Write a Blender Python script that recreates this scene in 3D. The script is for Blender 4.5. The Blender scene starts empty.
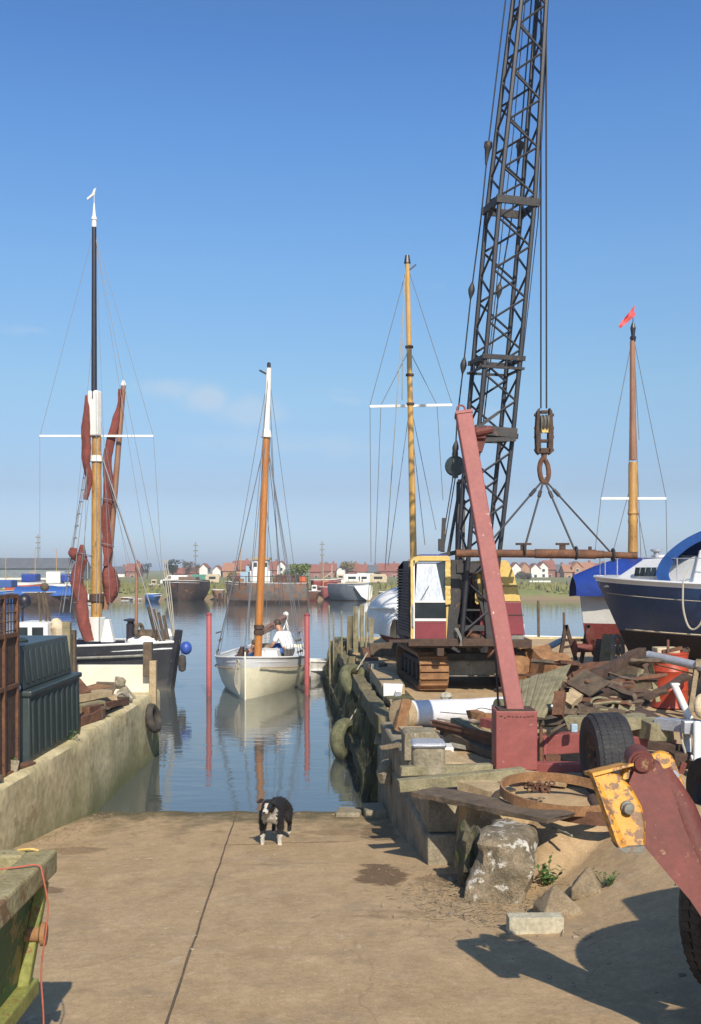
import bpy, bmesh, math, random
from mathutils import Vector, Matrix, noise as mnoise
random.seed(7)
R = math.radians
CZ = 3.43; F = 1000.0; HX = 350.5; HY = 570.0
ZQ = 1.28; ZL = 1.16
V = Vector
sc = bpy.context.scene
COL = sc.collection

def P(px, py, d):
    """a point of the place, d metres away, seen at photo position px, py"""
    return V(((px-HX)*d/F, d, CZ-(py-HY)*d/F))
def G(px, py, z):
    d = (CZ-z)*F/(py-HY)
    return V(((px-HX)*d/F, d, z))
def slip(y): return 1.83-.129*y

# ------------------------------------------------------------ materials
def new_mat(name):
    m = bpy.data.materials.new(name); m.use_nodes = True
    nt = m.node_tree; b = nt.nodes['Principled BSDF']
    return m, nt, b
def c4(c): return (c[0], c[1], c[2], 1)
def mat(name, c1, c2=None, rough=.75, metal=0., scale=6., bump=.15, stretch=(1,1,1), wear=None, wt=.62, ws=None, fine=.25, alg=None, algz=(0.,1.), coat=0., wstretch=None, spec=.5):
    m, nt, b = new_mat(name)
    N = nt.nodes; L = nt.links
    if c2 is None: c2 = tuple(x*.75 for x in c1)
    tc = N.new('ShaderNodeTexCoord'); mp = N.new('ShaderNodeMapping'); mp.inputs['Scale'].default_value = stretch
    L.new(tc.outputs['Object'], mp.inputs['Vector'])
    n1 = N.new('ShaderNodeTexNoise'); n1.inputs['Scale'].default_value = scale; n1.inputs['Detail'].default_value = 7; n1.inputs['Roughness'].default_value = .62
    L.new(mp.outputs['Vector'], n1.inputs['Vector'])
    r = N.new('ShaderNodeValToRGB'); e = r.color_ramp.elements
    e[0].position = .33; e[1].position = .67; e[0].color = c4(c2); e[1].color = c4(c1)
    L.new(n1.outputs['Fac'], r.inputs['Fac'])
    col = r.outputs['Color']
    n2 = N.new('ShaderNodeTexNoise'); n2.inputs['Scale'].default_value = scale*9; n2.inputs['Detail'].default_value = 4
    L.new(mp.outputs['Vector'], n2.inputs['Vector'])
    if fine > 0:
        mr = N.new('ShaderNodeMapRange'); mr.inputs['From Min'].default_value = .3; mr.inputs['From Max'].default_value = .7
        mr.inputs['To Min'].default_value = 1-fine; mr.inputs['To Max'].default_value = 1+fine*.6
        L.new(n2.outputs['Fac'], mr.inputs['Value'])
        mx = N.new('ShaderNodeVectorMath'); mx.operation = 'SCALE'
        L.new(col, mx.inputs[0]); L.new(mr.outputs['Result'], mx.inputs['Scale']); col = mx.outputs['Vector']
    if wear is not None:
        n3 = N.new('ShaderNodeTexNoise'); n3.inputs['Scale'].default_value = ws or scale*1.7; n3.inputs['Detail'].default_value = 8; n3.inputs['Roughness'].default_value = .7
        mp3 = N.new('ShaderNodeMapping'); mp3.inputs['Location'].default_value = (3.1, 7.7, 1.3); mp3.inputs['Scale'].default_value = wstretch or stretch
        L.new(tc.outputs['Object'], mp3.inputs['Vector']); L.new(mp3.outputs['Vector'], n3.inputs['Vector'])
        r3 = N.new('ShaderNodeValToRGB'); r3.color_ramp.elements[0].position = wt-.015; r3.color_ramp.elements[1].position = wt+.02
        L.new(n3.outputs['Fac'], r3.inputs['Fac'])
        mw = N.new('ShaderNodeMix'); mw.data_type = 'RGBA'
        L.new(r3.outputs['Color'], mw.inputs['Factor']); L.new(col, mw.inputs['A']); mw.inputs['B'].default_value = c4(wear); col = mw.outputs['Result']
    if alg is not None:
        ge = N.new('ShaderNodeNewGeometry'); sp = N.new('ShaderNodeSeparateXYZ'); L.new(ge.outputs['Position'], sp.inputs['Vector'])
        ad = N.new('ShaderNodeMath'); ad.operation = 'MULTIPLY_ADD'; ad.inputs[1].default_value = .9; L.new(n1.outputs['Fac'], ad.inputs[0]); L.new(sp.outputs['Z'], ad.inputs[2])
        mr2 = N.new('ShaderNodeMapRange'); mr2.inputs['From Min'].default_value = algz[0]+.45; mr2.inputs['From Max'].default_value = algz[1]+.45
        mr2.inputs['To Min'].default_value = 1; mr2.inputs['To Max'].default_value = 0
        L.new(ad.outputs['Value'], mr2.inputs['Value'])
        ma = N.new('ShaderNodeMix'); ma.data_type = 'RGBA'
        L.new(mr2.outputs['Result'], ma.inputs['Factor']); L.new(col, ma.inputs['A']); ma.inputs['B'].default_value = c4(alg); col = ma.outputs['Result']
    L.new(col, b.inputs['Base Color'])
    b.inputs['Roughness'].default_value = rough; b.inputs['Metallic'].default_value = metal
    b.inputs['Coat Weight'].default_value = coat; b.inputs['Specular IOR Level'].default_value = spec
    if bump > 0:
        bp = N.new('ShaderNodeBump'); bp.inputs['Strength'].default_value = bump; bp.inputs['Distance'].default_value = .03
        ad2 = N.new('ShaderNodeMath'); ad2.operation = 'MULTIPLY_ADD'; ad2.inputs[1].default_value = .35; L.new(n2.outputs['Fac'], ad2.inputs[0]); L.new(n1.outputs['Fac'], ad2.inputs[2])
        L.new(ad2.outputs['Value'], bp.inputs['Height']); L.new(bp.outputs['Normal'], b.inputs['Normal'])
    return m

M = {}
M['concrete'] = mat('concrete', (.34,.29,.205), (.20,.17,.115), .9, scale=2.2, bump=.5, wear=(.12,.10,.07), wt=.66, ws=3)
M['concrete_wall'] = mat('concrete_wall', (.66,.56,.33), (.46,.385,.20), .9, scale=1.1, bump=.6, wear=(.38,.29,.15), wt=.59, ws=1.3, alg=(.17,.18,.07), algz=(.0,.75), wstretch=(1,.5,1))
M['block'] = mat('block', (.33,.285,.20), (.17,.145,.095), .92, scale=4, bump=.6, wear=(.40,.37,.30), wt=.63, ws=26)
M['block_pale'] = mat('block_pale', (.52,.48,.36), (.36,.33,.24), .9, scale=4, bump=.4)
M['panel_white'] = mat('panel_white', (.72,.67,.55), (.64,.59,.47), .8, scale=3, bump=.03, fine=.04)
M['stone'] = mat('stone', (.30,.235,.155), (.10,.085,.052), .95, scale=6.5, bump=1.3, wear=(.52,.49,.42), wt=.56, ws=6)
M['stone_shaded'] = mat('stone_shaded', (.15,.125,.075), (.055,.05,.03), .95, scale=6, bump=1.2, wear=(.09,.10,.035), wt=.56, ws=5)
M['weed'] = mat('weed', (.13,.125,.055), (.045,.045,.022), .95, scale=7, bump=1.0, stretch=(1,1,.35))
M['pile'] = mat('pile', (.25,.20,.12), (.11,.095,.05), .9, scale=9, bump=.8, stretch=(1,1,.15), alg=(.10,.105,.035), algz=(.35,1.5))
M['wood'] = mat('wood', (.31,.24,.15), (.18,.135,.08), .85, scale=7, bump=.4, stretch=(1,1,1), fine=.3)
M['wood_pale'] = mat('wood_pale', (.47,.36,.215), (.31,.23,.13), .8, scale=6, bump=.3)
M['wood_green'] = mat('wood_green', (.30,.265,.16), (.17,.15,.085), .9, scale=5, bump=.5)
M['wood_dark'] = mat('wood_dark', (.16,.115,.075), (.07,.052,.036), .9, scale=6, bump=.5)
M['rust'] = mat('rust', (.19,.085,.042), (.085,.040,.024), .85, scale=8, bump=.5, wear=(.08,.045,.03), wt=.62)
M['rust_orange'] = mat('rust_orange', (.34,.18,.08), (.18,.09,.04), .9, scale=5, bump=.4, wear=(.12,.06,.03), wt=.64)
M['rust_dark'] = mat('rust_dark', (.10,.055,.036), (.045,.03,.022), .85, scale=9, bump=.5)
M['red'] = mat('red_paint', (.30,.085,.075), (.23,.062,.055), .6, scale=3, bump=.08, wear=(.60,.46,.42), wt=.675, ws=9, fine=.12)
M['red_arm'] = mat('red_arm', (.165,.040,.030), (.105,.028,.021), .7, scale=5, bump=.35, wear=(.27,.16,.08), wt=.63, ws=18, fine=.15)
M['red_post'] = mat('red_post', (.42,.10,.10), (.33,.075,.075), .6, scale=3, bump=.05, fine=.1, alg=(.16,.05,.045), algz=(-.1,.35))
M['red_barrel'] = mat('red_barrel', (.46,.062,.025), (.34,.045,.02), .45, scale=5, bump=.06, wear=(.18,.06,.03), wt=.66, ws=9)
M['yellow'] = mat('yellow_paint', (.64,.46,.15), (.54,.37,.10), .6, scale=3, bump=.08, wear=(.24,.11,.03), wt=.66, ws=6, fine=.15)
M['yellow_worn'] = mat('yellow_worn', (.66,.31,.02), (.52,.22,.015), .55, scale=5, bump=.3, wear=(.17,.085,.035), wt=.535, ws=16, fine=.12)
M['maroon'] = mat('maroon_paint', (.23,.035,.045), (.17,.028,.036), .5, scale=3, bump=.06, wear=(.30,.09,.07), wt=.68, ws=6, fine=.12)
M['maroon_dark'] = mat('maroon_dark', (.09,.05,.055), (.05,.035,.04), .6, scale=4, bump=.1)
M['crane_dark'] = mat('crane_dark', (.045,.042,.04), (.024,.023,.024), .6, scale=6, bump=.2, wear=(.14,.08,.045), wt=.62, ws=9)
M['boom_steel'] = mat('boom_steel', (.026,.027,.036), (.016,.017,.023), .55, scale=5, bump=.1, wear=(.10,.06,.04), wt=.66, ws=7)
M['grey_steel'] = mat('grey_steel', (.27,.26,.22), (.14,.135,.11), .7, scale=5, bump=.2, wear=(.16,.09,.045), wt=.6, ws=8)
M['cable'] = mat('cable', (.035,.035,.04), (.02,.02,.024), .6, scale=30, bump=.0, fine=0)
M['wire'] = mat('wire', (.20,.205,.22), (.15,.155,.17), .5, scale=30, bump=0, fine=0)
M['rope'] = mat('rope', (.50,.46,.37), (.34,.31,.24), .9, scale=60, bump=.3, fine=.3)
M['rope_orange'] = mat('rope_orange', (.50,.14,.08), (.38,.10,.06), .8, scale=60, bump=.3)
M['white'] = mat('white_paint', (.78,.77,.73), (.66,.65,.60), .45, scale=3, bump=.03, fine=.06)
M['white_grp'] = mat('white_grp', (.78,.79,.79), (.68,.69,.69), .3, scale=2, bump=.02, fine=.04)
M['cream'] = mat('cream_paint', (.84,.80,.60), (.72,.67,.48), .4, scale=2.2, bump=.03, fine=.08, alg=(.10,.09,.05), algz=(-.42,-.28))
M['bulwark'] = mat('bulwark_paint', (.72,.73,.72), (.60,.61,.60), .4, scale=2, bump=.03, fine=.06)
M['black_hull'] = mat('black_hull', (.035,.035,.04), (.018,.018,.022), .45, scale=2.5, bump=.08, wear=(.15,.14,.13), wt=.67, ws=5, alg=(.14,.13,.10), algz=(-.1,.35))
M['navy'] = mat('navy_hull', (.030,.080,.19), (.022,.060,.145), .38, scale=2, bump=.05, fine=.15, coat=.05, wear=(.07,.10,.17), wt=.66, ws=3)
M['antifoul'] = mat('antifoul', (.045,.028,.025), (.025,.018,.016), .8, scale=4, bump=.2)
M['antifoul_red'] = mat('antifoul_red', (.26,.045,.035), (.17,.035,.03), .8, scale=3, bump=.15)
M['tarp_blue'] = mat('tarp_blue', (.014,.05,.30), (.010,.035,.21), .5, scale=2.5, bump=.35, fine=.12)
M['canvas_blue'] = mat('canvas_blue', (.02,.10,.36), (.014,.07,.26), .7, scale=4, bump=.25, fine=.12)
M['tarp_white'] = mat('tarp_white', (.82,.81,.78), (.70,.69,.66), .6, scale=2.5, bump=.5, fine=.1)
M['mast_varnish'] = mat('mast_varnish', (.50,.20,.045), (.36,.135,.028), .35, scale=4, bump=.05, stretch=(3,3,.4), coat=.3, wear=(.22,.09,.03), wt=.68, ws=6)
M['mast_golden'] = mat('mast_golden', (.60,.36,.09), (.46,.25,.055), .35, scale=4, bump=.05, stretch=(3,3,.4), coat=.3)
M['mast_oiled'] = mat('mast_oiled', (.52,.30,.085), (.30,.15,.04), .5, scale=4, bump=.1, stretch=(3,3,.5), wear=(.14,.07,.03), wt=.62, ws=5, wstretch=(3,3,.8))
M['mast_brown'] = mat('mast_brown', (.33,.17,.10), (.22,.11,.065), .5, scale=4, bump=.1, stretch=(3,3,.5))
M['topmast'] = mat('topmast', (.028,.024,.034), (.018,.016,.024), .4, scale=4, bump=.05)
M['sail_tan'] = mat('sail_tan', (.24,.062,.045), (.13,.034,.027), .9, scale=5, bump=1.0, stretch=(1,1,.5))
M['tank_green'] = mat('tank_green', (.040,.056,.054), (.028,.041,.040), .42, scale=2, bump=.05, fine=.12, wear=(.08,.11,.10), wt=.70, ws=3)
M['rubber'] = mat('rubber', (.030,.030,.033), (.016,.016,.018), .75, scale=8, bump=.25, wear=(.07,.06,.05), wt=.62)
M['rubber_dusty'] = mat('rubber_dusty', (.085,.07,.055), (.03,.027,.025), .85, scale=8, bump=.4)
M['tyre_weedy'] = mat('tyre_weedy', (.17,.17,.09), (.07,.075,.04), .9, scale=7, bump=.6)
M['galv'] = mat('galvanised', (.50,.52,.56), (.36,.38,.42), .4, metal=.35, scale=6, bump=.08)
M['pipe_blue'] = mat('pipe_blue', (.34,.46,.55), (.26,.37,.46), .5, scale=4, bump=.05)
M['pvc_white'] = mat('wrap_white', (.68,.69,.72), (.54,.55,.60), .5, scale=3, bump=.3, fine=.1)
M['glass'] = mat('glass_dark', (.035,.045,.05), (.02,.026,.03), .08, scale=3, bump=0, fine=0, spec=.8)
M['screen'] = mat('screen_reflection', (.62,.66,.72), (.48,.53,.60), .35, scale=3, bump=.1, stretch=(2,2,.5), wear=(.25,.28,.33), wt=.66, ws=6)  # pale colour paints the reflected sky into the cab windscreen
M['skip_green'] = mat('skip_green', (.04,.115,.035), (.03,.065,.025), .6, scale=5, bump=.2, wear=(.22,.17,.05), wt=.52, ws=5)
M['skip_yellow'] = mat('skip_yellow', (.37,.32,.17), (.24,.20,.09), .75, scale=6, bump=.4, wear=(.20,.12,.055), wt=.555, ws=7)
M['skip_rib'] = mat('skip_rib', (.27,.27,.07), (.16,.18,.045), .65, scale=6, bump=.2, wear=(.22,.12,.05), wt=.60)
M['skip_brown'] = mat('skip_brown', (.16,.11,.055), (.09,.065,.035), .8, scale=5, bump=.2)
M['plastic_blue'] = mat('plastic_blue', (.04,.10,.42), (.03,.07,.30), .4, scale=5, bump=.3)
M['orange'] = mat('orange_paint', (.62,.13,.03), (.48,.10,.03), .6, scale=4, bump=.1, wear=(.25,.09,.04), wt=.6)
M['skin'] = mat('skin', (.50,.28,.19), (.44,.24,.16), .6, scale=8, bump=.02, fine=.05)
M['shirt_white'] = mat('shirt_white', (.80,.80,.78), (.70,.70,.69), .85, scale=10, bump=.3, fine=.05)
M['cloth_blue'] = mat('cloth_blue', (.05,.12,.33), (.035,.08,.24), .85, scale=10, bump=.3)
M['trousers'] = mat('trousers', (.12,.11,.10), (.08,.075,.07), .85, scale=10, bump=.3)
M['hair'] = mat('hair', (.10,.065,.04), (.05,.035,.025), .7, scale=20, bump=.4)
M['fur_black'] = mat('fur_black', (.020,.019,.020), (.010,.009,.010), .65, scale=30, bump=.8)
M['fur_white'] = mat('fur_white', (.68,.64,.55), (.52,.48,.40), .8, scale=30, bump=.8)
M['roof_red'] = mat('roof_red', (.30,.105,.065), (.22,.08,.05), .85, scale=.6, bump=.1)
M['roof_orange'] = mat('roof_orange', (.40,.19,.10), (.31,.145,.08), .85, scale=.6, bump=.1)
M['roof_grey'] = mat('roof_grey', (.13,.14,.155), (.10,.105,.12), .8, scale=.6, bump=.1)
M['wall_brick'] = mat('wall_brick', (.32,.14,.09), (.25,.11,.07), .9, scale=.8, bump=.1)
M['wall_orange'] = mat('wall_orange', (.44,.25,.14), (.36,.20,.11), .9, scale=.8, bump=.1)
M['wall_white'] = mat('wall_white', (.74,.72,.67), (.64,.62,.58), .8, scale=.8, bump=.05)
M['shed_green'] = mat('shed_green', (.10,.30,.20), (.08,.24,.16), .6, scale=.8, bump=.05)
M['shed_grey'] = mat('shed_grey', (.20,.23,.24), (.16,.185,.19), .6, scale=.4, bump=.05)
M['leaf_dark'] = mat('leaf_dark', (.055,.062,.03), (.03,.034,.018), .9, scale=1, bump=0, fine=.4)
M['leaf_grey'] = mat('leaf_grey', (.14,.12,.085), (.08,.07,.05), .9, scale=1, bump=0, fine=.4)
M['leaf_lime'] = mat('leaf_lime', (.20,.24,.055), (.13,.17,.035), .9, scale=1, bump=0, fine=.4)
M['leaf_olive'] = mat('leaf_olive', (.27,.21,.07), (.18,.14,.045), .9, scale=1, bump=0, fine=.4)
M['bark'] = mat('bark', (.13,.10,.07), (.08,.06,.04), .9, scale=4, bump=.3)
M['leaf'] = mat('leaf_weed', (.08,.17,.03), (.05,.10,.02), .8, scale=8, bump=0, fine=.3)
M['grass_far'] = mat('reed_grass', (.27,.25,.10), (.16,.17,.06), .95, scale=.3, bump=0, fine=.3)
M['hulk'] = mat('hulk_timber', (.10,.06,.042), (.045,.030,.024), .9, scale=2, bump=.4, wear=(.22,.10,.05), wt=.62, ws=1.5)
M['hulk_grey'] = mat('hulk_grey', (.19,.16,.14), (.09,.08,.07), .85, scale=2, bump=.3, wear=(.22,.11,.06), wt=.52, ws=1.6)
M['slate'] = mat('slate_paint', (.17,.19,.22), (.12,.135,.155), .7, scale=2, bump=.1)
M['blue_paint'] = mat('blue_paint', (.03,.14,.42), (.02,.10,.32), .5, scale=2, bump=.05)
M['pebble'] = mat('pebble', (.38,.32,.23), (.20,.16,.11), .9, scale=12, bump=.3)
M['flag'] = mat('flag_pink', (.72,.13,.13), (.62,.10,.10), .8, scale=8, bump=.2)
M['bag_cream'] = mat('bag_cream', (.60,.50,.34), (.48,.38,.25), .85, scale=5, bump=.5)

# ------------------------------------------------------------ mesh builder
def frame_of(d):
    d = d.normalized(); a = V((0,0,1)) if abs(d.z) < .95 else V((0,1,0))
    u = d.cross(a).normalized(); return d, u, u.cross(d).normalized()
class MB:
    def __init__(s): s.v = []; s.f = []; s.m = []; s.mi = 0
    def add(s, vs, fs):
        o = len(s.v); s.v += [V(x) for x in vs]; s.f += [tuple(i+o for i in f) for f in fs]; s.m += [s.mi]*len(fs); return s
    def obox(s, c, ux, uy, uz):
        c = V(c); ux, uy, uz = V(ux), V(uy), V(uz)
        vs = [c+ux*a+uy*b+uz*e for e in (-1,1) for a, b in ((-1,-1),(1,-1),(1,1),(-1,1))]
        return s.add(vs, [(3,2,1,0),(4,5,6,7),(0,1,5,4),(1,2,6,5),(2,3,7,6),(3,0,4,7)])
    def box(s, c, size, rz=0, rx=0, ry=0):
        m = Matrix.Rotation(rz,3,'Z') @ Matrix.Rotation(ry,3,'Y') @ Matrix.Rotation(rx,3,'X')
        return s.obox(c, m@V((size[0]/2,0,0)), m@V((0,size[1]/2,0)), m@V((0,0,size[2]/2)))
    def cube(s, x0, x1, y0, y1, z0, z1): return s.box(((x0+x1)/2,(y0+y1)/2,(z0+z1)/2), (x1-x0,y1-y0,z1-z0))
    def beam(s, p0, p1, w, h, roll=0):
        p0, p1 = V(p0), V(p1); d, u, n = frame_of(p1-p0)
        if roll: q = Matrix.Rotation(roll,3,d); u = q@u; n = q@n
        return s.obox((p0+p1)/2, (p1-p0)/2, u*w/2, n*h/2)
    def plank(s, p0, p1, w, h, roll=0, seg=7, jit=.006, bend=0., seed=0):
        p0, p1 = V(p0), V(p1); d, u, n = frame_of(p1-p0)
        if roll: q = Matrix.Rotation(roll,3,d); u = q@u; n = q@n
        rr = random.Random(seed*13+5); vs = []; fs = []
        for i in range(seg+1):
            t = i/seg; c = p0.lerp(p1, t) + n*bend*math.sin(t*math.pi)
            j = lambda: rr.uniform(-jit, jit)
            for a, b in ((-1,-1),(1,-1),(1,1),(-1,1)):
                vs.append(c+u*(a*w/2+j())+n*(b*h/2+j()) + (d*rr.uniform(-3,3)*jit if i in (0,seg) else d*0))
        for i in range(seg):
            for k in range(4):
                a = i*4+k; b = i*4+(k+1) % 4; fs.append((a,b,b+4,a+4))
        fs.append((3,2,1,0)); e = seg*4; fs.append((e,e+1,e+2,e+3))
        return s.add(vs, fs)
    def tube(s, p0, p1, r0, r1=None, n=8, cap=True): return s.path([p0,p1], [r0, r0 if r1 is None else r1], n, cap)
    def path(s, pts, r, n=6, cap=True):
        pts = [V(p) for p in pts]; k = len(pts)
        if not isinstance(r, (list,tuple)): r = [r]*k
        vs = []; fs = []; u = None
        for i, p in enumerate(pts):
            t = (pts[min(i+1,k-1)]-pts[max(i-1,0)]).normalized()
            if u is None: _, u, w = frame_of(t)
            else:
                u = (u-t*u.dot(t)).normalized(); w = u.cross(t)
            w = u.cross(t).normalized()
            for a in range(n):
                th = 2*math.pi*a/n; vs.append(p+(u*math.cos(th)+w*math.sin(th))*r[i])
        for i in range(k-1):
            for a in range(n):
                b = (a+1) % n; fs.append((i*n+b, i*n+a, (i+1)*n+a, (i+1)*n+b))
        if cap:
            fs.append(tuple(range(n))); fs.append(tuple((k-1)*n+a for a in reversed(range(n))))
        return s.add(vs, fs)
    def prism(s, poly, vec):
        poly = [V(p) for p in poly]; vec = V(vec); n = len(poly)
        nrm = V((0,0,0))
        for i in range(n): nrm += poly[i].cross(poly[(i+1) % n])
        if nrm.dot(vec) > 0: poly = poly[::-1]
        vs = poly+[p+vec for p in poly]
        return s.add(vs, [tuple(range(n)), tuple(reversed(range(n,2*n)))]+[(i, i+n, (i+1) % n+n, (i+1) % n) for i in range(n)])
    def lathe(s, prof, base, axis=(0,0,1), n=20):
        base = V(base); ax, u, w = frame_of(V(axis)); vs = []; fs = []
        for r, z in prof:
            for a in range(n):
                th = 2*math.pi*a/n; vs.append(base+ax*z+(u*math.cos(th)+w*math.sin(th))*max(r,.0004))
        for i in range(len(prof)-1):
            for a in range(n):
                b = (a+1) % n; fs.append((i*n+a, i*n+b, (i+1)*n+b, (i+1)*n+a))
        fs.append(tuple(reversed(range(n)))); fs.append(tuple((len(prof)-1)*n+a for a in range(n)))
        return s.add(vs, fs)
    def ball(s, c, r, sx=1, sy=1, sz=1, n=12, jit=0, seed=0):
        c = V(c); vs = []; fs = []; k = max(4, n//2)
        for i in range(k+1):
            ph = math.pi*i/k
            for a in range(n):
                th = 2*math.pi*a/n; q = V((math.sin(ph)*math.cos(th), math.sin(ph)*math.sin(th), math.cos(ph)))
                rr = r*(1+jit*mnoise.noise(q*2.2+V((seed*3.3,seed,0)))) if jit else r
                rr = max(rr, 1e-4)
                vs.append(c+V((q.x*sx*rr, q.y*sy*rr, q.z*sz*rr)))
        for i in range(k):
            for a in range(n):
                b = (a+1) % n; fs.append((i*n+a, (i+1)*n+a, (i+1)*n+b, i*n+b))
        return s.add(vs, fs)
    def torus(s, c, axis, RR, r, n=20, m=8, sq=1.0):
        c = V(c); ax, u, w = frame_of(V(axis)); vs = []; fs = []
        for i in range(n):
            th = 2*math.pi*i/n; e = u*math.cos(th)+w*math.sin(th)
            for j in range(m):
                ph = 2*math.pi*j/m; vs.append(c+e*(RR+r*math.cos(ph))+ax*(r*sq*math.sin(ph)))
        for i in range(n):
            for j in range(m):
                a = i*m+j; b = i*m+(j+1) % m; c2 = ((i+1) % n)*m+(j+1) % m; d = ((i+1) % n)*m+j
                fs.append((a,d,c2,b))
        return s.add(vs, fs)
    def sheet(s, rows, thick=None):
        """rows of points joined to a sheet, given a thickness downwards along the normal"""
        n = len(rows[0]); k = len(rows); vs = [V(p) for r in rows for p in r]; fs = []
        for i in range(k-1):
            for j in range(n-1): fs.append((i*n+j, i*n+j+1, (i+1)*n+j+1, (i+1)*n+j))
        if thick:
            t = V(thick); o = len(vs); vs += [v+t for v in vs]; fs += [tuple(reversed([i+o for i in f])) for f in list(fs)]
            rim = [j for j in range(n)] + [i*n+n-1 for i in range(1,k)] + [(k-1)*n+j for j in range(n-2,-1,-1)] + [i*n for i in range(k-2,0,-1)]
            for a, b in zip(rim, rim[1:]+rim[:1]): fs.append((b, a, a+o, b+o))
        return s.add(vs, fs)
    def build(s, name, mats, parent=None, local=False, smooth=False, bev=0., fix=True):
        me = bpy.data.meshes.new(name); off = V((0,0,0))
        if parent is not None:
            if not local:
                p = parent
                while p is not None: off += p.location; p = p.parent
        else:
            if s.v:
                off = V((sum(v.x for v in s.v)/len(s.v), sum(v.y for v in s.v)/len(s.v), min(v.z for v in s.v)))
        me.from_pydata([v-off for v in s.v], [], s.f)
        if not isinstance(mats, (list,tuple)): mats = [mats]
        for m_ in mats: me.materials.append(M[m_] if isinstance(m_, str) else m_)
        if len(mats) > 1: me.polygons.foreach_set('material_index', s.m)
        if fix:
            bm = bmesh.new(); bm.from_mesh(me); bmesh.ops.recalc_face_normals(bm, faces=bm.faces); bm.to_mesh(me); bm.free()
        me.update()
        if smooth:
            me.shade_smooth(); me.set_sharp_from_angle(angle=R(42))
        o = bpy.data.objects.new(name, me); COL.objects.link(o)
        if parent is not None: o.parent = parent
        else: o.location = off
        if bev:
            md = o.modifiers.new('bevel','BEVEL'); md.width = bev; md.segments = 2; md.limit_method = 'ANGLE'; md.angle_limit = R(40)
        return o
def tag(o, label, cat=None, group=None, kind=None):
    if label: o['label'] = label
    if cat: o['category'] = cat
    if group: o['group'] = group
    if kind: o['kind'] = kind
    return o
def thing(name, label, cat, loc=(0,0,0), rz=0, group=None):
    o = bpy.data.objects.new(name, None); COL.objects.link(o); o.location = V(loc); o.rotation_euler = (0,0,rz); o.empty_display_size = .2
    return tag(o, label, cat, group)
def kids(o): return [c for c in bpy.data.objects if c.parent == o]
def dup(root, loc, rz=0, label=None):
    def cp(o, par):
        c = o.copy(); COL.objects.link(c); c.parent = par
        for k in kids(o): cp(k, c)
        return c
    r = cp(root, None); r.location = V(loc); r.rotation_euler = (0,0,rz)
    if label: r['label'] = label
    return r
def one(mb, name, m, label, cat, group=None, **kw): return tag(mb.build(name, m, **kw), label, cat, group)
def lerp(a,b,t): return a+(b-a)*t
def smooth(t): t = max(0,min(1,t)); return t*t*(3-2*t)
def curve_pts(ctrl, n=12):
    """Catmull-Rom through the control points"""
    c = [V(p) for p in ctrl]; c = [c[0]*2-c[1]]+c+[c[-1]*2-c[-2]]; out = []
    for i in range(1,len(c)-2):
        for k in range(n):
            t = k/n; a,b,d,e = c[i-1],c[i],c[i+1],c[i+2]
            out.append(.5*((2*b)+(-a+d)*t+(2*a-5*b+4*d-e)*t*t+(-a+3*b-3*d+e)*t**3))
    out.append(c[-2]); return out
# ------------------------------------------------------------ setting
def qx(y):  # the water face of the right-hand quay
    return .74-.064*(y-9.64)
def gh(x, y):
    s = slip(y) if y < 24 else -1.3
    s = max(s, -1.3)
    if y < -3: s = slip(-3)
    # left quay
    if x < -3.74: return max(ZL, s if y < 4.4 else -9) + .02*mnoise.noise(V((x*1.3,y*1.3,0))) if y < 18.75 else -1.4
    hi = max(ZQ, s) if y < 5 else ZQ
    if y > 9.2:
        e = qx(y)+.3
        if y > 31.5: return -1.4
        t = 1.0 if x > e else 0.0
    else:
        t = smooth((x-1.35)/1.3)
        t2 = smooth((y-8.0)/1.1); t = max(t, t2*smooth((x-1.15)/.7))
    z = lerp(s, hi, t)
    z += .012*mnoise.noise(V((x*2.1,y*2.1,3)))+.006*mnoise.noise(V((x*7,y*7,5)))
    if t > .05: z += .03*mnoise.noise(V((x*.9,y*.9,9)))*t - .01*t
    return z
xs = [-60,-40,-25,-15,-10,-8,-6,-5,-4.5,-4.0,-3.78,-3.70]
x = -3.6
while x < 3.2: xs.append(x); x += .085
while x < 9: xs.append(x); x += .25
xs += [10,12,15,20,30,45,70]
ys = [-25,-12,-6,-3,-1,0,1,2,2.6]
y = 3.0
while y < 11.5: ys.append(y); y += .085
while y < 18.6: ys.append(y); y += .17
ys += [18.74,18.78]
y = 19
while y < 31.4: ys.append(y); y += .4
ys += [31.45,31.55,34,40,60,108,113,116,120,130,160,220,300,420,600,900,1500,3000]
EXT = {'x': xs}
def far_h(x, y):
    if y < 113: return -1.4
    b = smooth((y-113.5)/6)
    return lerp(-1.4 if y < 113.5 else -.25, 1.15+.25*mnoise.noise(V((x*.05,y*.05,0))), b)
mb = MB()
xs2 = [-1500,-700,-400,-200,-120]+xs+[120,200,400,700,1500]
rows = []
for yy in ys:
    row = []
    for xx in xs2:
        z = gh(xx, yy) if yy <= 31.5 else -1.4
        if yy > 60: z = far_h(xx, yy)
        row.append((xx, yy, z))
    rows.append(row)
n = len(xs2)
mb.sheet(rows)

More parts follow.
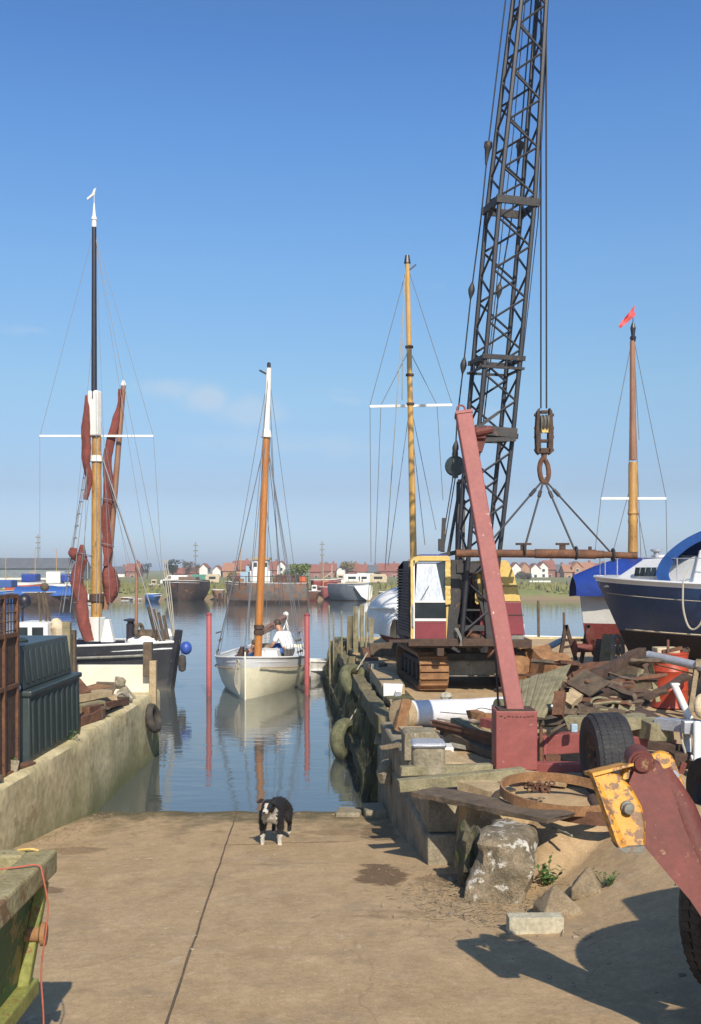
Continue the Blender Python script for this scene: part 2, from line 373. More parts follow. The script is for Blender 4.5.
def ground_mat():
    m, nt, b = new_mat('ground_earth'); N = nt.nodes; L = nt.links
    ge = N.new('ShaderNodeNewGeometry'); sp = N.new('ShaderNodeSeparateXYZ'); L.new(ge.outputs['Position'], sp.inputs['Vector'])
    def nz(scale, det=6, st=(1,1,1), loc=(0,0,0), rough=.6):
        mp = N.new('ShaderNodeMapping'); mp.inputs['Scale'].default_value = st; mp.inputs['Location'].default_value = loc
        L.new(ge.outputs['Position'], mp.inputs['Vector'])
        k = N.new('ShaderNodeTexNoise'); k.inputs['Scale'].default_value = scale; k.inputs['Detail'].default_value = det; k.inputs['Roughness'].default_value = rough
        L.new(mp.outputs['Vector'], k.inputs['Vector']); return k.outputs['Fac']
    def ramp(f, a, ca, b_, cb):
        r = N.new('ShaderNodeValToRGB'); e = r.color_ramp.elements; e[0].position = a; e[0].color = c4(ca); e[1].position = b_; e[1].color = c4(cb); L.new(f, r.inputs['Fac']); return r.outputs['Color']
    def mix(f, a, b_, mode='MIX'):
        k = N.new('ShaderNodeMix'); k.data_type = 'RGBA'; k.blend_type = mode
        for i, s_ in (('Factor',f),('A',a),('B',b_)):
            if isinstance(s_, tuple): k.inputs[i].default_value = c4(s_)
            elif isinstance(s_, (int,float)): k.inputs[i].default_value = s_
            else: L.new(s_, k.inputs[i])
        return k.outputs['Result']
    def mrange(f, a, b_, lo=0., hi=1.):
        k = N.new('ShaderNodeMapRange'); k.inputs['From Min'].default_value = a; k.inputs['From Max'].default_value = b_; k.inputs['To Min'].default_value = lo; k.inputs['To Max'].default_value = hi; L.new(f, k.inputs['Value']); return k.outputs['Result']
    big = nz(.55); mid = nz(3.2, 8, (1,.55,1), rough=.7); fin = nz(70, 6, rough=.75); streak = nz(1.2, 6, (.5,3.2,1), (4,2,0))
    base = ramp(mid, .34, (.34,.255,.165), .66, (.48,.375,.26))
    base = mix(mrange(big,.35,.65,0,.55), base, (.42,.33,.225))
    base = mix(mrange(streak,.58,.70,0,.28), base, (.28,.21,.14))
    # damp and mud: soft patches
    damp = nz(.9, 7, (1,1.6,1), (11,3,0), .68)
    base = mix(mrange(damp,.62,.70,0,.55), base, (.17,.12,.078))
    # damp stains, plus two shadow lines painted beside the dog: centre, radii, turn
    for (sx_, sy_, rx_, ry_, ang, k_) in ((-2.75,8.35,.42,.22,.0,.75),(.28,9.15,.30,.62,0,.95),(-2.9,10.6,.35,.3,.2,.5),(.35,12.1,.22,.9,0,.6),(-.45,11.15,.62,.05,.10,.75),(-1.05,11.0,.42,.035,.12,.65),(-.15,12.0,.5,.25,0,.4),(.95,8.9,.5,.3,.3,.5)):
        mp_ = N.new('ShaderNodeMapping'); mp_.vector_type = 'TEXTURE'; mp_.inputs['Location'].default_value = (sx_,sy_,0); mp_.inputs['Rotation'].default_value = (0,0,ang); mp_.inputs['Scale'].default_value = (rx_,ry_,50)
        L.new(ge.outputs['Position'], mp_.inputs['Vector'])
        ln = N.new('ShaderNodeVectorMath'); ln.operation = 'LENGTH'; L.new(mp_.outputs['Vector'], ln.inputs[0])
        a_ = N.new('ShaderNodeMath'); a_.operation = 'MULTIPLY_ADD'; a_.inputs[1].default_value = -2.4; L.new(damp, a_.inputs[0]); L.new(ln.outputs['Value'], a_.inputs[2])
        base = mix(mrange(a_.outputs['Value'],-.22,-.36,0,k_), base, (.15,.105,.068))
    # pale chips
    chip = nz(34, 3, (1,1,1), (2,9,0)); base = mix(mrange(chip,.67,.71,0,.75), base, (.62,.55,.44))
    base = mix(1.0, base, ramp(fin,.3,(.84,.78,.66),.7,(1.28,1.17,.98)), 'MULTIPLY')
    gr2 = nz(15, 8, (1,1,1), (5,5,5), .8); base = mix(1.0, base, ramp(gr2,.32,(.80,.79,.77),.68,(1.13,1.13,1.13)), 'MULTIPLY')
    # a weed-green damp strip close to the water
    ad = N.new('ShaderNodeMath'); ad.operation = 'MULTIPLY_ADD'; ad.inputs[1].default_value = 1.0; L.new(mid, ad.inputs[0]); L.new(sp.outputs['Z'], ad.inputs[2])
    base = mix(mrange(ad.outputs['Value'],.80,.48,0,.85), base, (.15,.125,.060))
    # the wet lip of the slip, hairline cracks, larger worn blotches
    wz = N.new('ShaderNodeMath'); wz.operation = 'MULTIPLY_ADD'; wz.inputs[1].default_value = .22; L.new(mid, wz.inputs[0]); L.new(sp.outputs['Z'], wz.inputs[2])
    base = mix(mrange(wz.outputs['Value'],.24,.13,0,.8), base, (.10,.085,.045))
    vo = N.new('ShaderNodeTexVoronoi'); vo.feature = 'DISTANCE_TO_EDGE'; vo.inputs['Scale'].default_value = .42
    wq = N.new('ShaderNodeTexNoise'); wq.inputs['Scale'].default_value = 1.8; wq.inputs['Detail'].default_value = 6; L.new(ge.outputs['Position'], wq.inputs['Vector'])
    wv = N.new('ShaderNodeVectorMath'); wv.operation = 'MULTIPLY_ADD'; wv.inputs[1].default_value = (.9,.9,0); L.new(wq.outputs['Color'], wv.inputs[0]); L.new(ge.outputs['Position'], wv.inputs[2]); L.new(wv.outputs['Vector'], vo.inputs['Vector'])
    base = mix(mrange(vo.outputs['Distance'],.006,.002,0,.22), base, (.13,.095,.06))
    blo = nz(1.7, 9, (1,1,1), (7,5,1), .75); base = mix(mrange(blo,.54,.62,0,.40), base, (.27,.215,.15)); blo2 = nz(5.5, 8, (1,.6,1), (1,5,8), .75); base = mix(mrange(blo2,.60,.66,0,.45), base, (.54,.45,.33)); base = mix(mrange(blo2,.40,.34,0,.35), base, (.24,.185,.125))
    # far bank: marsh grass and mud
    mg = nz(.055, 7, (1,.35,1)); g2 = nz(.5, 6, (1,.5,1), (9,0,0))
    mar = ramp(mg,.35,(.20,.165,.085),.62,(.165,.205,.060)); mar = mix(mrange(g2,.4,.7,0,.5), mar, (.30,.255,.13))
    mud = N.new('ShaderNodeMath'); mud.operation = 'ADD'; L.new(sp.outputs['Z'], mud.inputs[0]); L.new(g2, mud.inputs[1])
    mar = mix(mrange(mud.outputs['Value'],1.1,.7,0,1), mar, (.24,.175,.105))
    base = mix(mrange(sp.outputs['Y'],80,81), base, mar)
    L.new(base, b.inputs['Base Color']); b.inputs['Roughness'].default_value = .92; b.inputs['Specular IOR Level'].default_value = .25
    bp = N.new('ShaderNodeBump'); bp.inputs['Strength'].default_value = .55; bp.inputs['Distance'].default_value = .03
    h = N.new('ShaderNodeMath'); h.operation = 'MULTIPLY_ADD'; h.inputs[1].default_value = .25; L.new(fin, h.inputs[0]); L.new(mid, h.inputs[2])
    L.new(h.outputs['Value'], bp.inputs['Height']); L.new(bp.outputs['Normal'], b.inputs['Normal'])
    return m
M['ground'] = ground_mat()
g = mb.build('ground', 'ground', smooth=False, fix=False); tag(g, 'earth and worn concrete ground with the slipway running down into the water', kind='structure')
g.data.shade_smooth(); g.data.set_sharp_from_angle(angle=R(50))
if g.data.polygons[0].normal.z < 0: g.data.flip_normals()

# water
m, nt, b = new_mat('river_water'); N = nt.nodes; L = nt.links
b.inputs['Base Color'].default_value = (.078,.088,.080,1); b.inputs['Roughness'].default_value = .045; b.inputs['IOR'].default_value = 1.85
ge = N.new('ShaderNodeNewGeometry'); mp = N.new('ShaderNodeMapping'); mp.inputs['Scale'].default_value = (.8,1.9,1); mp.inputs['Rotation'].default_value = (0,0,.12)
L.new(ge.outputs['Position'], mp.inputs['Vector'])
n1 = N.new('ShaderNodeTexNoise'); n1.inputs['Scale'].default_value = 2.3; n1.inputs['Detail'].default_value = 3; L.new(mp.outputs['Vector'], n1.inputs['Vector'])
n2 = N.new('ShaderNodeTexNoise'); n2.inputs['Scale'].default_value = .35; n2.inputs['Detail'].default_value = 3; L.new(mp.outputs['Vector'], n2.inputs['Vector'])
mu = N.new('ShaderNodeMath'); mu.operation = 'MULTIPLY_ADD'; mu.inputs[1].default_value = 3.; L.new(n2.outputs['Fac'], mu.inputs[0]); L.new(n1.outputs['Fac'], mu.inputs[2])
bp = N.new('ShaderNodeBump'); bp.inputs['Strength'].default_value = .22; bp.inputs['Distance'].default_value = .02; L.new(mu.outputs['Value'], bp.inputs['Height']); L.new(bp.outputs['Normal'], b.inputs['Normal'])
M['water'] = m
mb = MB(); mb.sheet([[(-1500,4,0),(1500,4,0)],[(-1500,150,0),(1500,150,0)]]); w = mb.build('water', 'water'); tag(w, 'calm blue-grey river water', kind='structure')
if w.data.polygons[0].normal.z < 0: w.data.flip_normals()

# slipway joint: a sunk seam, a narrow strip laid along the slabs
pts = []
for i in range(41):
    t = i/40; p = G(237,812.5,0).lerp(V((-.905,4.9,0)), t)
    x_ = p.x+.012*mnoise.noise(V((p.y*1.7,0,0))); pts.append((x_, p.y))
for e in (2.5,):
    pts.append((-.75, 2.5))
mb = MB(); rows = []
for (x_, y_) in pts:
    w_ = .0065+.003*mnoise.noise(V((y_*3,1,0)))
    rows.append([(x_+q, y_, gh(x_+q, y_)+.010) for q in (-w_, w_)])
mb.sheet(rows, (0,0,-.03)); M['seam'] = mat('seam', (.16,.115,.075), (.09,.065,.045), .95, scale=12, bump=.4)
tag(mb.build('slipway_joint', 'seam'), 'dark seam between the slipway slabs', kind='structure')

# left quay wall
mb = MB(); rows = []
for i in range(60):
    y_ = 2.5+i*(18.8-2.5)/59
    j = lambda z: .025*mnoise.noise(V((y_*1.1,z*1.3,2)))+.01*mnoise.noise(V((y_*4,z*4,7)))
    top = ZL+.03+.02*mnoise.noise(V((y_*.8,0,0)))
    rows.append([(-4.05,y_,-1.4),(-4.05,y_,top)]+[(-3.63+j(9),y_,top)]+[(-3.60+j(z)+(.05 if z < .2 else 0)*0, y_, z) for z in (top-.04,.95,.7,.45,.2,0,-.4,-1.4)])
mb.sheet(rows)
mb.add([rows[0][i] for i in range(len(rows[0]))], [tuple(range(len(rows[0])))]); mb.add([rows[-1][i] for i in range(len(rows[0]))], [tuple(range(len(rows[0])))])
wl = one(mb, 'quay_wall', 'concrete_wall', 'long stained concrete wall left of the slipway, green towards its foot', 'wall', smooth=True)
mb = MB(); mb.cube(-60,-4.06,18.5,18.78,-1.4,ZL+.04)
one(mb, 'quay_end_wall', 'concrete_wall', 'end wall of the left quay, facing the black-hulled barge', 'wall')
# rear retaining wall of right quay (far end)
mb = MB(); mb.cube(qx(31)+.1,30,31.3,31.6,-1.4,ZQ+.04)
one(mb, 'quay_end_wall', 'concrete_wall', 'low far edge wall of the boatyard quay behind the crane', 'wall')
# concrete kerb low across the slip's water line
# pebbles and litter on the slip: nobody could count it
mb = MB(); rr = random.Random(3)
for i in range(1500):
    if i < 1000:
        y_ = rr.uniform(3.6, 14); x_ = rr.uniform(-3.5, .65 if y_ > 9 else 3.0)
    elif i < 1300:
        y_ = rr.gauss(8.2,1.1); x_ = rr.gauss(.75,.25)
        if y_ > 9.4: x_ = rr.uniform(.3,.68)
    else:
        y_ = rr.uniform(9.5,13.8); x_ = -3.5+abs(rr.gauss(0,.18))
    s_ = rr.uniform(.0025,.007)*(1+(rr.random() < .05)*1.6)
    mb.ball((x_,y_,gh(x_,y_)+s_*.3), s_, rr.uniform(.8,1.6), rr.uniform(.8,1.5), .6, n=5)
tag(mb.build('gravel', 'pebble'), 'small pale stones and chips scattered over the slipway', 'gravel', kind='stuff')

# far reeds and rough grass
mb = MB(); rr = random.Random(5)
for i in range(9000):
    y_ = 117+abs(rr.gauss(0,18)); x_ = rr.uniform(-75,75)
    cl = mnoise.noise(V((x_*.12,y_*.12,0)))
    if cl < -.05: continue
    h_ = rr.uniform(.25,.7)*(1+max(0,cl)); z_ = far_h(x_,y_)-.05; a = rr.uniform(0,3.14); w_ = rr.uniform(.12,.35)
    mb.add([(x_-w_*math.cos(a),y_-w_*math.sin(a),z_),(x_+w_*math.cos(a),y_+w_*math.sin(a),z_),(x_+rr.uniform(-.1,.1),y_,z_+h_)],[(0,1,2)])
tag(mb.build('marsh_grass', 'grass_far', fix=False), 'rough olive grass and reeds on the far river bank', 'grass', kind='stuff')
# ------------------------------------------------------------ boats
def hull(L, beam, sheer, keel, mats, root, wl=0., strake=.18, transom=.75, rake=.3, vee=.55, full=.5, aft_rake=0., deck='bulwark', camber=.06, ns=22, rail=None, bul=.12, name='hull', smooth_=True, flare=0., keel_bow=None):
    """hull in local space, bow towards +x. sheer(t), keel(t): heights, t 0 stern .. 1 bow. levels: keel..wl..sheer-strake..sheer. returns half-breadth function"""
    def hb(t):
        if t < full: return beam/2*lerp(transom, 1, math.sin(t/full*math.pi/2))
        q = (t-full)/(1-full); return beam/2*max(.012, (1-q**2.2)**.85)
    def ring(t):
        b = hb(t); s = sheer(t); k = keel(t); out = []
        vv = vee*smooth((t-.45)/.5)
        zl = [k+(wl-k)*q for q in (0,.08,.3,.6,1)] + [wl+(s-strake-wl)*q for q in (.33,.66,1)] + [s-strake*.5, s]
        for z in zl:
            f = max(0, min(1, (z-k)/(s-k)))
            y1 = math.sqrt(max(0,1-(1-f)**2.6))**.8; y2 = f**.9
            y_ = b*lerp(y1, y2, vv)*(1+flare*(f-1)*smooth((t-.6)/.4))
            x_ = -L/2+L*t + rake*((z-s)/(s-min(k,0)))*smooth((t-.5)/.5) - aft_rake*((z-s)/s)*(1-smooth(t/.4))
            out.append((x_, max(y_,.0), z))
        return out
    mb = MB(); rows = [ring(i/ns) for i in range(ns+1)]; n = len(rows[0])
    allr = []
    for r in rows: allr.append([(x,-y,z) for x,y,z in reversed(r)] + [(x,y,z) for x,y,z in r])
    nn = 2*n; vs = [p for r in allr for p in r]; fs = []; mi = []
    for i in range(ns):
        for j in range(nn-1):
            fs.append((i*nn+j, (i+1)*nn+j, (i+1)*nn+j+1, i*nn+j+1))
            q = j-n if j >= n else n-2-j   # level index
            mi.append(0 if (j == n-1 or q < 4) else (1 if q < 7 else 2))
    mb.add(vs, fs); mb.m = mi
    # transom
    mb.add(allr[0], [tuple(range(nn))]); mb.m[-1] = 1
    h = mb.build(name, mats, root, local=True, smooth=smooth_)
    # deck below the rail
    dk = MB(); rs = []
    for i in range(ns+1):
        t = i/ns; b = hb(t)*.97; z = sheer(t)-bul; x_ = -L/2+L*t-(.02 if i == ns else 0)
        rs.append([(x_, -b, z), (x_, -b*.5, z+camber*.75), (x_, 0, z+camber), (x_, b*.5, z+camber*.75), (x_, b, z)])
    dk.sheet(rs, (0,0,-.03)); dk.build('deck', deck, root, local=True, smooth=True)
    rl = MB()
    for sgn in (-1,1):
        rl.path([(-L/2+L*i/ns, sgn*(hb(i/ns)+.004), sheer(i/ns)+.01) for i in range(ns+1)], .028 if rail is None else rail[1], 6)
    rl.build('rail', 'white' if rail is None else rail[0], root, local=True, smooth=True)
    return hb

def wire(mb, a, b, r=.007, n=4, sag=0):
    a, b = V(a), V(b)
    if sag: mb.path([a.lerp(b,i/8)-V((0,0,sag*4*(i/8)*(1-i/8))) for i in range(9)], r, n)
    else: mb.path([a,b], r, n, cap=False)

# ---- the white yacht on the slip line
rt = thing('sailing_yacht', 'cream and white wooden yacht with an orange varnished mast, bow towards the slipway', 'yacht', (-2.60,30.1,0), math.atan2(-1,-.05))
sh = lambda t: .86+.06*(1-t)**2+.42*max(0,t-.35)**1.7*1.25
hb = hull(7.4, 2.62, sh, lambda t: -.55+.25*t**3, ['antifoul','cream','bulwark'], rt, wl=.0, strake=.27, transom=.62, rake=.12, vee=.5, full=.55, aft_rake=.1, deck='bulwark', bul=.10)
r_ = MB()
for s in (-1,1): r_.path([(-3.7+7.4*i/22, s*(hb(i/22)*.985+.02), sh(i/22)-.27) for i in range(22)], .018, 6)
r_.build('rubbing_strake', 'wood_pale', rt, local=True, smooth=True)
mbx = MB(); mbx.tube((3.66,0,-.1),(3.685,0,1.27),.020,.022,8); mbx.build('stem_post','cream',rt,local=True)
# coachroof and hatch
c = MB(); c.prism([(1.0,-.55,.80),(1.0,.55,.80),(.95,.5,1.08),(.95,-.5,1.08)][:4], (-2.4,0,0)); c.build('coachroof','white',rt,local=True,bev=.03)
c = MB(); c.box((-.6,0,1.12),(.7,.6,.07)); c.build('hatch','wood',rt,local=True,bev=.01)
c = MB(); c.lathe([(.03,0),(.16,.01),(.17,.03),(.13,.05),(.14,.3),(.12,.32),(.03,.33)], (3.0,-.25,1.02), (0,.5,1), 14); c.build('windlass','rust_dark',rt,local=True,smooth=True)
c = MB(); c.torus((3.62,-.20,.98),(.6,-1,0),.07,.025,14,6); c.torus((3.60,-.22,.88),(.6,-1,.1),.08,.025,14,6)
for k in range(4): c.path(curve_pts([(3.64,-.18-k*.02,.95),(3.63,-.20-k*.03,.5),(3.60,-.17-k*.02,.12+.05*k),(3.62,-.14-k*.02,.5),(3.64,-.15,.9)],5),.010,5)
c.build('mooring_rope','rope',rt,local=True,smooth=True)
mast = MB(); mx = 1.35; lean = -.30   # lean towards the photo's right = local -y? rz~-90: local +y points to world +x
mtop = V((mx-.1, .31, 9.25)); mb0 = V((mx,0,.82)); mw = mb0.lerp(mtop, .765)
mast.tube(mb0, mw, .115, .10, 12); mo = mast.build('mast','mast_varnish',rt,local=True,smooth=True)
c = MB(); c.tube(mw, mtop, .10, .075, 12); c.build('masthead','white',mo,local=True,smooth=True)
c = MB(); q = mb0.lerp(mtop,.765); c.lathe([(.11,-.03),(.16,-.02),(.16,.02),(.13,.16),(.11,.2)], q, mtop-mb0, 12); c.build('hounds','white',mo,local=True,smooth=True)
c = MB(); c.lathe([(.12,-.14),(.15,-.13),(.15,-.02),(.12,0),(.12,.02),(.15,.03),(.15,.14),(.12,.15)], mb0.lerp(mtop,.105), mtop-mb0, 12); c.build('mast_band','rust_dark',mo,local=True,smooth=True)
c = MB(); c.lathe([(.03,0),(.055,.02),(.055,.14),(.02,.17)], mtop, (0,0,1), 10); c.box(tuple(mtop+V((0,-.16,-.12))),(.05,.26,.05),rx=-.5); c.build('masthead_lamp','topmast',mo,local=True)
# boom, gaff bundle
c = MB(); c.path([(mx-.15,.02,1.55),(mx-2.2,.2,1.68),(mx-3.9,.36,1.86)],[.055,.075,.05],8)
c.path(curve_pts([(mx-.3,.03,1.62),(mx-1.5,.14,1.74),(mx-2.8,.26,1.84),(mx-3.8,.35,1.92)],5),[.05+.03*abs(math.sin(i*1.7)) for i in range(16)],8)
c.build('boom','mast_brown',rt,local=True,smooth=True)
c = MB(); c.beam((mx-3.75,.10,.9),(mx-3.95,.42,1.98),.05,.05); c.beam((mx-3.75,.62,.9),(mx-3.95,.30,1.98),.05,.05); c.ball((mx-3.9,.36,1.98),.10,n=8); c.build('boom_crutch','white',rt,local=True)
c = MB()
hd = mb0.lerp(mtop,.77); tp = mb0.lerp(mtop,.985)
for s in (-1,1):
    for q in (0,.28,.55): wire(c, hd, (mx+.1-q, s*hb((mx+.1-q)/7.4+.5)*.98, sh(.65)+.02), .010)
    wire(c, tp, (mx-1.0, s*hb(.55)*.98, sh(.55)), .008)
wire(c, hd, (3.7,0,1.32), .011); wire(c, tp, (3.78,0,1.32), .010)
wire(c, tp, (-3.6,.1,1.0), .008)
for q in (-.06,.03,.10): wire(c, hd+V((0,q,-.1)), (mx-.1, q*2.2, 1.2), .008)
wire(c, hd, (mx-3.8,.36,1.9), .010); wire(c, mb0.lerp(mtop,.9), (mx-3.4,.32,1.88), .009); wire(c, mb0.lerp(mtop,.6), (mx-2.6,.25,1.84), .008)
for q in range(4): wire(c, (mx-3.6+.1*q,.36,1.85), (-3.0-.1*q, -.2+.3*q, .9), .010)
c.build('rigging','wire',rt,local=True)
c = MB()
for s in (-1,1):
    for q in (0,.28,.55):
        px_, py_ = mx+.1-q, s*hb((mx+.1-q)/7.4+.5)*.98
        for z_, rr_ in ((1.0,.035),(1.32,.035)):
            e = V((px_,py_,sh(.65))).lerp(hd, (z_-.85)/6.4); c = MB(); c.ball(e, rr_, 1,1,1.2, n=8); c.build('deadeye','wood_dark',rt,local=True)
    c = MB(); c.beam((mx+.15, s*1.18, 1.62),(mx-.55, s*1.17, 1.62),.03,.03); c.build('sheer_pole','wood_dark',rt,local=True)
c = MB()
for k,(x_,z_) in enumerate([(-.2,.55),(-2.2,.6)]):
    y_ = -0; 
    c.lathe([(.02,-.22),(.075,-.18),(.085,0),(.075,.18),(.02,.22)], (x_+.9, hb((x_+.9)/7.4+.5)+.09, .42), (0,0,1), 10)
c.build('fender','white',rt,local=True,smooth=True)

# ---- person builder (one continuous skinned body)
def skin_body(name, pts, edges, radii, m, parent, sub=2, faces=None):
    me = bpy.data.meshes.new(name); me.from_pydata([V(p) for p in pts], edges, [])
    o = bpy.data.objects.new(name, me); COL.objects.link(o)
    sk = o.modifiers.new('skin','SKIN'); sk.use_smooth_shade = True
    if not me.skin_vertices: 
        bpy.context.view_layer.objects.active = o
        me.attributes  # layer is added with the modifier
    lay = me.skin_vertices[0].data if me.skin_vertices else None
    if lay is None:
        bm = bmesh.new(); bm.from_mesh(me); bm.verts.layers.skin.verify(); bm.to_mesh(me); bm.free(); lay = me.skin_vertices[0].data
    for i, r in enumerate(radii):
        lay[i].radius = (r,r) if not isinstance(r,(tuple,list)) else r
    lay[0].use_root = True
    sb = o.modifiers.new('sub','SUBSURF'); sb.levels = sub; sb.render_levels = sub
    dg = bpy.context.evaluated_depsgraph_get(); dg.update()
    nm = bpy.data.meshes.new_from_object(o.evaluated_get(dg)); nm.name = name
    bpy.data.objects.remove(o); 
    o = bpy.data.objects.new(name, nm); COL.objects.link(o); o.parent = parent
    nm.materials.clear()
    for q in (m if isinstance(m,(list,tuple)) else [m]): nm.materials.append(M[q])
    nm.shade_smooth()
    return o

def seated_person(label, loc, rz, shirt, leanf=.25, sc_=1.0, group=None, hairm='hair', bare=True):
    """sitting, faces local +x, seat height at z=0"""
    t = thing('person', label, 'person', loc, rz, group)
    l = leanf
    pel = (0,0,.10); wst = (.02+l*.15,0,.26); chs = (.05+l*.5,0,.46); nk = (.08+l*.75,0,.60); hd0 = (.12+l*.85,0,.68); hd1 = (.16+l*.95,0,.78)
    pts = [pel,wst,chs,nk,hd0,hd1]; rad = [(.16,.13),(.15,.11),(.17,.12),(.055,.055),(.075,.08),(.085,.09)]
    ed = [(0,1),(1,2),(2,3),(3,4),(4,5)]
    for s in (-1,1):
        i = len(pts); pts += [(chs[0]+.02,s*.18,.53),(chs[0]+.12,s*.25,.30),(chs[0]+.33,s*.17,.20),(chs[0]+.42,s*.14,.20)]
        rad += [.06,.047,.038,.03]; ed += [(2,i),(i,i+1),(i+1,i+2),(i+2,i+3)]
        j = len(pts); pts += [(.04,s*.10,.07),(.42,s*.14,.10),(.45,s*.13,-.30),(.55,s*.13,-.33)]; rad += [.095,.075,.055,.04]; ed += [(0,j),(j,j+1),(j+1,j+2),(j+2,j+3)]
    b = skin_body('body', pts, ed, rad, ['skin','trousers'], t)
    for p in b.data.polygons: p.material_index = 1 if p.center.z < .2 and abs(p.center.y) < .24 and not (p.center.x > .30 and p.center.z > .14) else 0
    # shirt
    pts = [(0,0,.14),wst,chs,(nk[0]-.02,0,.565)]; rad = [(.175,.15),(.168,.135),(.188,.14),(.085,.085)]; ed = [(0,1),(1,2),(2,3)]
    for s in (-1,1):
        i = len(pts); pts += [(chs[0]+.02,s*.185,.53),(chs[0]+.10,s*.245,.34)]; rad += [.082,.066]; ed += [(2,i),(i,i+1)]
    skin_body('shirt', pts, ed, rad, [shirt], t)
    hx = V(hd1)
    h = MB(); h.ball(hx+V((-.022,0,.03)), .102, .98,.88,.95, n=14, jit=.1); h.build('hair', hairm, t, local=True, smooth=True)
    h = MB(); h.ball(hx+V((.095,0,-.02)),.02,1,.8,1.3,n=8); 
    for s in (-1,1): h.ball(hx+V((0,s*.088,-.01)),.028,.6,.35,1,n=8)
    h.build('face','skin',t,local=True,smooth=True)
    hn = MB()
    for s in (-1,1):
        o_ = V((chs[0]+.45, s*.135, .20)); hn.ball(o_,.04,1.1,.8,.5,n=8)
        for k in range(4): hn.path([o_+V((.03,(k-1.5)*.018,0)),o_+V((.065+.008*(k in (1,2)),(k-1.5)*.02,-.005)),o_+V((.085,(k-1.5)*.02,-.025))],[.010,.009,.007],6)
        hn.path([o_+V((0,-s*.03,.0)),o_+V((.03,-s*.055,.0)),o_+V((.055,-s*.055,-.01))],[.012,.011,.008],6)
    hn.build('hand','skin',t,local=True,smooth=True)
    t.scale = (sc_,)*3
    return t
def W(root, x, y, z):   # world place of a local point
    a = root.rotation_euler.z; return root.location + V((x*math.cos(a)-y*math.sin(a), x*math.sin(a)+y*math.cos(a), z))
seated_person('person in a white shirt sitting hunched in the cream yacht\'s cockpit', tuple(W(rt,.20,.80,.86)), R(135), 'shirt_white', .35, 1.2)
seated_person('person in dark blue clothes half hidden behind the yacht\'s varnished mast', tuple(W(rt,.85,-.42,.66)), R(-60), 'cloth_blue', .55, .85)
c = MB(); c.ball(W(rt,-.3,.45,1.05),.26,1.25,.8,.62,n=16,jit=.35); c.ball(W(rt,.1,.52,1.0),.16,1.2,.9,.6,n=12,jit=.35,seed=2)
one(c,'sail_bag','canvas_blue','crumpled blue sail bag lying on the yacht\'s cabin top beside the person in white','bag',smooth=True)

# dinghy tied astern
dg_ = thing('dinghy','small white dinghy tied up behind the cream yacht, half hidden by the right-hand red post','dinghy',(-1.12,32.3,0),math.atan2(-1,-.1))
hull(2.6,1.25,lambda t:.46+.12*t*t,lambda t:-.1,['white','white','white'],dg_,wl=0,strake=.05,transom=.75,rake=.15,bul=.25,ns=12)
c = MB(); c.box((0,0,.36),(.25,1.1,.03)); c.box((-.8,0,.36),(.25,1.0,.03)); c.build('thwart','wood',dg_,local=True)

# red guide posts
for px_, top, d_, lab in ((209,613.5,27.3,'red mooring post standing alone in the water left of the cream yacht'),(307,614,27.6,'red mooring post in the water touching the right side of the cream yacht')):
    x_ = (px_-HX)*d_/F; zt = CZ-(top-HY)*d_/F
    p = thing('mooring_post', lab, 'post', (x_,d_,0), 0, 'red posts standing in the water')
    c = MB(); c.lathe([(.072,-1.2),(.074,0),(.072,zt-.02),(.06,zt)], (0,0,0), n=14); c.build('post','red_post',p,local=True,smooth=True)
    c = MB(); c.lathe([(.076,zt-.05),(.080,zt-.045),(.080,zt+.01),(.02,zt+.025)], (0,0,0), n=14); c.build('cap','red_post',p,local=True,smooth=True)

# ---- the black barge
hd_ = V((.93,-.37)).normalized(); Lb = 15.
bowp = V((-4.95,28.55)); ctr = bowp - hd_*Lb/2
bg = thing('sailing_barge','black-hulled old sailing barge with furled rust-red sails moored beyond the left quay','barge',(ctr.x,ctr.y,0), math.atan2(hd_.y,hd_.x))
shb = lambda t: 1.16+.30*max(0,t-.45)**1.6*3.0*.62+.25*max(0,.3-t)
hbb = hull(Lb,3.9,shb,lambda t:-.7,['black_hull','black_hull','black_hull'],bg,wl=.15,strake=.25,transom=.7,rake=.25,vee=.25,full=.6,deck='bulwark',bul=.16,rail=('white',.035),ns=30)
bg.children[0].name = 'hull'
c = MB()
for s in (-1,1):
    c.path([(-Lb/2+Lb*i/30, s*(hbb(i/30)*.985+.05), shb(i/30)-.33) for i in range(30)], .04, 6)
    c.path([(-Lb/2+Lb*i/30, s*(hbb(i/30)*.96+.05), shb(i/30)-.72) for i in range(30)], .03, 6)
c.build('wale','grey_steel',bg,local=True,smooth=True)
c = MB(); c.beam((Lb/2-.32,0,-.6),(Lb/2+.06,0,1.72),.14,.2); c.build('stem_post','black_hull',bg,local=True)
def barge_pt(px_, py_, along):   # local x along the centreline -> world
    return W(bg, along, 0, 0)
mxb = Lb/2-2.75
base = V((mxb,0,1.1))
d_m = W(bg,mxb,0,0).y
def zat(py_, d=None): return CZ-(py_-HY)*(d or d_m)/F
mast_lo = V((mxb,0,zat(618)))
c = MB(); c.tube((mxb,0,zat(618)),(mxb,0,zat(392)),.165,.13,14); mo = c.build('mast','mast_oiled',bg,local=True,smooth=True)
c = MB(); c.box((mxb+.0,-.05,zat(629)),(.42,.36,zat(617)-zat(641))); c.build('mast_case','white',mo,local=True,bev=.02)
c = MB(); c.box((mxb-.0,-.10,zat(414)),(.34,.26,zat(392)-zat(437)));c.build('masthead_doubling','white',mo,local=True,bev=.04)
c = MB(); c.lathe([(.15,-.1),(.2,-.08),(.2,.08),(.15,.1)],(mxb,0,zat(459)),n=14); c.build('mast_band','white',mo,local=True,smooth=True)
c = MB(); c.lathe([(.17,-.13),(.22,-.1),(.22,.1),(.17,.13)],(mxb,0,zat(598)),n=14); c.build('mast_iron','rust_dark',mo,local=True,smooth=True)
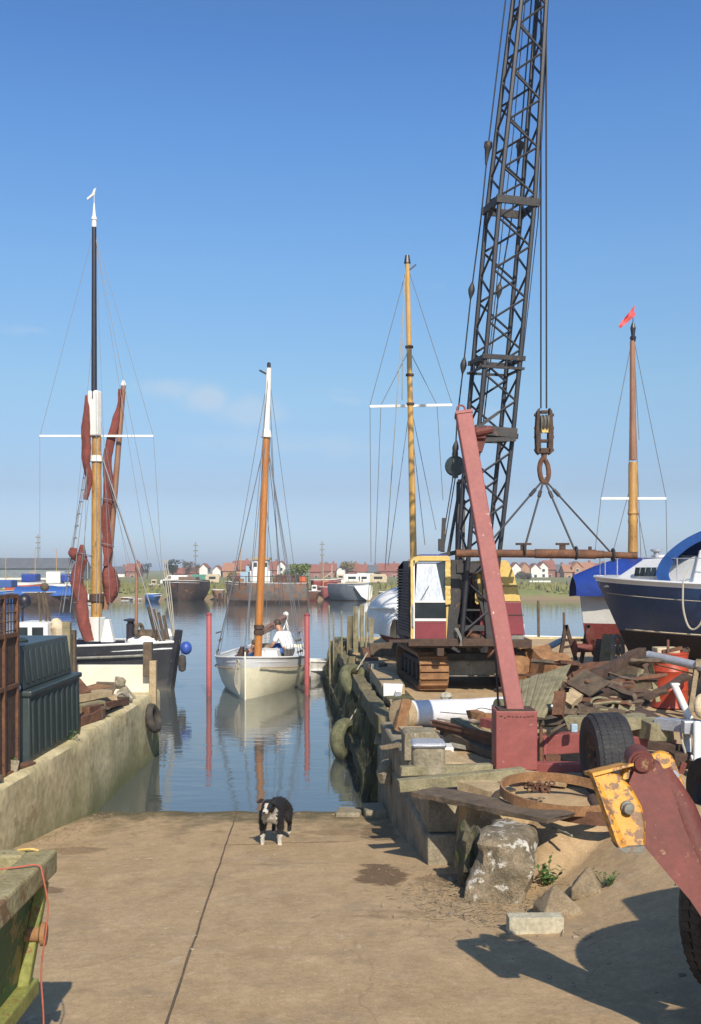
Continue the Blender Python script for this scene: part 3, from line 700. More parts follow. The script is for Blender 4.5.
tmx = mxb+.02
c = MB(); c.tube((tmx,-.15,zat(400)),(tmx,-.15,zat(229)),.085,.065,12); to = c.build('topmast','topmast',bg,local=True,smooth=True)
c = MB(); c.lathe([(.07,0),(.075,.03),(.07,.2),(.09,.22),(.085,.26),(.05,.35),(.03,.6),(.012,.72)],(tmx,-.15,zat(229)),n=12); c.build('truck','white',to,local=True,smooth=True)
c = MB(); zt_ = zat(229)+.7; c.tube((tmx,-.15,zt_),(tmx,-.15,zt_+.42),.008,n=5)
c.prism([(tmx-.02,-.15,zt_+.42),(tmx+.06,-.15,zt_+.46),(tmx+.0,-.15,zt_+.26),(tmx-.24,-.15,zt_+.14),(tmx-.26,-.15,zt_+.2),(tmx-.08,-.15,zt_+.3)],(0,.03,0)); c.build('wind_vane','white',to,local=True)
# crosstrees
zc = zat(436)
ux = V((math.cos(-bg.rotation_euler.z), math.sin(-bg.rotation_euler.z),0))   # world +x seen in local space
c = MB(); cc = V((mxb,0,zc)); a = cc-ux*1.68; b_ = cc+ux*1.68; c.beam(a,b_,.06,.06); c.build('crosstree','white',mo,local=True)
# furled sails
def bundle(mb, ctrl, rads, n=10, seed=0):
    pts = curve_pts(ctrl, 9); k = len(pts); n = n+6; rr_ = []
    for i in range(k):
        t = i/(k-1)*(len(rads)-1); a_ = int(min(t,len(rads)-2)); rr_.append(.80*lerp(rads[a_],rads[a_+1],t-a_)*(1+.05*math.sin(i*.8+seed)+.03*math.sin(i*2.1)))
    o = len(mb.v); mb.path(pts, rr_, n)
    for i in range(o, len(mb.v)): q9 = mb.v[i]; w9 = V((q9.x*6.5,q9.y*6.5,q9.z*1.1)); mb.v[i] = q9 + V((.08*mnoise.noise(q9*1.4)+.055*mnoise.noise(w9), .08*mnoise.noise(q9*1.4+V((5,5,5)))+.055*mnoise.noise(w9+V((9,2,1))), 0))
def bl(px_, py_, off=0.):  # point by the mast: photo column and height, local coordinates, off towards the viewer
    p = ux*((px_-97)*d_m/F) + V((mxb,0,0)); vy = V((-ux.y, ux.x, 0)); p = p - vy*off; p.z = zat(py_); return p
c = MB(); bundle(c, [bl(89,396,.1),bl(89,425,.15),bl(88.5,455,.15),bl(90,480,.15),bl(88,500,.15)], [.10,.14,.14,.11,.10]); c.build('topsail','sail_tan',bg,local=True,smooth=True)
c = MB(); bundle(c, [bl(86,545,.2),bl(84,560,.2),bl(79,580,.3),bl(84,600,.3),bl(86,618,.35),bl(92,640,.3)], [.08,.20,.23,.22,.22,.14],12,1); bundle(c,[bl(79,548,.3),bl(78,553,.3),bl(79,560,.2)],[.10,.16,.1],10); c.build('foresail','sail_tan',bg,local=True,smooth=True)
c = MB(); bundle(c, [bl(120,388,-.2),bl(114,425,-.2),bl(107,460,-.1),bl(106,495,-.1),bl(106,540,-.1),bl(105,566,-.1)], [.06,.13,.17,.16,.17,.12],12,2)
bundle(c, [bl(105,562,-.2),bl(108,575,-.25),bl(109,590,-.3),bl(107,603,-.3)], [.12,.27,.30,.15],12,3); c.build('mainsail','sail_tan',bg,local=True,smooth=True)
c = MB(); c.tube(bl(103,610,-.3), bl(121.5,384,-.3), .10,.075,10); so = c.build('sprit','mast_brown',bg,local=True,smooth=True)
c = MB(); c.lathe([(.08,0),(.085,.04),(.03,.16),(.01,.18)], bl(121.5,384,-.3), n=10); c.build('sprit_end','white',so,local=True)
c = MB(); 
tpt = V((tmx,-.15,zat(232)))
def decks(px_,py_,t_,s): return V((-Lb/2+Lb*t_, s*hbb(t_)*.97, shb(t_)))
wire(c, tpt, a, .008); wire(c, a, a+V((0,0,zat(560)-zat(436))), .008)
wire(c, tpt, b_, .008); wire(c, b_, b_+ux*.3+V((0,0,zat(598)-zat(436))), .008)
wire(c, tpt, decks(0,0,.985,1), .010); wire(c, tpt, bl(148,560,0), .007)
wire(c, bl(97,440), V((Lb/2-.5,0,shb(1))), .018)
wire(c, bl(103,460), bl(139,565,.2), .030); 
for q,(x0,x1) in enumerate([(88,63),(90,66),(90,76)]): wire(c, bl(x0,455,.1), bl(x1,612,.3*q), .014)
for q in range(11):
    y_ = 478+q*12; t_ = (y_-455)/157; wire(c, bl(lerp(88,63,t_),y_,.12), bl(lerp(90,66,t_)+1,y_,.12), .02)
wire(c, bl(90,470,.3), bl(88,560,.4), .01); wire(c, bl(92,500,.35), bl(83,600,.5), .01); wire(c, bl(99,395,.3), bl(100,610,.35), .01); wire(c, bl(104,470,.3), bl(103,640,.4), .012)
for q in range(5): c.torus(bl((86,80,84,107,106)[q],(555,578,604,500,545)[q],.25*(q<3)-.1), (.1,.2,1), (.2,.25,.23,.19,.19)[q]+.03, .012, 14, 5)
for (x0_,y0_,x1_,y1_) in ((97,300,70,600),(97,232,112,630),(99,440,150,636),(97,396,135,600),(92,440,60,615),(94,300,99,620),(101,440,125,640)): wire(c, bl(x0_,y0_,.1), bl(x1_,y1_,.1), .007)
c.build('rigging','wire',bg,local=True)
c = MB(); c.tube(bl(138.5,560,.2), bl(138,630,.2), .04,.05,10); c.build('bowsprit','mast_brown',bg,local=True,smooth=True)
c = MB(); c.lathe([(.12,0),(.13,.02),(.13,.5),(.10,.52),(.10,.58),(.21,.60),(.21,.64),(.05,.67)], bl(131,641,0), n=14); c.build('stove_pipe','topmast',bg,local=True,smooth=True)
c = MB(); q0 = bl(105,641,.5); c.prism([q0, q0+ux*.38, q0+ux*.24+V((0,0,.66)), q0+ux*.12+V((0,0,.66))], V((-ux.y,ux.x,0))*.3); c.build('skylight','white',bg,local=True,bev=.02)
c = MB(); c.ball(bl(143,641,-.1),.42,1.4,1,.45,n=16,jit=.2); c.ball(bl(166,636,-.2),.26,1.1,1,.8,n=12,jit=.2); c.build('deck_cover','tarp_white',bg,local=True,smooth=True)
c = MB()
for k in range(4): c.beam(bl(150+k*5,606+k*3,.2), bl(158+k*4,640,.2), .07,.07)
c.torus(bl(141,630,.2),(1,0,0),.18,.06,12,6); c.box(bl(148,634,0),(.5,.3,.25)); c.build('windlass','wood_dark',bg,local=True)
c = MB()
for k in range(3): c.path(curve_pts([bl(163+k*2,560,0), bl(168+k*2,600,0), bl(173+k,636,0)],4),.016,5)
c.build('headsail_rope','rope',bg,local=True)
# deckhouse aft and gear
c = MB(); q0 = bl(24,637,.2); c.obox(q0+ux*.50+V((0,0,.20)), ux*.48, V((-ux.y,ux.x,0))*.7, V((0,0,.27))); dk_ = c.build('deckhouse','white',bg,local=True,bev=.03)
c = MB()
for k in range(2): c.obox(q0+ux*(.25+.45*k)+V((0,0,.22))+V((ux.y,-ux.x,0))*.71, ux*.16, V((-ux.y,ux.x,0))*.02, V((0,0,.12)))
c.build('window','glass',dk_,local=True)
c = MB()
for q in ((40,42),(44,48),(46,52)): c.beam(bl(q[0],592,.1), bl(q[1],624,.1), .05,.05)
c.ball(bl(46,587,.1),.13,n=10); c.build('gantry','wood_dark',bg,local=True)
c = MB(); c.ball(bl(26,601,.1),.2,1,1,1.1,n=12); c.tube(bl(24,605,.1),bl(24,638,.1),.035); c.build('ventilator','topmast',bg,local=True,smooth=True)
c = MB(); bundle(c,[bl(60,618,.4),bl(62,626,.4),bl(62,640,.4)],[.12,.26,.2]); c.build('sail_cover','bag_cream',bg,local=True,smooth=True)
pf = W(bg,Lb/2+.12,-.05,0)
c = MB(); fb = V(((186-HX)*28.4/F,28.4,CZ-78*28.4/F)); c.ball(fb,.17,1,1,1.12,n=16); fo = one(c,'fender','plastic_blue','round blue rubber fender hanging at the black barge\'s bow','fender',smooth=True)
c = MB(); fb2 = fb+V((-.09,-.12,-.42)); c.lathe([(.03,-.24),(.10,-.2),(.12,0),(.10,.2),(.03,.24)],fb2,n=12); c.tube(fb2+V((0,0,.22)),fb+V((-.2,0,.25)),.012,n=5); one(c,'fender','rubber_dusty','grey sausage fender hanging under the blue one at the barge\'s bow','fender',smooth=True)
# ------------------------------------------------------------ left quay things
# cream panel standing at the quay's end
c = MB(); c.cube(-5.25,-3.68,18.3,18.4,ZL,CZ-95*.0183); 
one(c,'boundary_wall','panel_white','low cream-painted wall standing across the end of the left quay','wall',bev=.01)
t = thing('mooring_post','short square post at the end of the left quay, dark above and tan below','post',(-3.58,18.15,ZL-.3))
c = MB(); c.box((0,0,.45),(.12,.12,.95)); c.build('post','wood_pale',t,local=True,bev=.008)
c = MB(); c.box((-.10,.03,.95),(.16,.14,.62)); c.build('post_head','wood_dark',t,local=True,bev=.01)
c = MB(); c.torus((-3.5,17.75,.80),(1,-.15,.25),.20,.07,22,9,1.1); one(c,'tyre_fender','rubber_dusty','old tyre hung over the far end of the left quay wall','tyre',smooth=True)

# dark dolphins behind the tank
for k,(px_,t_,b_,w_,lab) in enumerate([(67,622,662,.13,'grey weathered timber bollard just behind the green tank'),(72.5,630,662,.12,'darker timber bollard to the right of the grey one behind the green tank')]):
    d_ = 17.2+.4*k; p = P(px_,t_,d_); c = MB(); c.plank((p.x,d_,ZL-.02),(p.x,d_,p.z),w_,w_,seg=5,jit=.006,seed=k)
    one(c,'timber_bollard','wood_dark' if k else 'wood_green',lab,'bollard',bev=.008)

# green oil tank
tk = thing('storage_tank','dark green ribbed plastic tank in two stacked halves on the left quay','tank',(-4.17,12.7,ZL))
def tank_box(x0,x1,y0,y1,z0,z1,tap,nx,ny,rib,name,par,m='tank_green'):
    c = MB()
    c.add([(x0,y0,z0),(x1,y0,z0),(x1,y1,z0),(x0,y1,z0),(x0+tap,y0+tap,z1),(x1-tap,y0+tap,z1),(x1-tap,y1-tap,z1),(x0+tap,y1-tap,z1)],[(3,2,1,0),(4,5,6,7),(0,1,5,4),(1,2,6,5),(2,3,7,6),(3,0,4,7)])
    for i in range(ny):   # ribs on the long side
        y_ = lerp(y0+.14,y1-.14,i/(ny-1)); c.prism([(x1-.01,y_-.055,z0+.06),(x1+rib,y_-.035,z0+.06),(x1+rib,y_+.035,z0+.06),(x1-.01,y_+.055,z0+.06)],(-tap*.85,0,z1-z0-.12))
    o = c.build(name,m,par,local=True,bev=.018,smooth=True); return o
lo = tank_box(-.45,.45,-1.08,1.08,.02,.80,.015,4,9,.016,'lower_tank',tk)
c = MB(); c.box((0,0,.83),(.94,2.2,.07)); c.build('rim','tank_green',tk,local=True,bev=.02)
up = tank_box(-.42,.36,-1.02,.98,.87,1.38,.05,4,9,.014,'upper_tank',tk)
c = MB(); c.box((.02,-1.012,1.10),(.22,.03,.2)); c.build('data_plate','white',up,local=True)
c = MB(); c.box((-.03,-1.03,1.10),(.55,.02,.36)); c.build('front_panel','tank_green',up,local=True,bev=.01)
c = MB(); c.lathe([(.16,0),(.17,.03),(.14,.06),(.02,.07)],(0,-.3,1.37),n=16); c.build('filler_cap','tank_green',up,local=True,smooth=True)
c = MB(); c.lathe([(.02,0),(.05,.01),(.05,.05),(.02,.06)],(.30,-1.09,.9),(0,-1,0),n=10); c.build('valve','galv',tk,local=True)

# rusty gate / stillage at the left border
gt = thing('steel_gate','tall rusty steel gate with a barred top at the left edge beside the green tank','gate',(-3.75,10.85,ZL))
c = MB()
for (y0) in (-1.0,-.05,.38): c.box((0,y0,.98),(.05,.05,2.02))
for z_ in (.03,.98,1.55,1.98): c.box((0,-.3,z_),(.045,1.36,.045))
c.build('frame','rust',gt,local=True)
c = MB(); c.box((-.01,-.3,.78),(.012,1.3,1.5)); c.build('sheet','rust_dark',gt,local=True)
c = MB()
for k in range(15): c.tube((0,-.93+k*.094,1.52),(0,-.93+k*.094,1.98),.008,n=5)
for k in range(4): c.tube((0,-1,1.60+k*.1),(0,.38,1.60+k*.1),.006,n=5)
c.build('grille','rust_dark',gt,local=True)
c = MB(); c.box((-.16,-.62,1.5),(.05,.5,1.0)); c.build('orange_panel','orange',gt,local=True)

def slab(name,label,cat,p0,p1,w,h,m,roll=0,jit=.006,seg=6,group=None,bend=0,seed=0,bev=.004):
    c = MB(); c.plank(p0,p1,w,h,roll,seg,jit,bend,seed); return one(c,name,m,label,cat,group,bev=bev)
z = ZL+.02
slab('timber_beam','pale timber lying along the edge in the left quay\'s scrap heap','timber',(-4.55,14.2,z+.30),(-3.80,15.6,z+.34),.22,.10,'wood_pale',seed=1)
slab('timber_beam','grey timber under the pale one in the left quay\'s scrap heap','timber',(-4.5,14.0,z+.18),(-3.82,15.3,z+.20),.2,.12,'wood_green',seed=2)
slab('timber_beam','dark rotten timber low in the left quay\'s scrap heap','timber',(-4.6,13.9,z+.07),(-3.8,15.0,z+.08),.25,.12,'wood_dark',seed=3)
slab('steel_plate','rusty red plate tilted on top of the left quay\'s scrap heap','plate',(-4.75,14.9,z+.36),(-4.1,15.4,z+.50),.55,.02,'rust',roll=.35,seed=4)
slab('steel_girder','rusty red girder at the foot of the left quay\'s scrap heap','girder',(-3.98,13.75,z+.07),(-3.76,15.1,z+.10),.15,.13,'rust',seed=5)
slab('steel_girder','short rusty girder behind the scrap heap, next to the tyre','girder',(-4.0,15.6,z+.06),(-3.74,16.6,z+.09),.14,.12,'rust_dark',seed=6)
slab('timber_beam','short sawn timber end in front of the leaning stone on the left quay','timber',(-4.1,15.7,z+.18),(-3.72,15.9,z+.22),.12,.09,'wood_pale',seed=7)
c = MB(); c.torus((-4.6,16.0,z+.36),(.1,-.2,1),.28,.085,22,9); one(c,'tyre','rubber','black tyre lying on top of the left quay\'s scrap heap','tyre',smooth=True)
slab('steel_plate','grey sheet leaning against the cream panel on the left quay','plate',(-4.35,17.4,z+.0),(-4.30,17.7,z+.26),.4,.02,'wood_dark',seed=8)
c = MB(); c.ball((-3.85,16.9,z+.12),.13,.9,.8,1.1,n=12,jit=.6); c.ball((-3.92,16.95,z+.34),.10,1,.8,1.1,n=10,jit=.6,seed=4); one(c,'stone_block','block','lumpy upright stone near the end of the left quay','stone',smooth=False)
c = MB(); c.path(curve_pts([(-3.95,16.2,z+.02),(-3.80,16.5,z+.22),(-3.7,16.9,z+.05),(-3.9,17.1,z+.3),(-3.75,17.4,z+.03)],6),.025,6); one(c,'rope','rope','tangle of old rope round the upright stone on the left quay','rope')
slab('timber_beam','long reddish-brown beam along the wall edge in the left quay\'s scrap heap','timber',(-3.86,14.6,z+.20),(-3.72,16.2,z+.12),.12,.10,'rust',seed=15)
slab('timber_beam','splintered dark board hanging over the edge of the left quay\'s scrap heap','timber',(-4.2,14.8,z+.26),(-3.68,15.2,z+.15),.14,.04,'wood_dark',seed=16)
slab('steel_plate','orange rusty sheet lying flat behind the pale timber on the left quay','plate',(-4.5,15.3,z+.30),(-4.0,16.2,z+.38),.4,.02,'rust_orange',seed=17)
slab('timber_beam','short grey board on the wall top at the foot of the rusty gate','timber',(-3.95,9.9,z+.05),(-3.7,10.5,z+.07),.12,.06,'wood_dark',seed=9)
c = MB(); c.box((-3.78,11.15,z+.08),(.12,.2,.13),rz=.5,ry=.2); one(c,'brick','block','small pale broken block between the rusty gate and the green tank','block',bev=.01)
slab('steel_plate','rusty flat scrap on the wall top below the tank\'s near corner','plate',(-3.85,10.9,z+.03),(-3.68,11.55,z+.03),.12,.03,'rust',seed=10)
c = MB(); c.ball((-3.82,10.6,z+.03),.09,1.5,1.3,.6,n=9,jit=.7); one(c,'stone_block','block','brown rubble lump on the wall top in front of the rusty gate','stone')
slab('timber_beam','dead grey log on the wall top by the lower edge of the rusty gate','timber',(-4.1,10.3,z+.10),(-3.75,10.15,z+.06),.09,.09,'wood_green',seed=12)
def weed(label, loc, h, n, sp, seed=0, group='weeds growing in cracks'):
    t = thing('weed', label, 'plant', loc, 0, group); rr = random.Random(seed); st = MB(); lf = MB()
    for i in range(n):
        a = rr.uniform(0,6.28); q = V((sp*math.cos(a)*rr.random(), sp*math.sin(a)*rr.random(), 0)); tip = q*1.6+V((0,0,h*rr.uniform(.5,1)))
        st.path([q*.4, tip], [.003,.0015], 4)
        for k in range(5):
            c0 = (q*.4).lerp(tip, .3+.17*k); b = rr.uniform(0,6.28); l = h*.28; e = V((math.cos(b)*l, math.sin(b)*l, l*.5)); s = V((-math.sin(b),math.cos(b),0))*l*.28
            lf.add([c0, c0+e*.5+s, c0+e, c0+e*.5-s], [(0,1,2,3)])
    st.build('stem','leaf',t,local=True); lf.build('leaf','leaf',t,local=True,fix=False); return t
weed('small bright green weed at the near foot of the green tank',(-3.86,11.05,z),.20,12,.11,1)
weed('small weed on the wall top at the far foot of the green tank',(-3.68,13.2,z),.17,8,.08,2)

# ------------------------------------------------------------ right quay
def blk(label,y0,y1,z0,z1,dx0,dx1,m,rz=0,seed=0,name='concrete_block',cat='block'):
    c = MB(); n = 7; rows = []; rr = random.Random(seed)
    x0a = qx(y0)+dx0; x0b = qx(y1)+dx0; w_ = dx1-dx0
    pl = []
    for i in range(n+1):
        t_ = i/n; y_ = lerp(y0,y1,t_); x_ = lerp(x0a,x0b,t_); j = lambda: rr.uniform(-.008,.008)
        pl.append([(x_+j(),y_,z0),(x_+j(),y_,lerp(z0,z1,.5)),(x_+j(),y_,z1-.03),(x_+.03,y_,z1+j()),(x_+w_-.05,y_,z1+j()),(x_+w_,y_,z1-.06+j()),(x_+w_,y_,z0)])
    k = len(pl[0]); vs = [p for r in pl for p in r]; fs = []
    for i in range(n):
        for j_ in range(k): fs.append((i*k+j_, i*k+(j_+1) % k, (i+1)*k+(j_+1) % k, (i+1)*k+j_))
    fs += [tuple(range(k)), tuple(n*k+a for a in reversed(range(k)))]
    c.add(vs,fs); return one(c,name,m,label,cat,bev=.012)
blk('lowest concrete block nearest the slipway, with a speckled end face',9.64,11.3,.30,.875,0,.37,'block',seed=1)
blk('low concrete block in the middle of the lower course beside the slip',11.33,13.0,.05,.86,0,.4,'block',seed=2)
blk('low concrete block at the water\'s edge, last of the lower course',13.03,14.9,-.5,.84,0,.4,'block',seed=3)
blk('upper concrete block at the near end of the retaining wall, under the crossed timbers',9.70,11.1,.885,1.26,.02,.55,'block',seed=4)
blk('upper concrete block in the middle of the retaining wall',11.13,12.8,.87,1.27,.02,.5,'block',seed=5)
blk('upper concrete block beside the water, far end of the retaining wall',12.83,14.4,.85,1.25,.0,.5,'block',seed=6)
blk('rough squared block standing on the wall behind the capped post',11.3,11.65,1.275,1.60,-.02,.38,'block',seed=7)
t = thing('capped_post','stubby square concrete post with a blue-grey cap beside the crossed timbers','post',(qx(10.5)+.13,10.5,1.27))
c = MB(); c.prism([(-.17,-.16,0),(.17,-.16,0),(.17,.16,0),(-.17,.16,0)],(0,0,.33)); c.build('post','block',t,local=True,bev=.05,smooth=True)
c = MB(); c.prism([(-.18,-.17,.31),(.18,-.17,.31),(.18,.17,.31),(-.18,.17,.31)],(0,0,.06)); c.build('cap','galv',t,local=True,bev=.03,smooth=True)
c = MB(); c.ball(G(388,757,1.0)+V((0,0,-.2)),.16,1,1,1.1,n=9,jit=.4); one(c,'stone_block','block','tan broken stone wedged at the water corner of the concrete blocks','stone',bev=.01)

# edge kerb beam farther along and its white end
slab('edge_beam','long tan timber kerb along the quay edge, its near end painted white','kerb',(.74,17.3,ZQ+.06),(.48,22.5,ZQ+.08),.40,.22,'wood_pale',seg=10,jit=.008,seed=21)
c = MB(); c.prism([(.57,17.15,ZQ-.22),(.84,17.12,ZQ-.22),(.90,17.15,ZQ+.19),(.56,17.15,ZQ+.20)],(0,.10,0)); one(c,'end_board','white','white painted board closing the near end of the timber kerb','board',bev=.01)
c = MB(); c.box((.80,17.08,ZQ-.02),(.10,.08,.22),ry=.15); one(c,'bracket','galv','blue-grey steel bracket on the white end board of the kerb','bracket',bev=.01)
slab('leaning_plank','narrow brown plank leaning on the quay face under the white end board','plank',P(378,744,15.2),P(386,708,16.4),.13,.035,'wood_pale',seed=22)
slab('leaning_plank','reddish short plank standing at the left end of the wrapped spar','plank',P(399,731,13.2),P(407,699,13.3),.14,.05,'rust_orange',seed=23,roll=1.2)

# weedy quay face: individual timber piles
rr = random.Random(11)
pl = []
y_ = 14.9; k = 0
words = ['tallest','leaning','stout','slender','split-topped','green-slimed','broken-topped','pale-topped','crooked','mossy','tapered','square-cut','weed-hung','rounded']
while y_ < 30.5:
    x_ = qx(y_)-.02+rr.uniform(-.10,.06); h_ = rr.uniform(.72,1.20)+(.22 if rr.random()<.18 else 0); w_ = rr.uniform(.11,.20)
    c = MB(); c.plank((x_+rr.uniform(-.08,.08)-.18,y_,-1.3),(x_+.20,y_+rr.uniform(-.06,.06),h_),w_,w_*rr.uniform(.7,1),roll=rr.uniform(-.8,.8),seg=12,jit=.028,seed=k+40)
    o = one(c,'quay_pile','pile','weathered weed-hung timber pile in the row facing the right quay','pile','weedy piles along the right quay face',bev=.01); pl.append(o)
    y_ += w_+rr.uniform(.12,.42); k += 1
# horizontal walings
slab('quay_waling','dark heavy timber waling along the top of the piled quay face','timber',(qx(14.9)+.12,14.9,1.12),(qx(30.5)+.12,30.5,1.12),.22,.26,'pile',seg=30,jit=.02,seed=31)
slab('quay_waling','weed-covered timber waling near the water on the piled quay face','timber',(qx(15)-.14,15.0,.30),(qx(30)-.14,30.0,.30),.14,.2,'weed',seg=30,jit=.025,seed=32)
c = MB(); rows = []
for i in range(60):
    yy = 14.4+i*(31.5-14.4)/59; rows.append([(qx(yy)+.20+.12*max(z_,0)+.09*mnoise.noise(V((yy*2,z_*3,0))), yy, z_) for z_ in (-1.3,-.6,0,.3,.6,.9,1.2,1.27)]+[(qx(yy)+.65,yy,1.285)])
c.sheet(rows,(.12,0,0)); one(c,'quay_wall','weed','weedy earth and timber face of the right quay behind its piles','wall')
# weed curtains hanging
c = MB(); rr = random.Random(4)
for i in range(4200):
    yy = rr.uniform(14.8,30); zt = rr.uniform(-.05,1.0) if yy < 24 else rr.uniform(-.05,.8); xx = qx(yy)-.16+.12*zt+rr.uniform(-.10,.10); l = rr.uniform(.08,.35); w_ = rr.uniform(.008,.025)
    if mnoise.noise(V((yy*.9,zt*1.5,0))) < -.08: continue
    c.add([(xx,yy-w_,zt),(xx-.01,yy+w_,zt),(xx-.02-rr.random()*.03,yy,zt-l)],[(0,1,2)])
tag(c.build('seaweed','weed',fix=False),'green-brown seaweed hanging on the right quay\'s piles','seaweed',kind='stuff')
# taller posts and thin stakes
for i,(px_,t_,d_,w_,lab) in enumerate([(350.5,617,27.5,.16,'dark square-headed post rising above the far end of the right quay'),
        (356,607,26.0,.12,'pale dry post, the taller of the pair beside the white-covered boat'),
        (362,604,24.5,.10,'thin grey post right behind the hanging tyre\'s quay corner'),
        (371,618,23.5,.11,'rounded post leaning towards the white-covered boat'),
        (345,640,28.5,.20,'thick low weedy post at the far quay corner')]):
    p = P(px_,t_,d_); c = MB(); c.plank((p.x+.03*(i-2),d_,-1.2),(p.x,d_,p.z),w_,w_,seg=7,jit=.012,seed=i+70); one(c,'quay_post','pile' if i in (0,4) else 'wood_green',lab,'post',bev=.008)
for i,(px_,t_,d_,x2) in enumerate([(329,605,26.6,331),(333.5,612,27.6,334),(341.5,611,25.6,343),(366,612,22.5,367)]):
    p = P(px_,t_,d_); c = MB(); c.path([((x2-HX)*d_/F,d_,-1.2),p],[.03,.022],7); one(c,'thin_stake','wood_green','thin bare stake standing in the water off the right quay, '+['leftmost of the four','second from the left','third, close to the piles','nearest, between the quay posts'][i],'stake','thin stakes off the right quay')
# tyres on the quay face
def tyre_f(label,p,ax,R_,r_,m='tyre_weedy'):
    t = thing('tyre_fender',label,'tyre',p); c = MB(); c.torus((0,0,0),ax,R_,r_,24,10,1.25); c.build('tyre',m,t,local=True,smooth=True)
    c = MB(); c.tube((0,0,R_*.8),(.22,.1,R_+.28),.014,n=6); c.build('rope','rope',t,local=True)
tyre_f('large weedy tyre hung slanting over the piles of the right quay',P(357,683,20.8),(1,-.75,.85),.34,.115)
tyre_f('second weedy tyre low on the right quay face just above the water',(qx(18.4)-.27,18.4,.30),(1,-.6,.1),.30,.11)
c = MB(); c.box(P(349,668,23),(.16,.1,.1),ry=.3); one(c,'float','pipe_blue','small pale blue float caught in the weed of the right quay','float',bev=.02)
c = MB()
for k in range(5): c.path(curve_pts([P(372+k*1.5,664,20.0),P(371+k*2,685,19.6),P(373+k,705,19.2)],5),.012,5)
one(c,'rope','rope','bundle of old ropes hanging over the quay beside the large tyre','rope')
slab('timber_beam','long grey baulk lying across the quay in front of the crane tracks','timber',P(370,650,21.2),P(399,649,21.2),.3,.28,'wood_dark',seed=33)
slab('steel_plate','rusty plates at the quay edge above the large tyre','plate',P(368,648,22.2),P(374,668,21.4),.3,.05,'rust',seed=34)
slab('timber_beam','brown timber end poking out of the piles near the tyre','timber',P(372,672,20.3),P(383,668,20.6),.22,.2,'wood_dark',seed=35)
c = MB(); c.box(P(380,746,14.6)+V((-.05,0,-.05)),(.2,.5,.3)); 
slab('timber_beam','reddish short board lying at the slip\'s edge beside the water','timber',G(364,783,.03)+V((0,0,.06)),G(380,785,.03)+V((0,0,.05)),.12,.05,'rust_orange',seed=36)
# blocks at the corner of slip and water
c = MB(); c.box((.33,13.7,slip(13.7)+.02),(.30,.5,.22),rz=.1); one(c,'stone_block','concrete','low mossy block at the top right corner of the slip by the water','stone',bev=.03)
c = MB(); c.box((-.02,13.75,slip(13.75)),(.34,.35,.16),rz=-.1); one(c,'stone_block','block','flat dark stone left of the mossy block at the slip\'s water edge','stone',bev=.03)
# ------------------------------------------------------------ crawler crane
cr = thing('crawler_crane','old yellow and maroon crawler crane with a dark lattice boom at the quay edge','crane',(2.2,19.4,ZQ))
td = V((.09,-1,0)).normalized()            # forward direction of the tracks
ts = V((-td.y*-1,0,0)); ts = V((-td.y, td.x, 0))*1.0   # sideways
def trk(cx, cy, name):
    o_ = V((cx,cy,ZQ)); w_ = .52; Lh = 1.25; r_ = .30
    prof = []
    for i in range(9):
        a = -math.pi/2+math.pi*i/8; prof.append((Lh+r_*.9*math.cos(a), .34+r_*math.sin(a)))
    for i in range(9):
        a = math.pi/2+math.pi*i/8; prof.append((-Lh+r_*.9*math.cos(a), .34+r_*math.sin(a)))
    c = MB(); n = len(prof)
    pts3 = [o_+td*a+V((0,0,b)) for a,b in prof]
    # shoes: plates round the loop
    per = []; 
    for i in range(n):
        a = pts3[i]; b = pts3[(i+1) % n]; l = (b-a).length; m_ = max(1,int(l/.22+.5))
        for k in range(m_): per.append((a.lerp(b,k/m_), a.lerp(b,(k+1)/m_)))
    cen = o_+V((0,0,.34))
    for a,b in per:
        mid = (a+b)/2; d = (b-a).normalized(); nr = (mid-cen); 
        nr = V((0,0,0))+ (d.cross(ts)); 
        if nr.dot(mid-cen) < 0: nr = -nr
        c.obox(mid, d*(b-a).length*.47, ts*w_/2, nr*.035)
        c.obox(mid+nr*.045-d*(b-a).length*.3, d*.015, ts*w_/2*.94, nr*.02)
    s_ = c.build(name,'rust_orange',cr,bev=.006)
    c = MB(); c.obox(o_+V((0,0,.34)), td*(Lh), ts*(w_*.30), V((0,0,.15)))
    for i in range(6): c.lathe([(.03,-w_*.4),(.15,-w_*.38),(.15,w_*.38),(.03,w_*.4)], o_+td*lerp(-Lh,Lh,i/5)+V((0,0,.27)), ts, 14)
    c.build('track_frame','rust_dark',s_)
    return s_
trk(1.34,19.15,'track'); trk(3.04,19.15,'track')
c = MB(); c.cube(1.7,3.1,18.3,20.1,ZQ+.28,ZQ+.62); c.cube(1.72,3.02,18.0,18.12,ZQ+.26,ZQ+.50); c.cube(1.72,3.02,17.97,18.14,ZQ+.235,ZQ+.255); c.cube(1.72,3.02,17.97,18.14,ZQ+.505,ZQ+.525); c.cube(2.15,2.2,17.98,18.1,ZQ+.26,ZQ+.5); c.cube(2.55,2.62,17.98,18.1,ZQ+.26,ZQ+.5)
c.build('undercarriage','grey_steel',cr,bev=.01)
c = MB(); c.lathe([(.2,0),(.75,.0),(.78,.05),(.78,.12),(.2,.14)],(2.35,19.0,ZQ+.62),n=28); c.build('turntable','crane_dark',cr,smooth=True)
c = MB(); c.cube(.98,3.15,17.35,21.2,ZQ+.80,ZQ+.94); c.cube(1.0,2.75,17.28,17.36,ZQ+.83,ZQ+.96); c.cube(1.5,1.62,17.3,20.5,ZQ+.66,ZQ+.80); c.cube(2.5,2.62,17.3,20.5,ZQ+.66,ZQ+.80)
c.build('platform','rust_dark',cr,bev=.01)
zp = ZQ+.95   # platform top 2.23
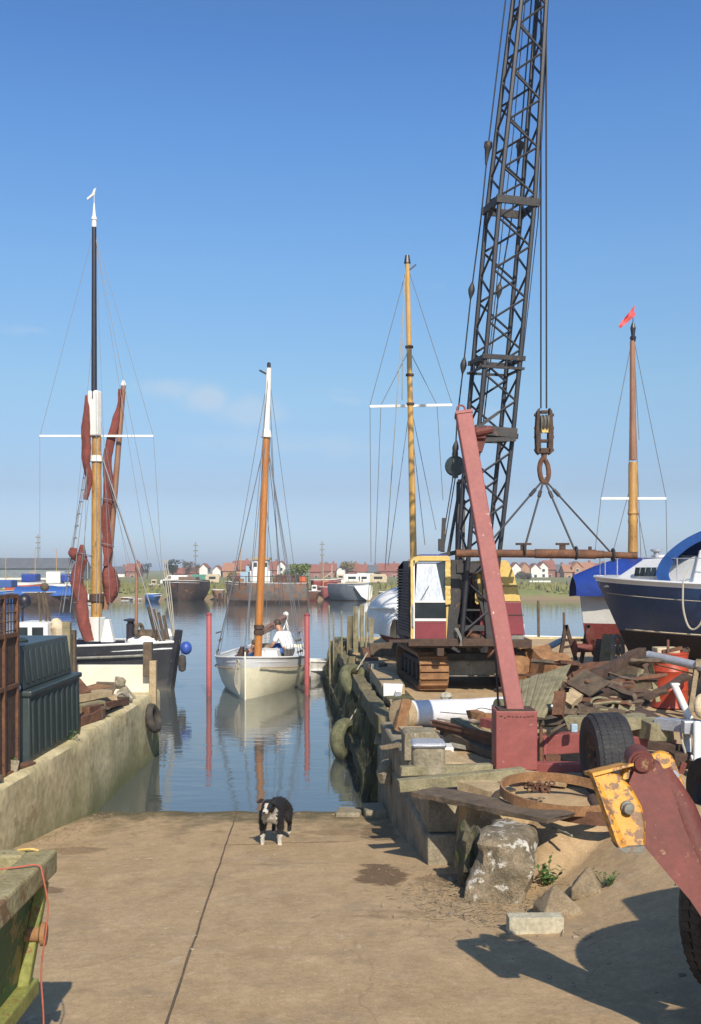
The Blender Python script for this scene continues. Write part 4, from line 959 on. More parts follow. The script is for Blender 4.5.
# cab, front face at y=17.3
def pt(px_,py_,d_): return P(px_,py_,d_)
cab = MB()
yF = 17.35; yB = 18.7
x0 = (411.5-HX)*yF/F; x1 = (449-HX)*yF/F; zT = CZ+12.5*yF/F
xl0 = x0-.02
# shell: left wall, back wall, roof, right wall, front pillars
def zz(py_): return CZ-(py_-HY)*yF/F
c = MB()
c.cube(x0,x0+.05,yF+.03,yB,zp,zT-.12); c.cube(x0,x1,yB-.05,yB,zp,zT-.1); c.cube(x1-.05,x1,yF+.03,yB,zp,zT-.1)
c.cube(x0+.05,x1-.05,yF+.04,yB-.05,zp,zp+.04)
shell = c.build('cab','yellow',cr,bev=.01)
# rounded roof
c = MB(); pr = []
for i in range(9):
    a = math.pi/2*(1-i/8); pr.append((x0-.06+.16*(1-math.sin(a))*0 + (.16*(1-math.cos(a*0))) , 0))
poly = [(x0-.03,zT-.16),(x0-.02,zT-.07),(x0+.03,zT-.01),(x0+.12,zT+.03),(x1-.02,zT+.03),(x1+.02,zT-.01),(x1+.02,zT-.06),(x0+.12,zT-.06),(x0+.06,zT-.10),(x0+.05,zT-.16)]
c.prism([(a,yF-.02,b) for a,b in poly],(0,yB-yF+.05,0)); c.build('cab_roof','yellow',shell,bev=.008)
c = MB(); c.cube(x0+.16,x1-.04,yF+.02,yB-.1,zT+.03,zT+.055); c.build('roof_mat','tarp_blue',shell)
# left side: louvred grey-maroon door
c = MB(); c.prism([(x0-.003,yF+.03,zp+.02),(x0-.17,yB-.04,zp+.02),(x0-.17,yB-.04,zT-.16),(x0-.08,yB-.04,zT-.05),(x0-.003,yF+.03,zT-.06)],(.06,.0,0))
for k in range(22): c.prism([(x0-.022,yF+.12,zp+.1+k*.052),(x0-.175,yB-.1,zp+.1+k*.052),(x0-.175,yB-.1,zp+.125+k*.052),(x0-.022,yF+.12,zp+.125+k*.052)],(-.02,0,0))
c.build('cab_door','maroon_dark',shell)
# front: maroon panel, dark window, white rail, windscreen
c = MB(); c.cube(x0+.06,x1-.05,yF-.01,yF+.03,zz(641),zz(621.5)); pn = c.build('front_panel','maroon',shell,bev=.005)
c = MB(); c.cube(x0+.06,x1-.05,yF-.015,yF+.03,zz(621),zz(618.5)); c.cube(x0+.06,x1-.05,yF-.015,yF+.03,zz(602.5),zz(600.5)); c.cube(x0,x0+.055,yF-.02,yF+.03,zp,zT-.05)
c.build('window_frame','white',shell)
c = MB(); c.cube(x0+.055,x1-.05,yF+.0,yF+.015,zz(618.4),zz(602.6)); c.build('lower_window','glass',shell)
c = MB(); c.prism([(x0+.06,yF,zz(600.4)),(x1-.09,yF,zz(600.4)),(x1-.22,yF+.05,zz(563)),(x0+.10,yF+.05,zz(563))],(0,.03,0)); c.build('windscreen','screen',shell)
c = MB(); c.prism([(x1-.085,yF,zz(600.4)),(x1-.055,yF,zz(600.4)),(x1-.055,yF+.05,zz(561)),(x1-.215,yF+.05,zz(563))],(0,.03,0)); c.build('side_pane','glass',shell)
c = MB(); c.plank((x1-.02,yF-.01,zz(604)),(x1-.02,yF+.01,zz(559)),.09,.04,seg=18,jit=.006,seed=5); c.plank((x0+.01,yF-.02,zz(640)),(x0+.01,yF-.01,zz(560)),.05,.03,seg=14,jit=.006,seed=6)
c.build('corner_strip','yellow',shell)
c = MB(); c.box(((399-HX)*.0172,17.2,zp-.02),(.34,.3,.03)); c.build('cab_step','rust_dark',cr)
# cab fittings: rivets, wiper, hinges, seat and levers behind the panes, grab handle, patched paint
c = MB(); 
for k in range(9): c.ball((x0+.12+k*(x1-x0-.22)/8,yF-.012,zz(640)),.008,n=6); c.ball((x0+.12+k*(x1-x0-.22)/8,yF-.012,zz(623.5)),.008,n=6)
c.build('rivets','rust_dark',pn)
c = MB(); c.beam((x0+.16,yF-.03,zz(600)),(x0+.30,yF-.01,zz(586)),.010,.010); c.build('wiper','crane_dark',shell)
c = MB(); c.path([(x0+.02,yF-.03,zz(628)),(x0+.02,yF-.07,zz(626)),(x0+.02,yF-.07,zz(607)),(x0+.02,yF-.03,zz(605))],.012,6); c.build('grab_handle','galv',shell)
c = MB(); c.cube(x0+.2,x1-.25,yF+.55,yF+.95,zp+.35,zp+.45); c.cube(x0+.2,x1-.25,yF+.9,yF+.98,zp+.45,zp+.95); c.build('seat','rubber',shell,bev=.02)
c = MB()
for k in range(4): c.tube((x0+.18+.07*k,yF+.2,zp),(x0+.2+.07*k,yF+.17,zp+.62+.03*(k%2)),.010,n=6); c.ball((x0+.2+.07*k,yF+.17,zp+.63+.03*(k%2)),.02,n=7)
c.build('levers','rust_dark',shell)
# engine house at the right: tapered side panel
hp = [(483,641),(527,641),(526,602),(513.5,572),(507,560.5),(484,560.5)]
y0 = 17.5
def hpt(q): return V(((q[0]-HX)*y0/F, y0, CZ-(q[1]-HY)*y0/F))
pf_ = [hpt(q) for q in hp]
def yz(px_,py_): return hpt((px_,py_))
c = MB(); c.prism([yz(480,601.5),yz(521,601.5),yz(513.5,572),yz(507.5,560.5),yz(480,560.5)],(0,2.9,0)); hs = c.build('engine_house','yellow',cr,bev=.01)
c = MB(); c.prism([yz(480,635),yz(525,635),yz(521,602),yz(480,602)],(0,2.9,0)); c.build('lower_panel','maroon',hs,bev=.01)
c = MB(); c.prism([yz(485,642),yz(524,642),yz(524,635.4),yz(485,635.4)],(0,2.8,0)); c.build('skirt','grey_steel',hs)
c = MB(); 
for py_ in (586,): c.beam(yz(485,py_)-V((0,.006,0)), yz(517,py_)-V((0,.006,0)), .008,.012)
c.beam(yz(486,615)-V((0,.006,0)), yz(523.5,615)-V((0,.006,0)), .01,.015)
c.build('seam','rust_dark',hs)
# dark engine bay behind the boom foot
c = MB(); c.cube((450-HX)*.0186,(482-HX)*.0182,18.6,20.9,zp,zz(566)+.05); c.build('rear_house','maroon',cr)
c = MB(); c.cube((452-HX)*.0184,(480-HX)*.0182,18.2,18.55,zp,zp+.55); c.ball((2.1,18.3,zp+.75),.22,1,1,.8,n=10)
for k in range(4): c.tube((1.95+k*.12,18.15,zp+.3),(1.95+k*.12,18.15,zp+.95),.035)
c.build('engine','rust_dark',cr)
c = MB()
c.plank(yz(478,601),yz(481,572),.11,.03,seg=9,jit=.012,seed=3)
c.beam(yz(477.5,604),yz(480,575),.05,.05); c.build('bay_frame','yellow',cr)
# gantry (A-frame)
c = MB()
ya = 17.45
def g_(px_,py_,d_=ya): return P(px_,py_,d_)
c.beam(g_(456,560),g_(451,640),.17,.15); c.beam(g_(463,560),g_(459,600),.10,.10); c.beam(g_(459,600),g_(452,636),.08,.08)
c.beam(g_(456,568),g_(482,568),.22,.16); c.beam(g_(470,575),g_(461,622),.05,.05); c.beam(g_(474,576),g_(486,622),.05,.05)
c.beam(g_(461,610),g_(480,610),.03,.03); c.beam(g_(461,628),g_(484,628),.10,.10); c.beam(g_(484,560),g_(490,640),.13,.12)
c.build('gantry_foot','crane_dark',cr)
c = MB(); c.beam(g_(458.5,482,18.3),g_(457,562,18.1),.07,.07); c.beam(g_(464,500,18.3),g_(463,562,18.1),.05,.05); c.beam(g_(458,482,18.3),g_(472,480,18.3),.09,.09); c.beam(g_(472,480,18.3),g_(484,565,18.3),.07,.07)
c.tube(g_(458,498,18.2),g_(448,556,18.1),.03); c.beam(g_(440,556,18.1),g_(462,551,18.1),.09,.08)
c.build('gantry','crane_dark',cr)
# winch drums and machinery on the platform front
c = MB(); c.lathe([(.16,0),(.16,.03),(.09,.04),(.09,.5),(.16,.51),(.16,.54)],P(469,632,17.55),(.95,-.1,-.75),18); c.build('winch_drum','rust',cr,smooth=True)
c = MB(); c.lathe([(.13,0),(.13,.03),(.07,.04),(.07,.42),(.13,.43),(.13,.46)],P(455,640,17.5),(1,0,-.1),16)
for k in range(14):
    rr = random.Random(k); c.box(P(rr.uniform(446,486),rr.uniform(632,650),rr.uniform(17.3,17.7)),(rr.uniform(.05,.2),.1,rr.uniform(.04,.14)),rz=rr.uniform(0,1),ry=rr.uniform(-.5,.5))
c.build('machinery','crane_dark',cr)
c = MB()
for k in range(3): c.path(curve_pts([P(455+k*1.3,628,17.3),P(460+k*.7,638,17.2),P(462-k*1.2,646,17.2)],4),.008,5)
c.build('hoses','grey_steel',cr)
# boom
rot = R(15.5)
ud = V((math.cos(rot), math.sin(rot), 0)); vd = V((-math.sin(rot), math.cos(rot), 0))
st = []   # stations along the boom: photo height, centre column, depth, width, depth-width
def stn(py_):
    cx = 479+(550-py_)*.0918
    d_ = lerp(17.6, 17.0, (640-py_)/690)
    w_ = .64
    if py_ > 440: w_ = lerp(.64,.52,(py_-440)/200)
    if py_ < 207: w_ = lerp(.64,.40,(207-py_)/260)
    return P(cx,py_,d_), w_
def corner(py_, a, b):
    c_, w_ = stn(py_); return c_+ud*a*w_/2+vd*b*w_/2*(.85)
hs_ = [640,550,430,360,207,100,0,-52]
c = MB()
for a in (-1,1):
    for b in (-1,1):
        c.path([corner(h,a,b) for h in hs_], .041, 6)
bm_ = c.build('boom','boom_steel',cr,smooth=True)
c = MB(); h = 632.; k = 0
while h > -45:
    h2 = h-25.5*(1 if h > 207 else .93)
    for (a0,b0,a1,b1) in (((-1,-1,1,-1)),((1,1,-1,1)),((-1,1,-1,-1)),((1,-1,1,1))):
        if k % 2 == 0: c.tube(corner(h,a0,b0), corner(h2,a1,b1), .021, n=5, cap=False)
        else: c.tube(corner(h,a1,b1), corner(h2,a0,b0), .021, n=5, cap=False)
    h = h2; k += 1
c.build('lacing','boom_steel',bm_,smooth=True)
c = MB()
for py_,hh,m_ in ((207,.13,0),(361,.08,0),(371,.04,0),(438,.09,0)):
    c = MB()
    q, w_ = stn(py_); ax = (stn(py_-10)[0]-stn(py_+10)[0]).normalized()
    for s in (-1,1):
        c.obox(q+vd*s*w_*.49, ud*(w_*.62), vd*.02, ax*hh/2); c.obox(q+ud*s*w_*.56, vd*(w_*.5), ud*.02, ax*hh/2)
    c.build('splice_band','crane_dark',bm_)
q,_ = stn(436); c = MB(); c.beam(q+V((-.3,-.38,.06)),q+V((.42,-.32,.0)),.10,.16); c.beam(q+V((-.35,-.38,.02)),q+V((.1,-.36,.35)),.05,.05); c.beam(q+V((-.3,-.4,-.12)),q+V((.40,-.34,-.10)),.05,.07); c.build('ladder_rest','crane_dark',bm_)
# head sheaves
tip, _ = stn(-52)
c = MB()
for s in (-.1,.1): c.lathe([(.02,-.04),(.24,-.04),(.20,-.01),(.20,.01),(.24,.04),(.02,.04)], tip+V((.02,s,0)), (0,1,0), 20)
c.build('sheave','crane_dark',bm_,smooth=True)
hx = (544-HX)*17.0/F; 
# hoist cables and hook block
hz = lambda py_: CZ-(py_-HY)*17.0/F
c = MB()
for dx,dy in ((-.05,0),(.045,0),(-.045,.05),(.05,.05)): c.tube((hx+dx,tip.y+dy,hz(408)),(hx+dx*.9,tip.y+dy*1.4,tip.z),.012,n=5)
c.build('hoist_cable','cable',cr)
c = MB()
for s in (-1,1):
    c.prism([(hx+s*.085,16.92,hz(408)),(hx+s*.13,16.92,hz(412)),(hx+s*.15,16.92,hz(432)),(hx+s*.14,16.92,hz(452)),(hx+s*.09,16.92,hz(455)),(hx+s*.06,16.92,hz(452)),(hx+s*.07,16.92,hz(420))],(0,.18,0))
    for q_ in (415,428,437,450): c.lathe([(.01,0),(.03,.005),(.03,.03),(.01,.035)],(hx+s*.135,17.0,hz(q_)),(s,0,0),8)
c.box((hx,17.0,hz(451)),(.2,.16,.09)); c.box((hx,17.0,hz(441)),(.2,.10,.05)); c.box((hx,17.0,hz(412)),(.12,.1,.05))
hb_ = c.build('hook_block','rust_dark',cr,bev=.01)
c = MB()
for s in (-1,0,1): c.lathe([(.02,-.02),(.16,-.02),(.13,0),(.16,.02),(.02,.02)],(hx+s*.055,17.0,hz(424)),(1,0,0),20)
c.build('sheave','grey_steel',hb_,smooth=True)
c = MB(); c.box((hx,16.91,hz(430)),(.11,.02,.11)); c.build('yellow_plate','yellow',hb_)
c = MB(); c.tube((hx,17,hz(453)),(hx,17,hz(460)),.05,.045,12)
c.path(curve_pts([(hx,17,hz(457)),(hx-.055,17,hz(462)),(hx-.075,17,hz(470)),(hx-.04,17,hz(480)),(hx+.03,17,hz(482)),(hx+.078,17,hz(475)),(hx+.065,17,hz(466)),(hx+.02,17,hz(460))],5),[.042]*36,10)
c.build('hook','rust',hb_,smooth=True)
# pendant ropes left of the boom
c = MB(); yd = 17.9
p_ = [P(509,-30,17.2),P(488,147,17.5),P(480.5,222,17.65),P(471.5,290,17.8),P(463.5,365,17.95),P(457,420,18.1),P(455,458,18.2)]
for a,b in zip(p_,p_[1:]): c.tube(a,b,.014,n=5)
p2 = [P(533,-20,17.5),P(520,147,17.8),P(511,222,17.95),P(499,290,18.1),P(490,365,18.2),P(479,460,18.3),P(474,480,18.3)]
for a,b in zip(p2,p2[1:]): c.tube(a,b,.014,n=5)
p3 = [P(527,-20,17.4),P(512,147,17.8),P(503,222,17.95),P(493,320,18.1),P(484,400,18.2),P(474,480,18.3)]
for a,b in zip(p3,p3[1:]): c.tube(a,b,.009,n=5)
c.tube(P(548,0,17.0),P(538,220,17.2),.010,n=5); c.tube(P(538,220,17.2),P(500,560,17.9),.008,n=5)
for dx in (-1.2,1.2): c.tube(P(454+dx,478,18.2),P(443+dx,545,18.1),.011,n=5)
c.build('pendant_rope','cable',cr)
c = MB()
for q in (p_[1],p2[1]): c = MB(); c.lathe([(.02,.10),(.07,.08),(.075,.0),(.05,-.06),(.02,-.3)],q,(.12,0,1),10); c.build('rope_socket','crane_dark',cr,smooth=True)
for q in (p_[3],p_[4],p2[3],P(455.5,448,18.1)): c = MB(); c.lathe([(.015,.14),(.05,.05),(.06,0),(.05,-.06),(.015,-.16)],q,(.12,0,1),10); c.build('rope_socket','crane_dark',cr,smooth=True)
c = MB(); q = P(455,466,18.2); c.lathe([(.02,-.06),(.16,-.05),(.19,0),(.16,.05),(.02,.06)],q,(.3,1,0),18); c.beam(q+V((0,0,.25)),q+V((0,0,-.22)),.10,.14); c.build('bridle_block','tank_green',cr,smooth=True)
c = MB(); c.beam(P(444,518,18.1),P(442.5,552,18.1),.07,.07); c.box(P(441,545,18.1),(.10,.10,.22)); c.build('luffing_block','crane_dark',cr)

# spreader beam with slings (hangs from the hook)
sb = thing('spreader_beam','long rusty spreader bar hanging from the crane hook on four wire slings','spreader beam',P(545,553,16.75))
db = 16.75
c = MB(); c.path([P(456,553.5,db),P(500,553.5,db),P(560,554,db),P(604,554.5,db)],.066,12); c.path([P(600,554.5,db),P(637,556,db)],.055,12); c.path([P(535,553.6,db),P(596,554.3,db)],.078,12); bo = c.build('beam','rust',sb,smooth=True)
c = MB()
for px_,s in ((523.5,1),(562.5,.85)):
    c.beam(P(px_,557,db),P(px_,545,db),.09,.08); c.beam(P(px_-7.5*s,544,db),P(px_+7.5*s,544,db),.10,.035)
c.tube(P(590,552,db),P(590,546.5,db),.03); c.build('bracket','rust_dark',bo)
top = V((hx,17.0,hz(479)))
for k,(px_,py_) in enumerate([(481,553),(524,550),(576,553),(613,555)]):
    e = P(px_,py_,db); c = MB(); c.tube(top,e,.018,n=6); q = top.lerp(e,.17 if k in (1,2) else .14); c.tube(q,q.lerp(e,.10),.032,n=7)
    c.torus(e,(1,0,0),.10,.02,14,6); c.build('sling','cable',sb,smooth=True)
c = MB(); c.torus(top+V((0,0,.0)),(0,1,0),.05,.018,14,6); c.build('shackle','galv',sb,smooth=True)

# ------------------------------------------------------------ varnished-mast yacht behind the crane, white covered hull
ry = thing('sailing_yacht','yacht under a white cover behind the crane cab, its tall golden mast with crosstrees','yacht',(1.75,26.6,ZQ),R(258))
hull(6.6,2.3,lambda t:1.12+.12*t**2,lambda t:.1,['antifoul_red','white','white'],ry,wl=.55,strake=.1,transom=.7,rake=.25)
c = MB(); n_ = 14; rows = []
for i in range(n_+1):
    t_ = i/n_; x_ = -3.2+6.6*t_; bw = 1.25*(1-max(0,t_-.5)**2*3.6)*.98; hh = 1.78-.25*abs(t_-.45)-.62*(max(0,t_-.72)/.28)**1.5
    rows.append([(x_, bw*math.cos(a)*(1 if abs(math.cos(a))<.9 else 1.03), .62+(hh-.62)*max(0,math.sin(a))**.6+.03*mnoise.noise(V((x_*2,a*3,0)))) for a in [math.pi*j/14 for j in range(15)]])
c.sheet(rows,(0,0,-.02)); c.build('cover','tarp_white',ry,local=True,smooth=True)
ym = 23.8
c = MB(); b0 = P(414.5,570,ym); t0 = P(407.3,262,ym); b0.z = ZQ+1.3
c.tube(b0,t0,.088,.052,12); mo = c.build('mast','mast_golden',ry); 
# world-placed parts under a rotated root: undo the root's turn
def unrot(o, root):
    m_ = Matrix.Rotation(-root.rotation_euler.z,4,'Z'); o.data.transform(m_)
unrot(mo, ry)
def part_w(c, name, m, par, root, **kw):
    o = c.build(name, m, par, **kw); unrot(o, root); return o
c = MB(); c.beam(P(370,406.5,ym),P(452,405,ym),.05,.06); part_w(c,'crosstree','white',mo,ry)
c = MB(); c.tube(t0-V((0,0,.03)),t0+V((0,0,.16)),.08,.05,10); c.box(t0+V((.1,0,-.15)),(.28,.04,.03),ry=-.7); part_w(c,'mast_cap','topmast',mo,ry)
c = MB()
for py_ in (347,375,404):
    c = MB(); c.lathe([(.07,-.03),(.097,-.025),(.097,.025),(.07,.03)],P(409.2+(py_-347)*.022,py_,ym),n=12); part_w(c,'mast_band','rust_dark',mo,ry)
c = MB(); T_ = P(407.5,268,ym)
for a,b in (((407,268),(370,405)),((370,407),(371,562)),((408,268),(452,404)),((409,350),(381,405)),((381,405),(375,565)),((409,350),(437,405)),((437,405),(443,500)),((410,405),(388,565)),((411,407),(436,530)),((412,430),(425,545))):
    c.tube(P(a[0],a[1],ym),P(b[0],b[1],ym),.008,n=4)
part_w(c,'rigging','wire',ry,ry)
c = MB()
for a,b in (((406,268),(385,570)),((404,275),(402,400))): c.tube(P(a[0],a[1],ym-.1),P(b[0],b[1],ym-.1),.010,n=4)
part_w(c,'halyard','rope',ry,ry)

# ------------------------------------------------------------ boats ashore at the right
wb = thing('sailing_yacht','white-hulled yacht with red bottom under a blue tarpaulin, behind the navy boat','yacht',(9.22,21.6,ZQ),R(184))
ux_ = None
hull(8.75,2.7,lambda t:1.72+.18*t**2,lambda t:.55-.0*t,['antifoul_red','white','white'],wb,wl=1.02,strake=.1,transom=.65,rake=.22,vee=.45,full=.6)
c = MB(); rows = []; 
for i in range(19):
    t_ = i/18; x_ = -3.8+8.3*t_; bw = .16+1.36*max(.02,(1-max(0,t_-.45)**2.4*3.9)); pk = 2.52-.15*t_-.34*smooth((t_-.90)/.10); ed = 1.62
    rows.append([(x_, s_*bw*f_, lerp(pk,ed,g_1)+.035*mnoise.noise(V((x_*1.7,f_*3*s_,1)))) for s_,f_,g_1 in ((-1,1.03,1.0),(-1,1.0,.62),(-1,.72,.33),(-1,.36,.14),(1,0,0),(1,.36,.14),(1,.72,.33),(1,1.0,.62),(1,1.03,1.0))])
c.sheet(rows,(0,0,-.02)); c.build('tarpaulin','tarp_blue',wb,local=True,smooth=True)
c = MB(); c.path([(3.6,.42,1.35),(2.2,.95,1.2),(0,1.36,1.2)],.012,5); c.torus((3.75,.30,1.62),(.4,1,0),.07,.015,12,5); c.torus((3.6,.42,1.60),(.4,1,0),.07,.015,12,5); c.build('lashing','rope',wb,local=True)
c = MB(); c.prism([(-3,-.09,.56),(2.0,-.09,.56),(1.2,-.06,.05),(-2.6,-.06,.05)],(0,.17,0)); c.build('keel','antifoul_red',wb,local=True,bev=.02)
c = MB()
for (a,b) in ((-1.6,1),(1.0,1),(-1.6,-1),(1.0,-1)): c.beam((a,b*1.0,1.0),(a+.1,b*1.45,.0),.09,.09)
c.build('prop','wood_green',wb,local=True)
ym = 21.4
c = MB(); c.tube(P(633,470,ym),P(633,600,ym),.085,.09,12); c.tube(P(632.5,323+18,ym),P(633,460,ym),.055,.078,12)
mo = c.build('mast','mast_brown',wb); unrot(mo,wb)
c = MB(); c.lathe([(.09,0),(.11,.02),(.10,.6),(.11,.7),(.10,.75),(.10,.82),(.12,.84),(.10,.95),(.10,1.9),(.085,1.95)],P(633,553,ym),n=12); part_w(c,'lower_sleeve','mast_oiled',mo,wb,smooth=True)
c = MB(); c.beam(P(601,498.5,ym),P(666,498.5,ym),.05,.05); part_w(c,'crosstree','white',mo,wb)
c = MB(); c.lathe([(.05,0),(.07,.1),(.04,.14),(.06,.3),(.02,.42)],P(633,342,ym),n=10); c.tube(P(633,325,ym),P(633,310,ym),.008,n=5); part_w(c,'mast_cap','topmast',mo,wb)
c = MB(); rows = []
for i in range(9):
    t_ = i/8; a = P(lerp(635,619,t_), lerp(311,327,t_), ym); w_ = lerp(.13,.05,t_); rows.append([a+V((.0,.06*math.sin(i*1.3),w_)), a+V((-.02,-.06*math.sin(i*1.1),0)), a+V((.03,.05*math.cos(i*1.3),-w_*.6))])
c.sheet(rows,(0,.012,0)); part_w(c,'burgee','flag',wb,wb,smooth=True)
c = MB()
for a,b in (((632,340),(601,498)),((601,499),(594,560)),((634,340),(666,498)),((666,499),(667,560)),((632,480),(611,560)),((634,490),(647,560)),((633,345),(641,560)),((631,345),(629,470)),((634,345),(639,440))): c.tube(P(a[0],a[1],ym),P(b[0],b[1],ym),.008,n=4)
part_w(c,'rigging','wire',wb,wb)

nb = thing('sailing_yacht','navy blue hulled yacht with white cabin and blue sprayhood, propped ashore at the right','yacht',(6.98,16.3,ZQ),R(138))
shn = lambda t:1.86+.16*t**2.2
hbn = hull(6.6,2.4,shn,lambda t:.52+.10*t,['antifoul','navy','white_grp'],nb,wl=1.06,strake=.07,transom=.7,rake=1.0,vee=.6,full=.5,deck='white_grp',bul=.04,rail=('white_grp',.03),ns=28)
c = MB()
for s in (-1,1):
    c.path([(-3.3+6.6*i/28+ .5*((1.62-shn(i/28))/1.4)*smooth((i/28-.5)/.5), s*(hbn(i/28)*.985+.012), shn(i/28)-.27) for i in range(28)],.008,4)
c.build('gold_line','rope',nb,local=True)
c = MB()
for s in (-1,1): c.path([(-3.3+6.6*i/28+ .5*((1.1-shn(i/28))/1.4)*smooth((i/28-.5)/.5), s*(hbn(i/28)*(.90 if i<17 else .90-.20*((i-17)/11)**1.2)+.02), 1.10) for i in range(27)],.014,4)
c.build('boot_stripe','bag_cream',nb,local=True)
# cabin trunk
c = MB()
def trunk(x0,x1,w0,w1,z0,z1,tp,m,name,par,fr=.25,bev=.03):
    c = MB(); c.add([(x0,-w0,z0),(x1,-w1,z0),(x1,w1,z0),(x0,w0,z0),(x0+.05,-w0+tp,z1),(x1-fr,-w1+tp,z1-.04),(x1-fr,w1-tp,z1-.04),(x0+.05,w0-tp,z1)],[(3,2,1,0),(4,5,6,7),(0,1,5,4),(1,2,6,5),(2,3,7,6),(3,0,4,7)])
    return c.build(name,m,par,local=True,bev=bev)
ca = trunk(.9,3.0,.86,.30,1.84,2.38,.08,'white_grp','cabin',nb,.75)
c = MB(); 
for k in range(5): c.obox((2.22-.115*k,.505+.031*k,2.12),(.047,-.0137,.0),(0,.014,0),(-.006,-.012,.075))
c.build('cabin_window','glass',ca,local=True)
c = MB(); c.box((1.6,.2,2.385),(1.0,.05,.04)); c.box((1.6,-.2,2.385),(1.0,.05,.04)); c.box((1.75,.0,2.39),(.4,.4,.05)); c.build('hatch','white',ca,local=True,bev=.01)
c = MB(); c.lathe([(.02,0),(.05,.01),(.05,.10),(.10,.12),(.10,.15),(.02,.16)],(2.0,.22,2.36),n=12); c.build('vent','galv',ca,local=True,smooth=True)
wl_ = trunk(-2.8,1.10,1.00,.90,1.84,2.52,.10,'white_grp','wheel_shelter',nb,.1)
c = MB(); c.lathe([(.06,0),(.085,.005),(.085,.02),(.06,.03)],(.70,.885,2.28),(0,1,.1),18); c.build('porthole','galv',wl_,local=True,smooth=True)
c = MB(); c.lathe([(.001,0),(.06,.005),(.06,.015),(.001,.02)],(.70,.892,2.28),(0,1,.1),18); c.build('pane','glass',wl_,local=True,smooth=True)
# sprayhood: blue canvas hoop
c = MB(); rows = []
for i in range(13):
    a = R(-3)+math.pi*.60*i/12
    x_ = .52-1.35*(1-math.cos(a))*.78; z_ = 1.98+.80*math.sin(a)**.8 if a>0 else 1.98
    rows.append([(x_, s_*1.0*ww, z_-dz) for s_,ww,dz in ((-1,1.0,.0),(-1,.9,-.03),(-1,.45,-.06),(1,0,-.07),(1,.45,-.06),(1,.9,-.03),(1,1.0,.0))])
c = MB()
for s in (-1,1):
    pr = curve_pts([(1.62,s*.92,1.92),(1.68,s*.92,2.12),(1.5,s*.92,2.42),(1.05,s*.90,2.72),(.5,s*.88,2.84),(-1.0,s*.88,2.80)],5)
    pr2 = curve_pts([(1.42,s*.92,1.94),(1.46,s*.92,2.12),(1.30,s*.91,2.38),(.93,s*.90,2.62),(.45,s*.88,2.73),(-1.0,s*.88,2.71)],5)
    c.sheet([pr,pr2],(0,-s*.02,0))
pr = curve_pts([(1.62,0,1.92),(1.68,0,2.12),(1.5,0,2.42),(1.05,0,2.72),(.5,0,2.84),(-1.0,0,2.80)],5)
c.sheet([[(p.x,yy*1.0,p.z+.05*(1-yy*yy)) for yy in (-.9,-.6,-.2,.2,.6,.9)] for p in pr[8:]],(0,0,-.015))
c.build('sprayhood','canvas_blue',nb,local=True,smooth=True)
c = MB(); e = [(1.10,1.18,1.92),(1.08,1.22,1.55),(1.0,1.24,1.28),(.9,1.25,1.20),(.78,1.25,1.30),(.70,1.24,1.55),(.68,1.21,1.92)]; c.path(curve_pts(e,5),.016,6); c.path(curve_pts([(1.10,1.18,1.92),(1.15,1.0,2.05),(1.1,.9,2.2)],4),.012,5); c.build('rope','rope',nb,local=True,smooth=True)
c = MB()
for s in (-1,1):
    pts = [(3.15,s*.10,2.40),(2.6,s*.50,2.38),(1.3,s*.95,2.34),(.0,s*1.12,2.34),(-1.6,s*1.14,2.34)]
    for a,b in zip(pts,pts[1:]): wire(c,a,b,.007)
    for q in pts: c.tube((q[0],q[1],1.88),q,.011,n=6)
wire(c,(3.15,-.1,2.40),(3.15,.1,2.40),.011); c.build('guard_rail','galv',nb,local=True)
c = MB(); c.box((2.86,.03,2.03),(.42,.1,.06),rz=.1); c.box((3.05,0,2.02),(.3,.1,.05)); c.build('anchor','galv',nb,local=True)
c = MB(); c.lathe([(.02,0),(.05,.02),(.03,.07),(.05,.1),(.02,.12)],(2.6,.15,2.0),n=10); c.build('bow_bollard','crane_dark',nb,local=True)
c = MB(); c.prism([(-2.4,-.12,.56),(1.6,-.12,.60),(.9,-.08,.04),(-2.1,-.08,.04)],(0,.24,0)); c.build('keel','antifoul',nb,local=True,bev=.03)
c = MB()
for a in (-1.6,-.1,1.2):
    for b in (-1,1): c.beam((a,b*.80,.86),(a,b*1.35,0),.08,.08); c.beam((a,b*1.0,.35),(a,-b*1.0,.35),.05,.05)
c.build('prop','wood_dark',nb,local=True)
c = MB(); c.tube((-.62,.05,2.5),(-.62,.05,9.2),.05,.04,8); 

# small pieces of the far right yard
gb = thing('work_boat','small green and white workboat with upright stakes beyond the yard edge','boat',(6.4,34.0,0),R(188))
hull(5.2,1.9,lambda t:1.05+.25*t**2,lambda t:-.3,['shed_green','shed_green','white'],gb,wl=.1,strake=.15,transom=.8,rake=.3,bul=.2,ns=14)
c = MB(); c.box((.9,0,1.25),(.55,.8,.75)); c.build('cuddy','white',gb,local=True,bev=.03)
c = MB()
for x_,h_ in ((.1,2.6),(.75,2.7),(1.5,2.3),(-.8,2.2)): c.tube((x_,.3,.9),(x_+.02,.3,h_-.2),.05,.045,8)
c.build('stake','wood_dark',gb,local=True)
c = MB(); c.path(curve_pts([P(512,650,24),P(530,650.5,23.6),P(548,647,23.5),P(562,640,23.8)],6),.075,10); one(c,'pipe','pipe_blue','pale blue curved pipe lying at the yard edge right of the crane','pipe',smooth=True)
wn = thing('winch','old red-brown hand winch with A-shaped side frames between crane and navy yacht','winch',P(580,665,20.6))
c = MB()
for px_ in (563,585):
    a = P(px_-4,663,20.6); b = P(px_+3,625,20.6); e = P(px_+13,660,20.6)
    c.beam(a,b,.07,.09); c.beam(b,e,.07,.09); c.beam(a.lerp(b,.4),b.lerp(e,.6),.05,.05)
c.beam(P(566,640,20.6),P(590,640,20.7),.06,.06); c.build('frame','rust_dark',wn)
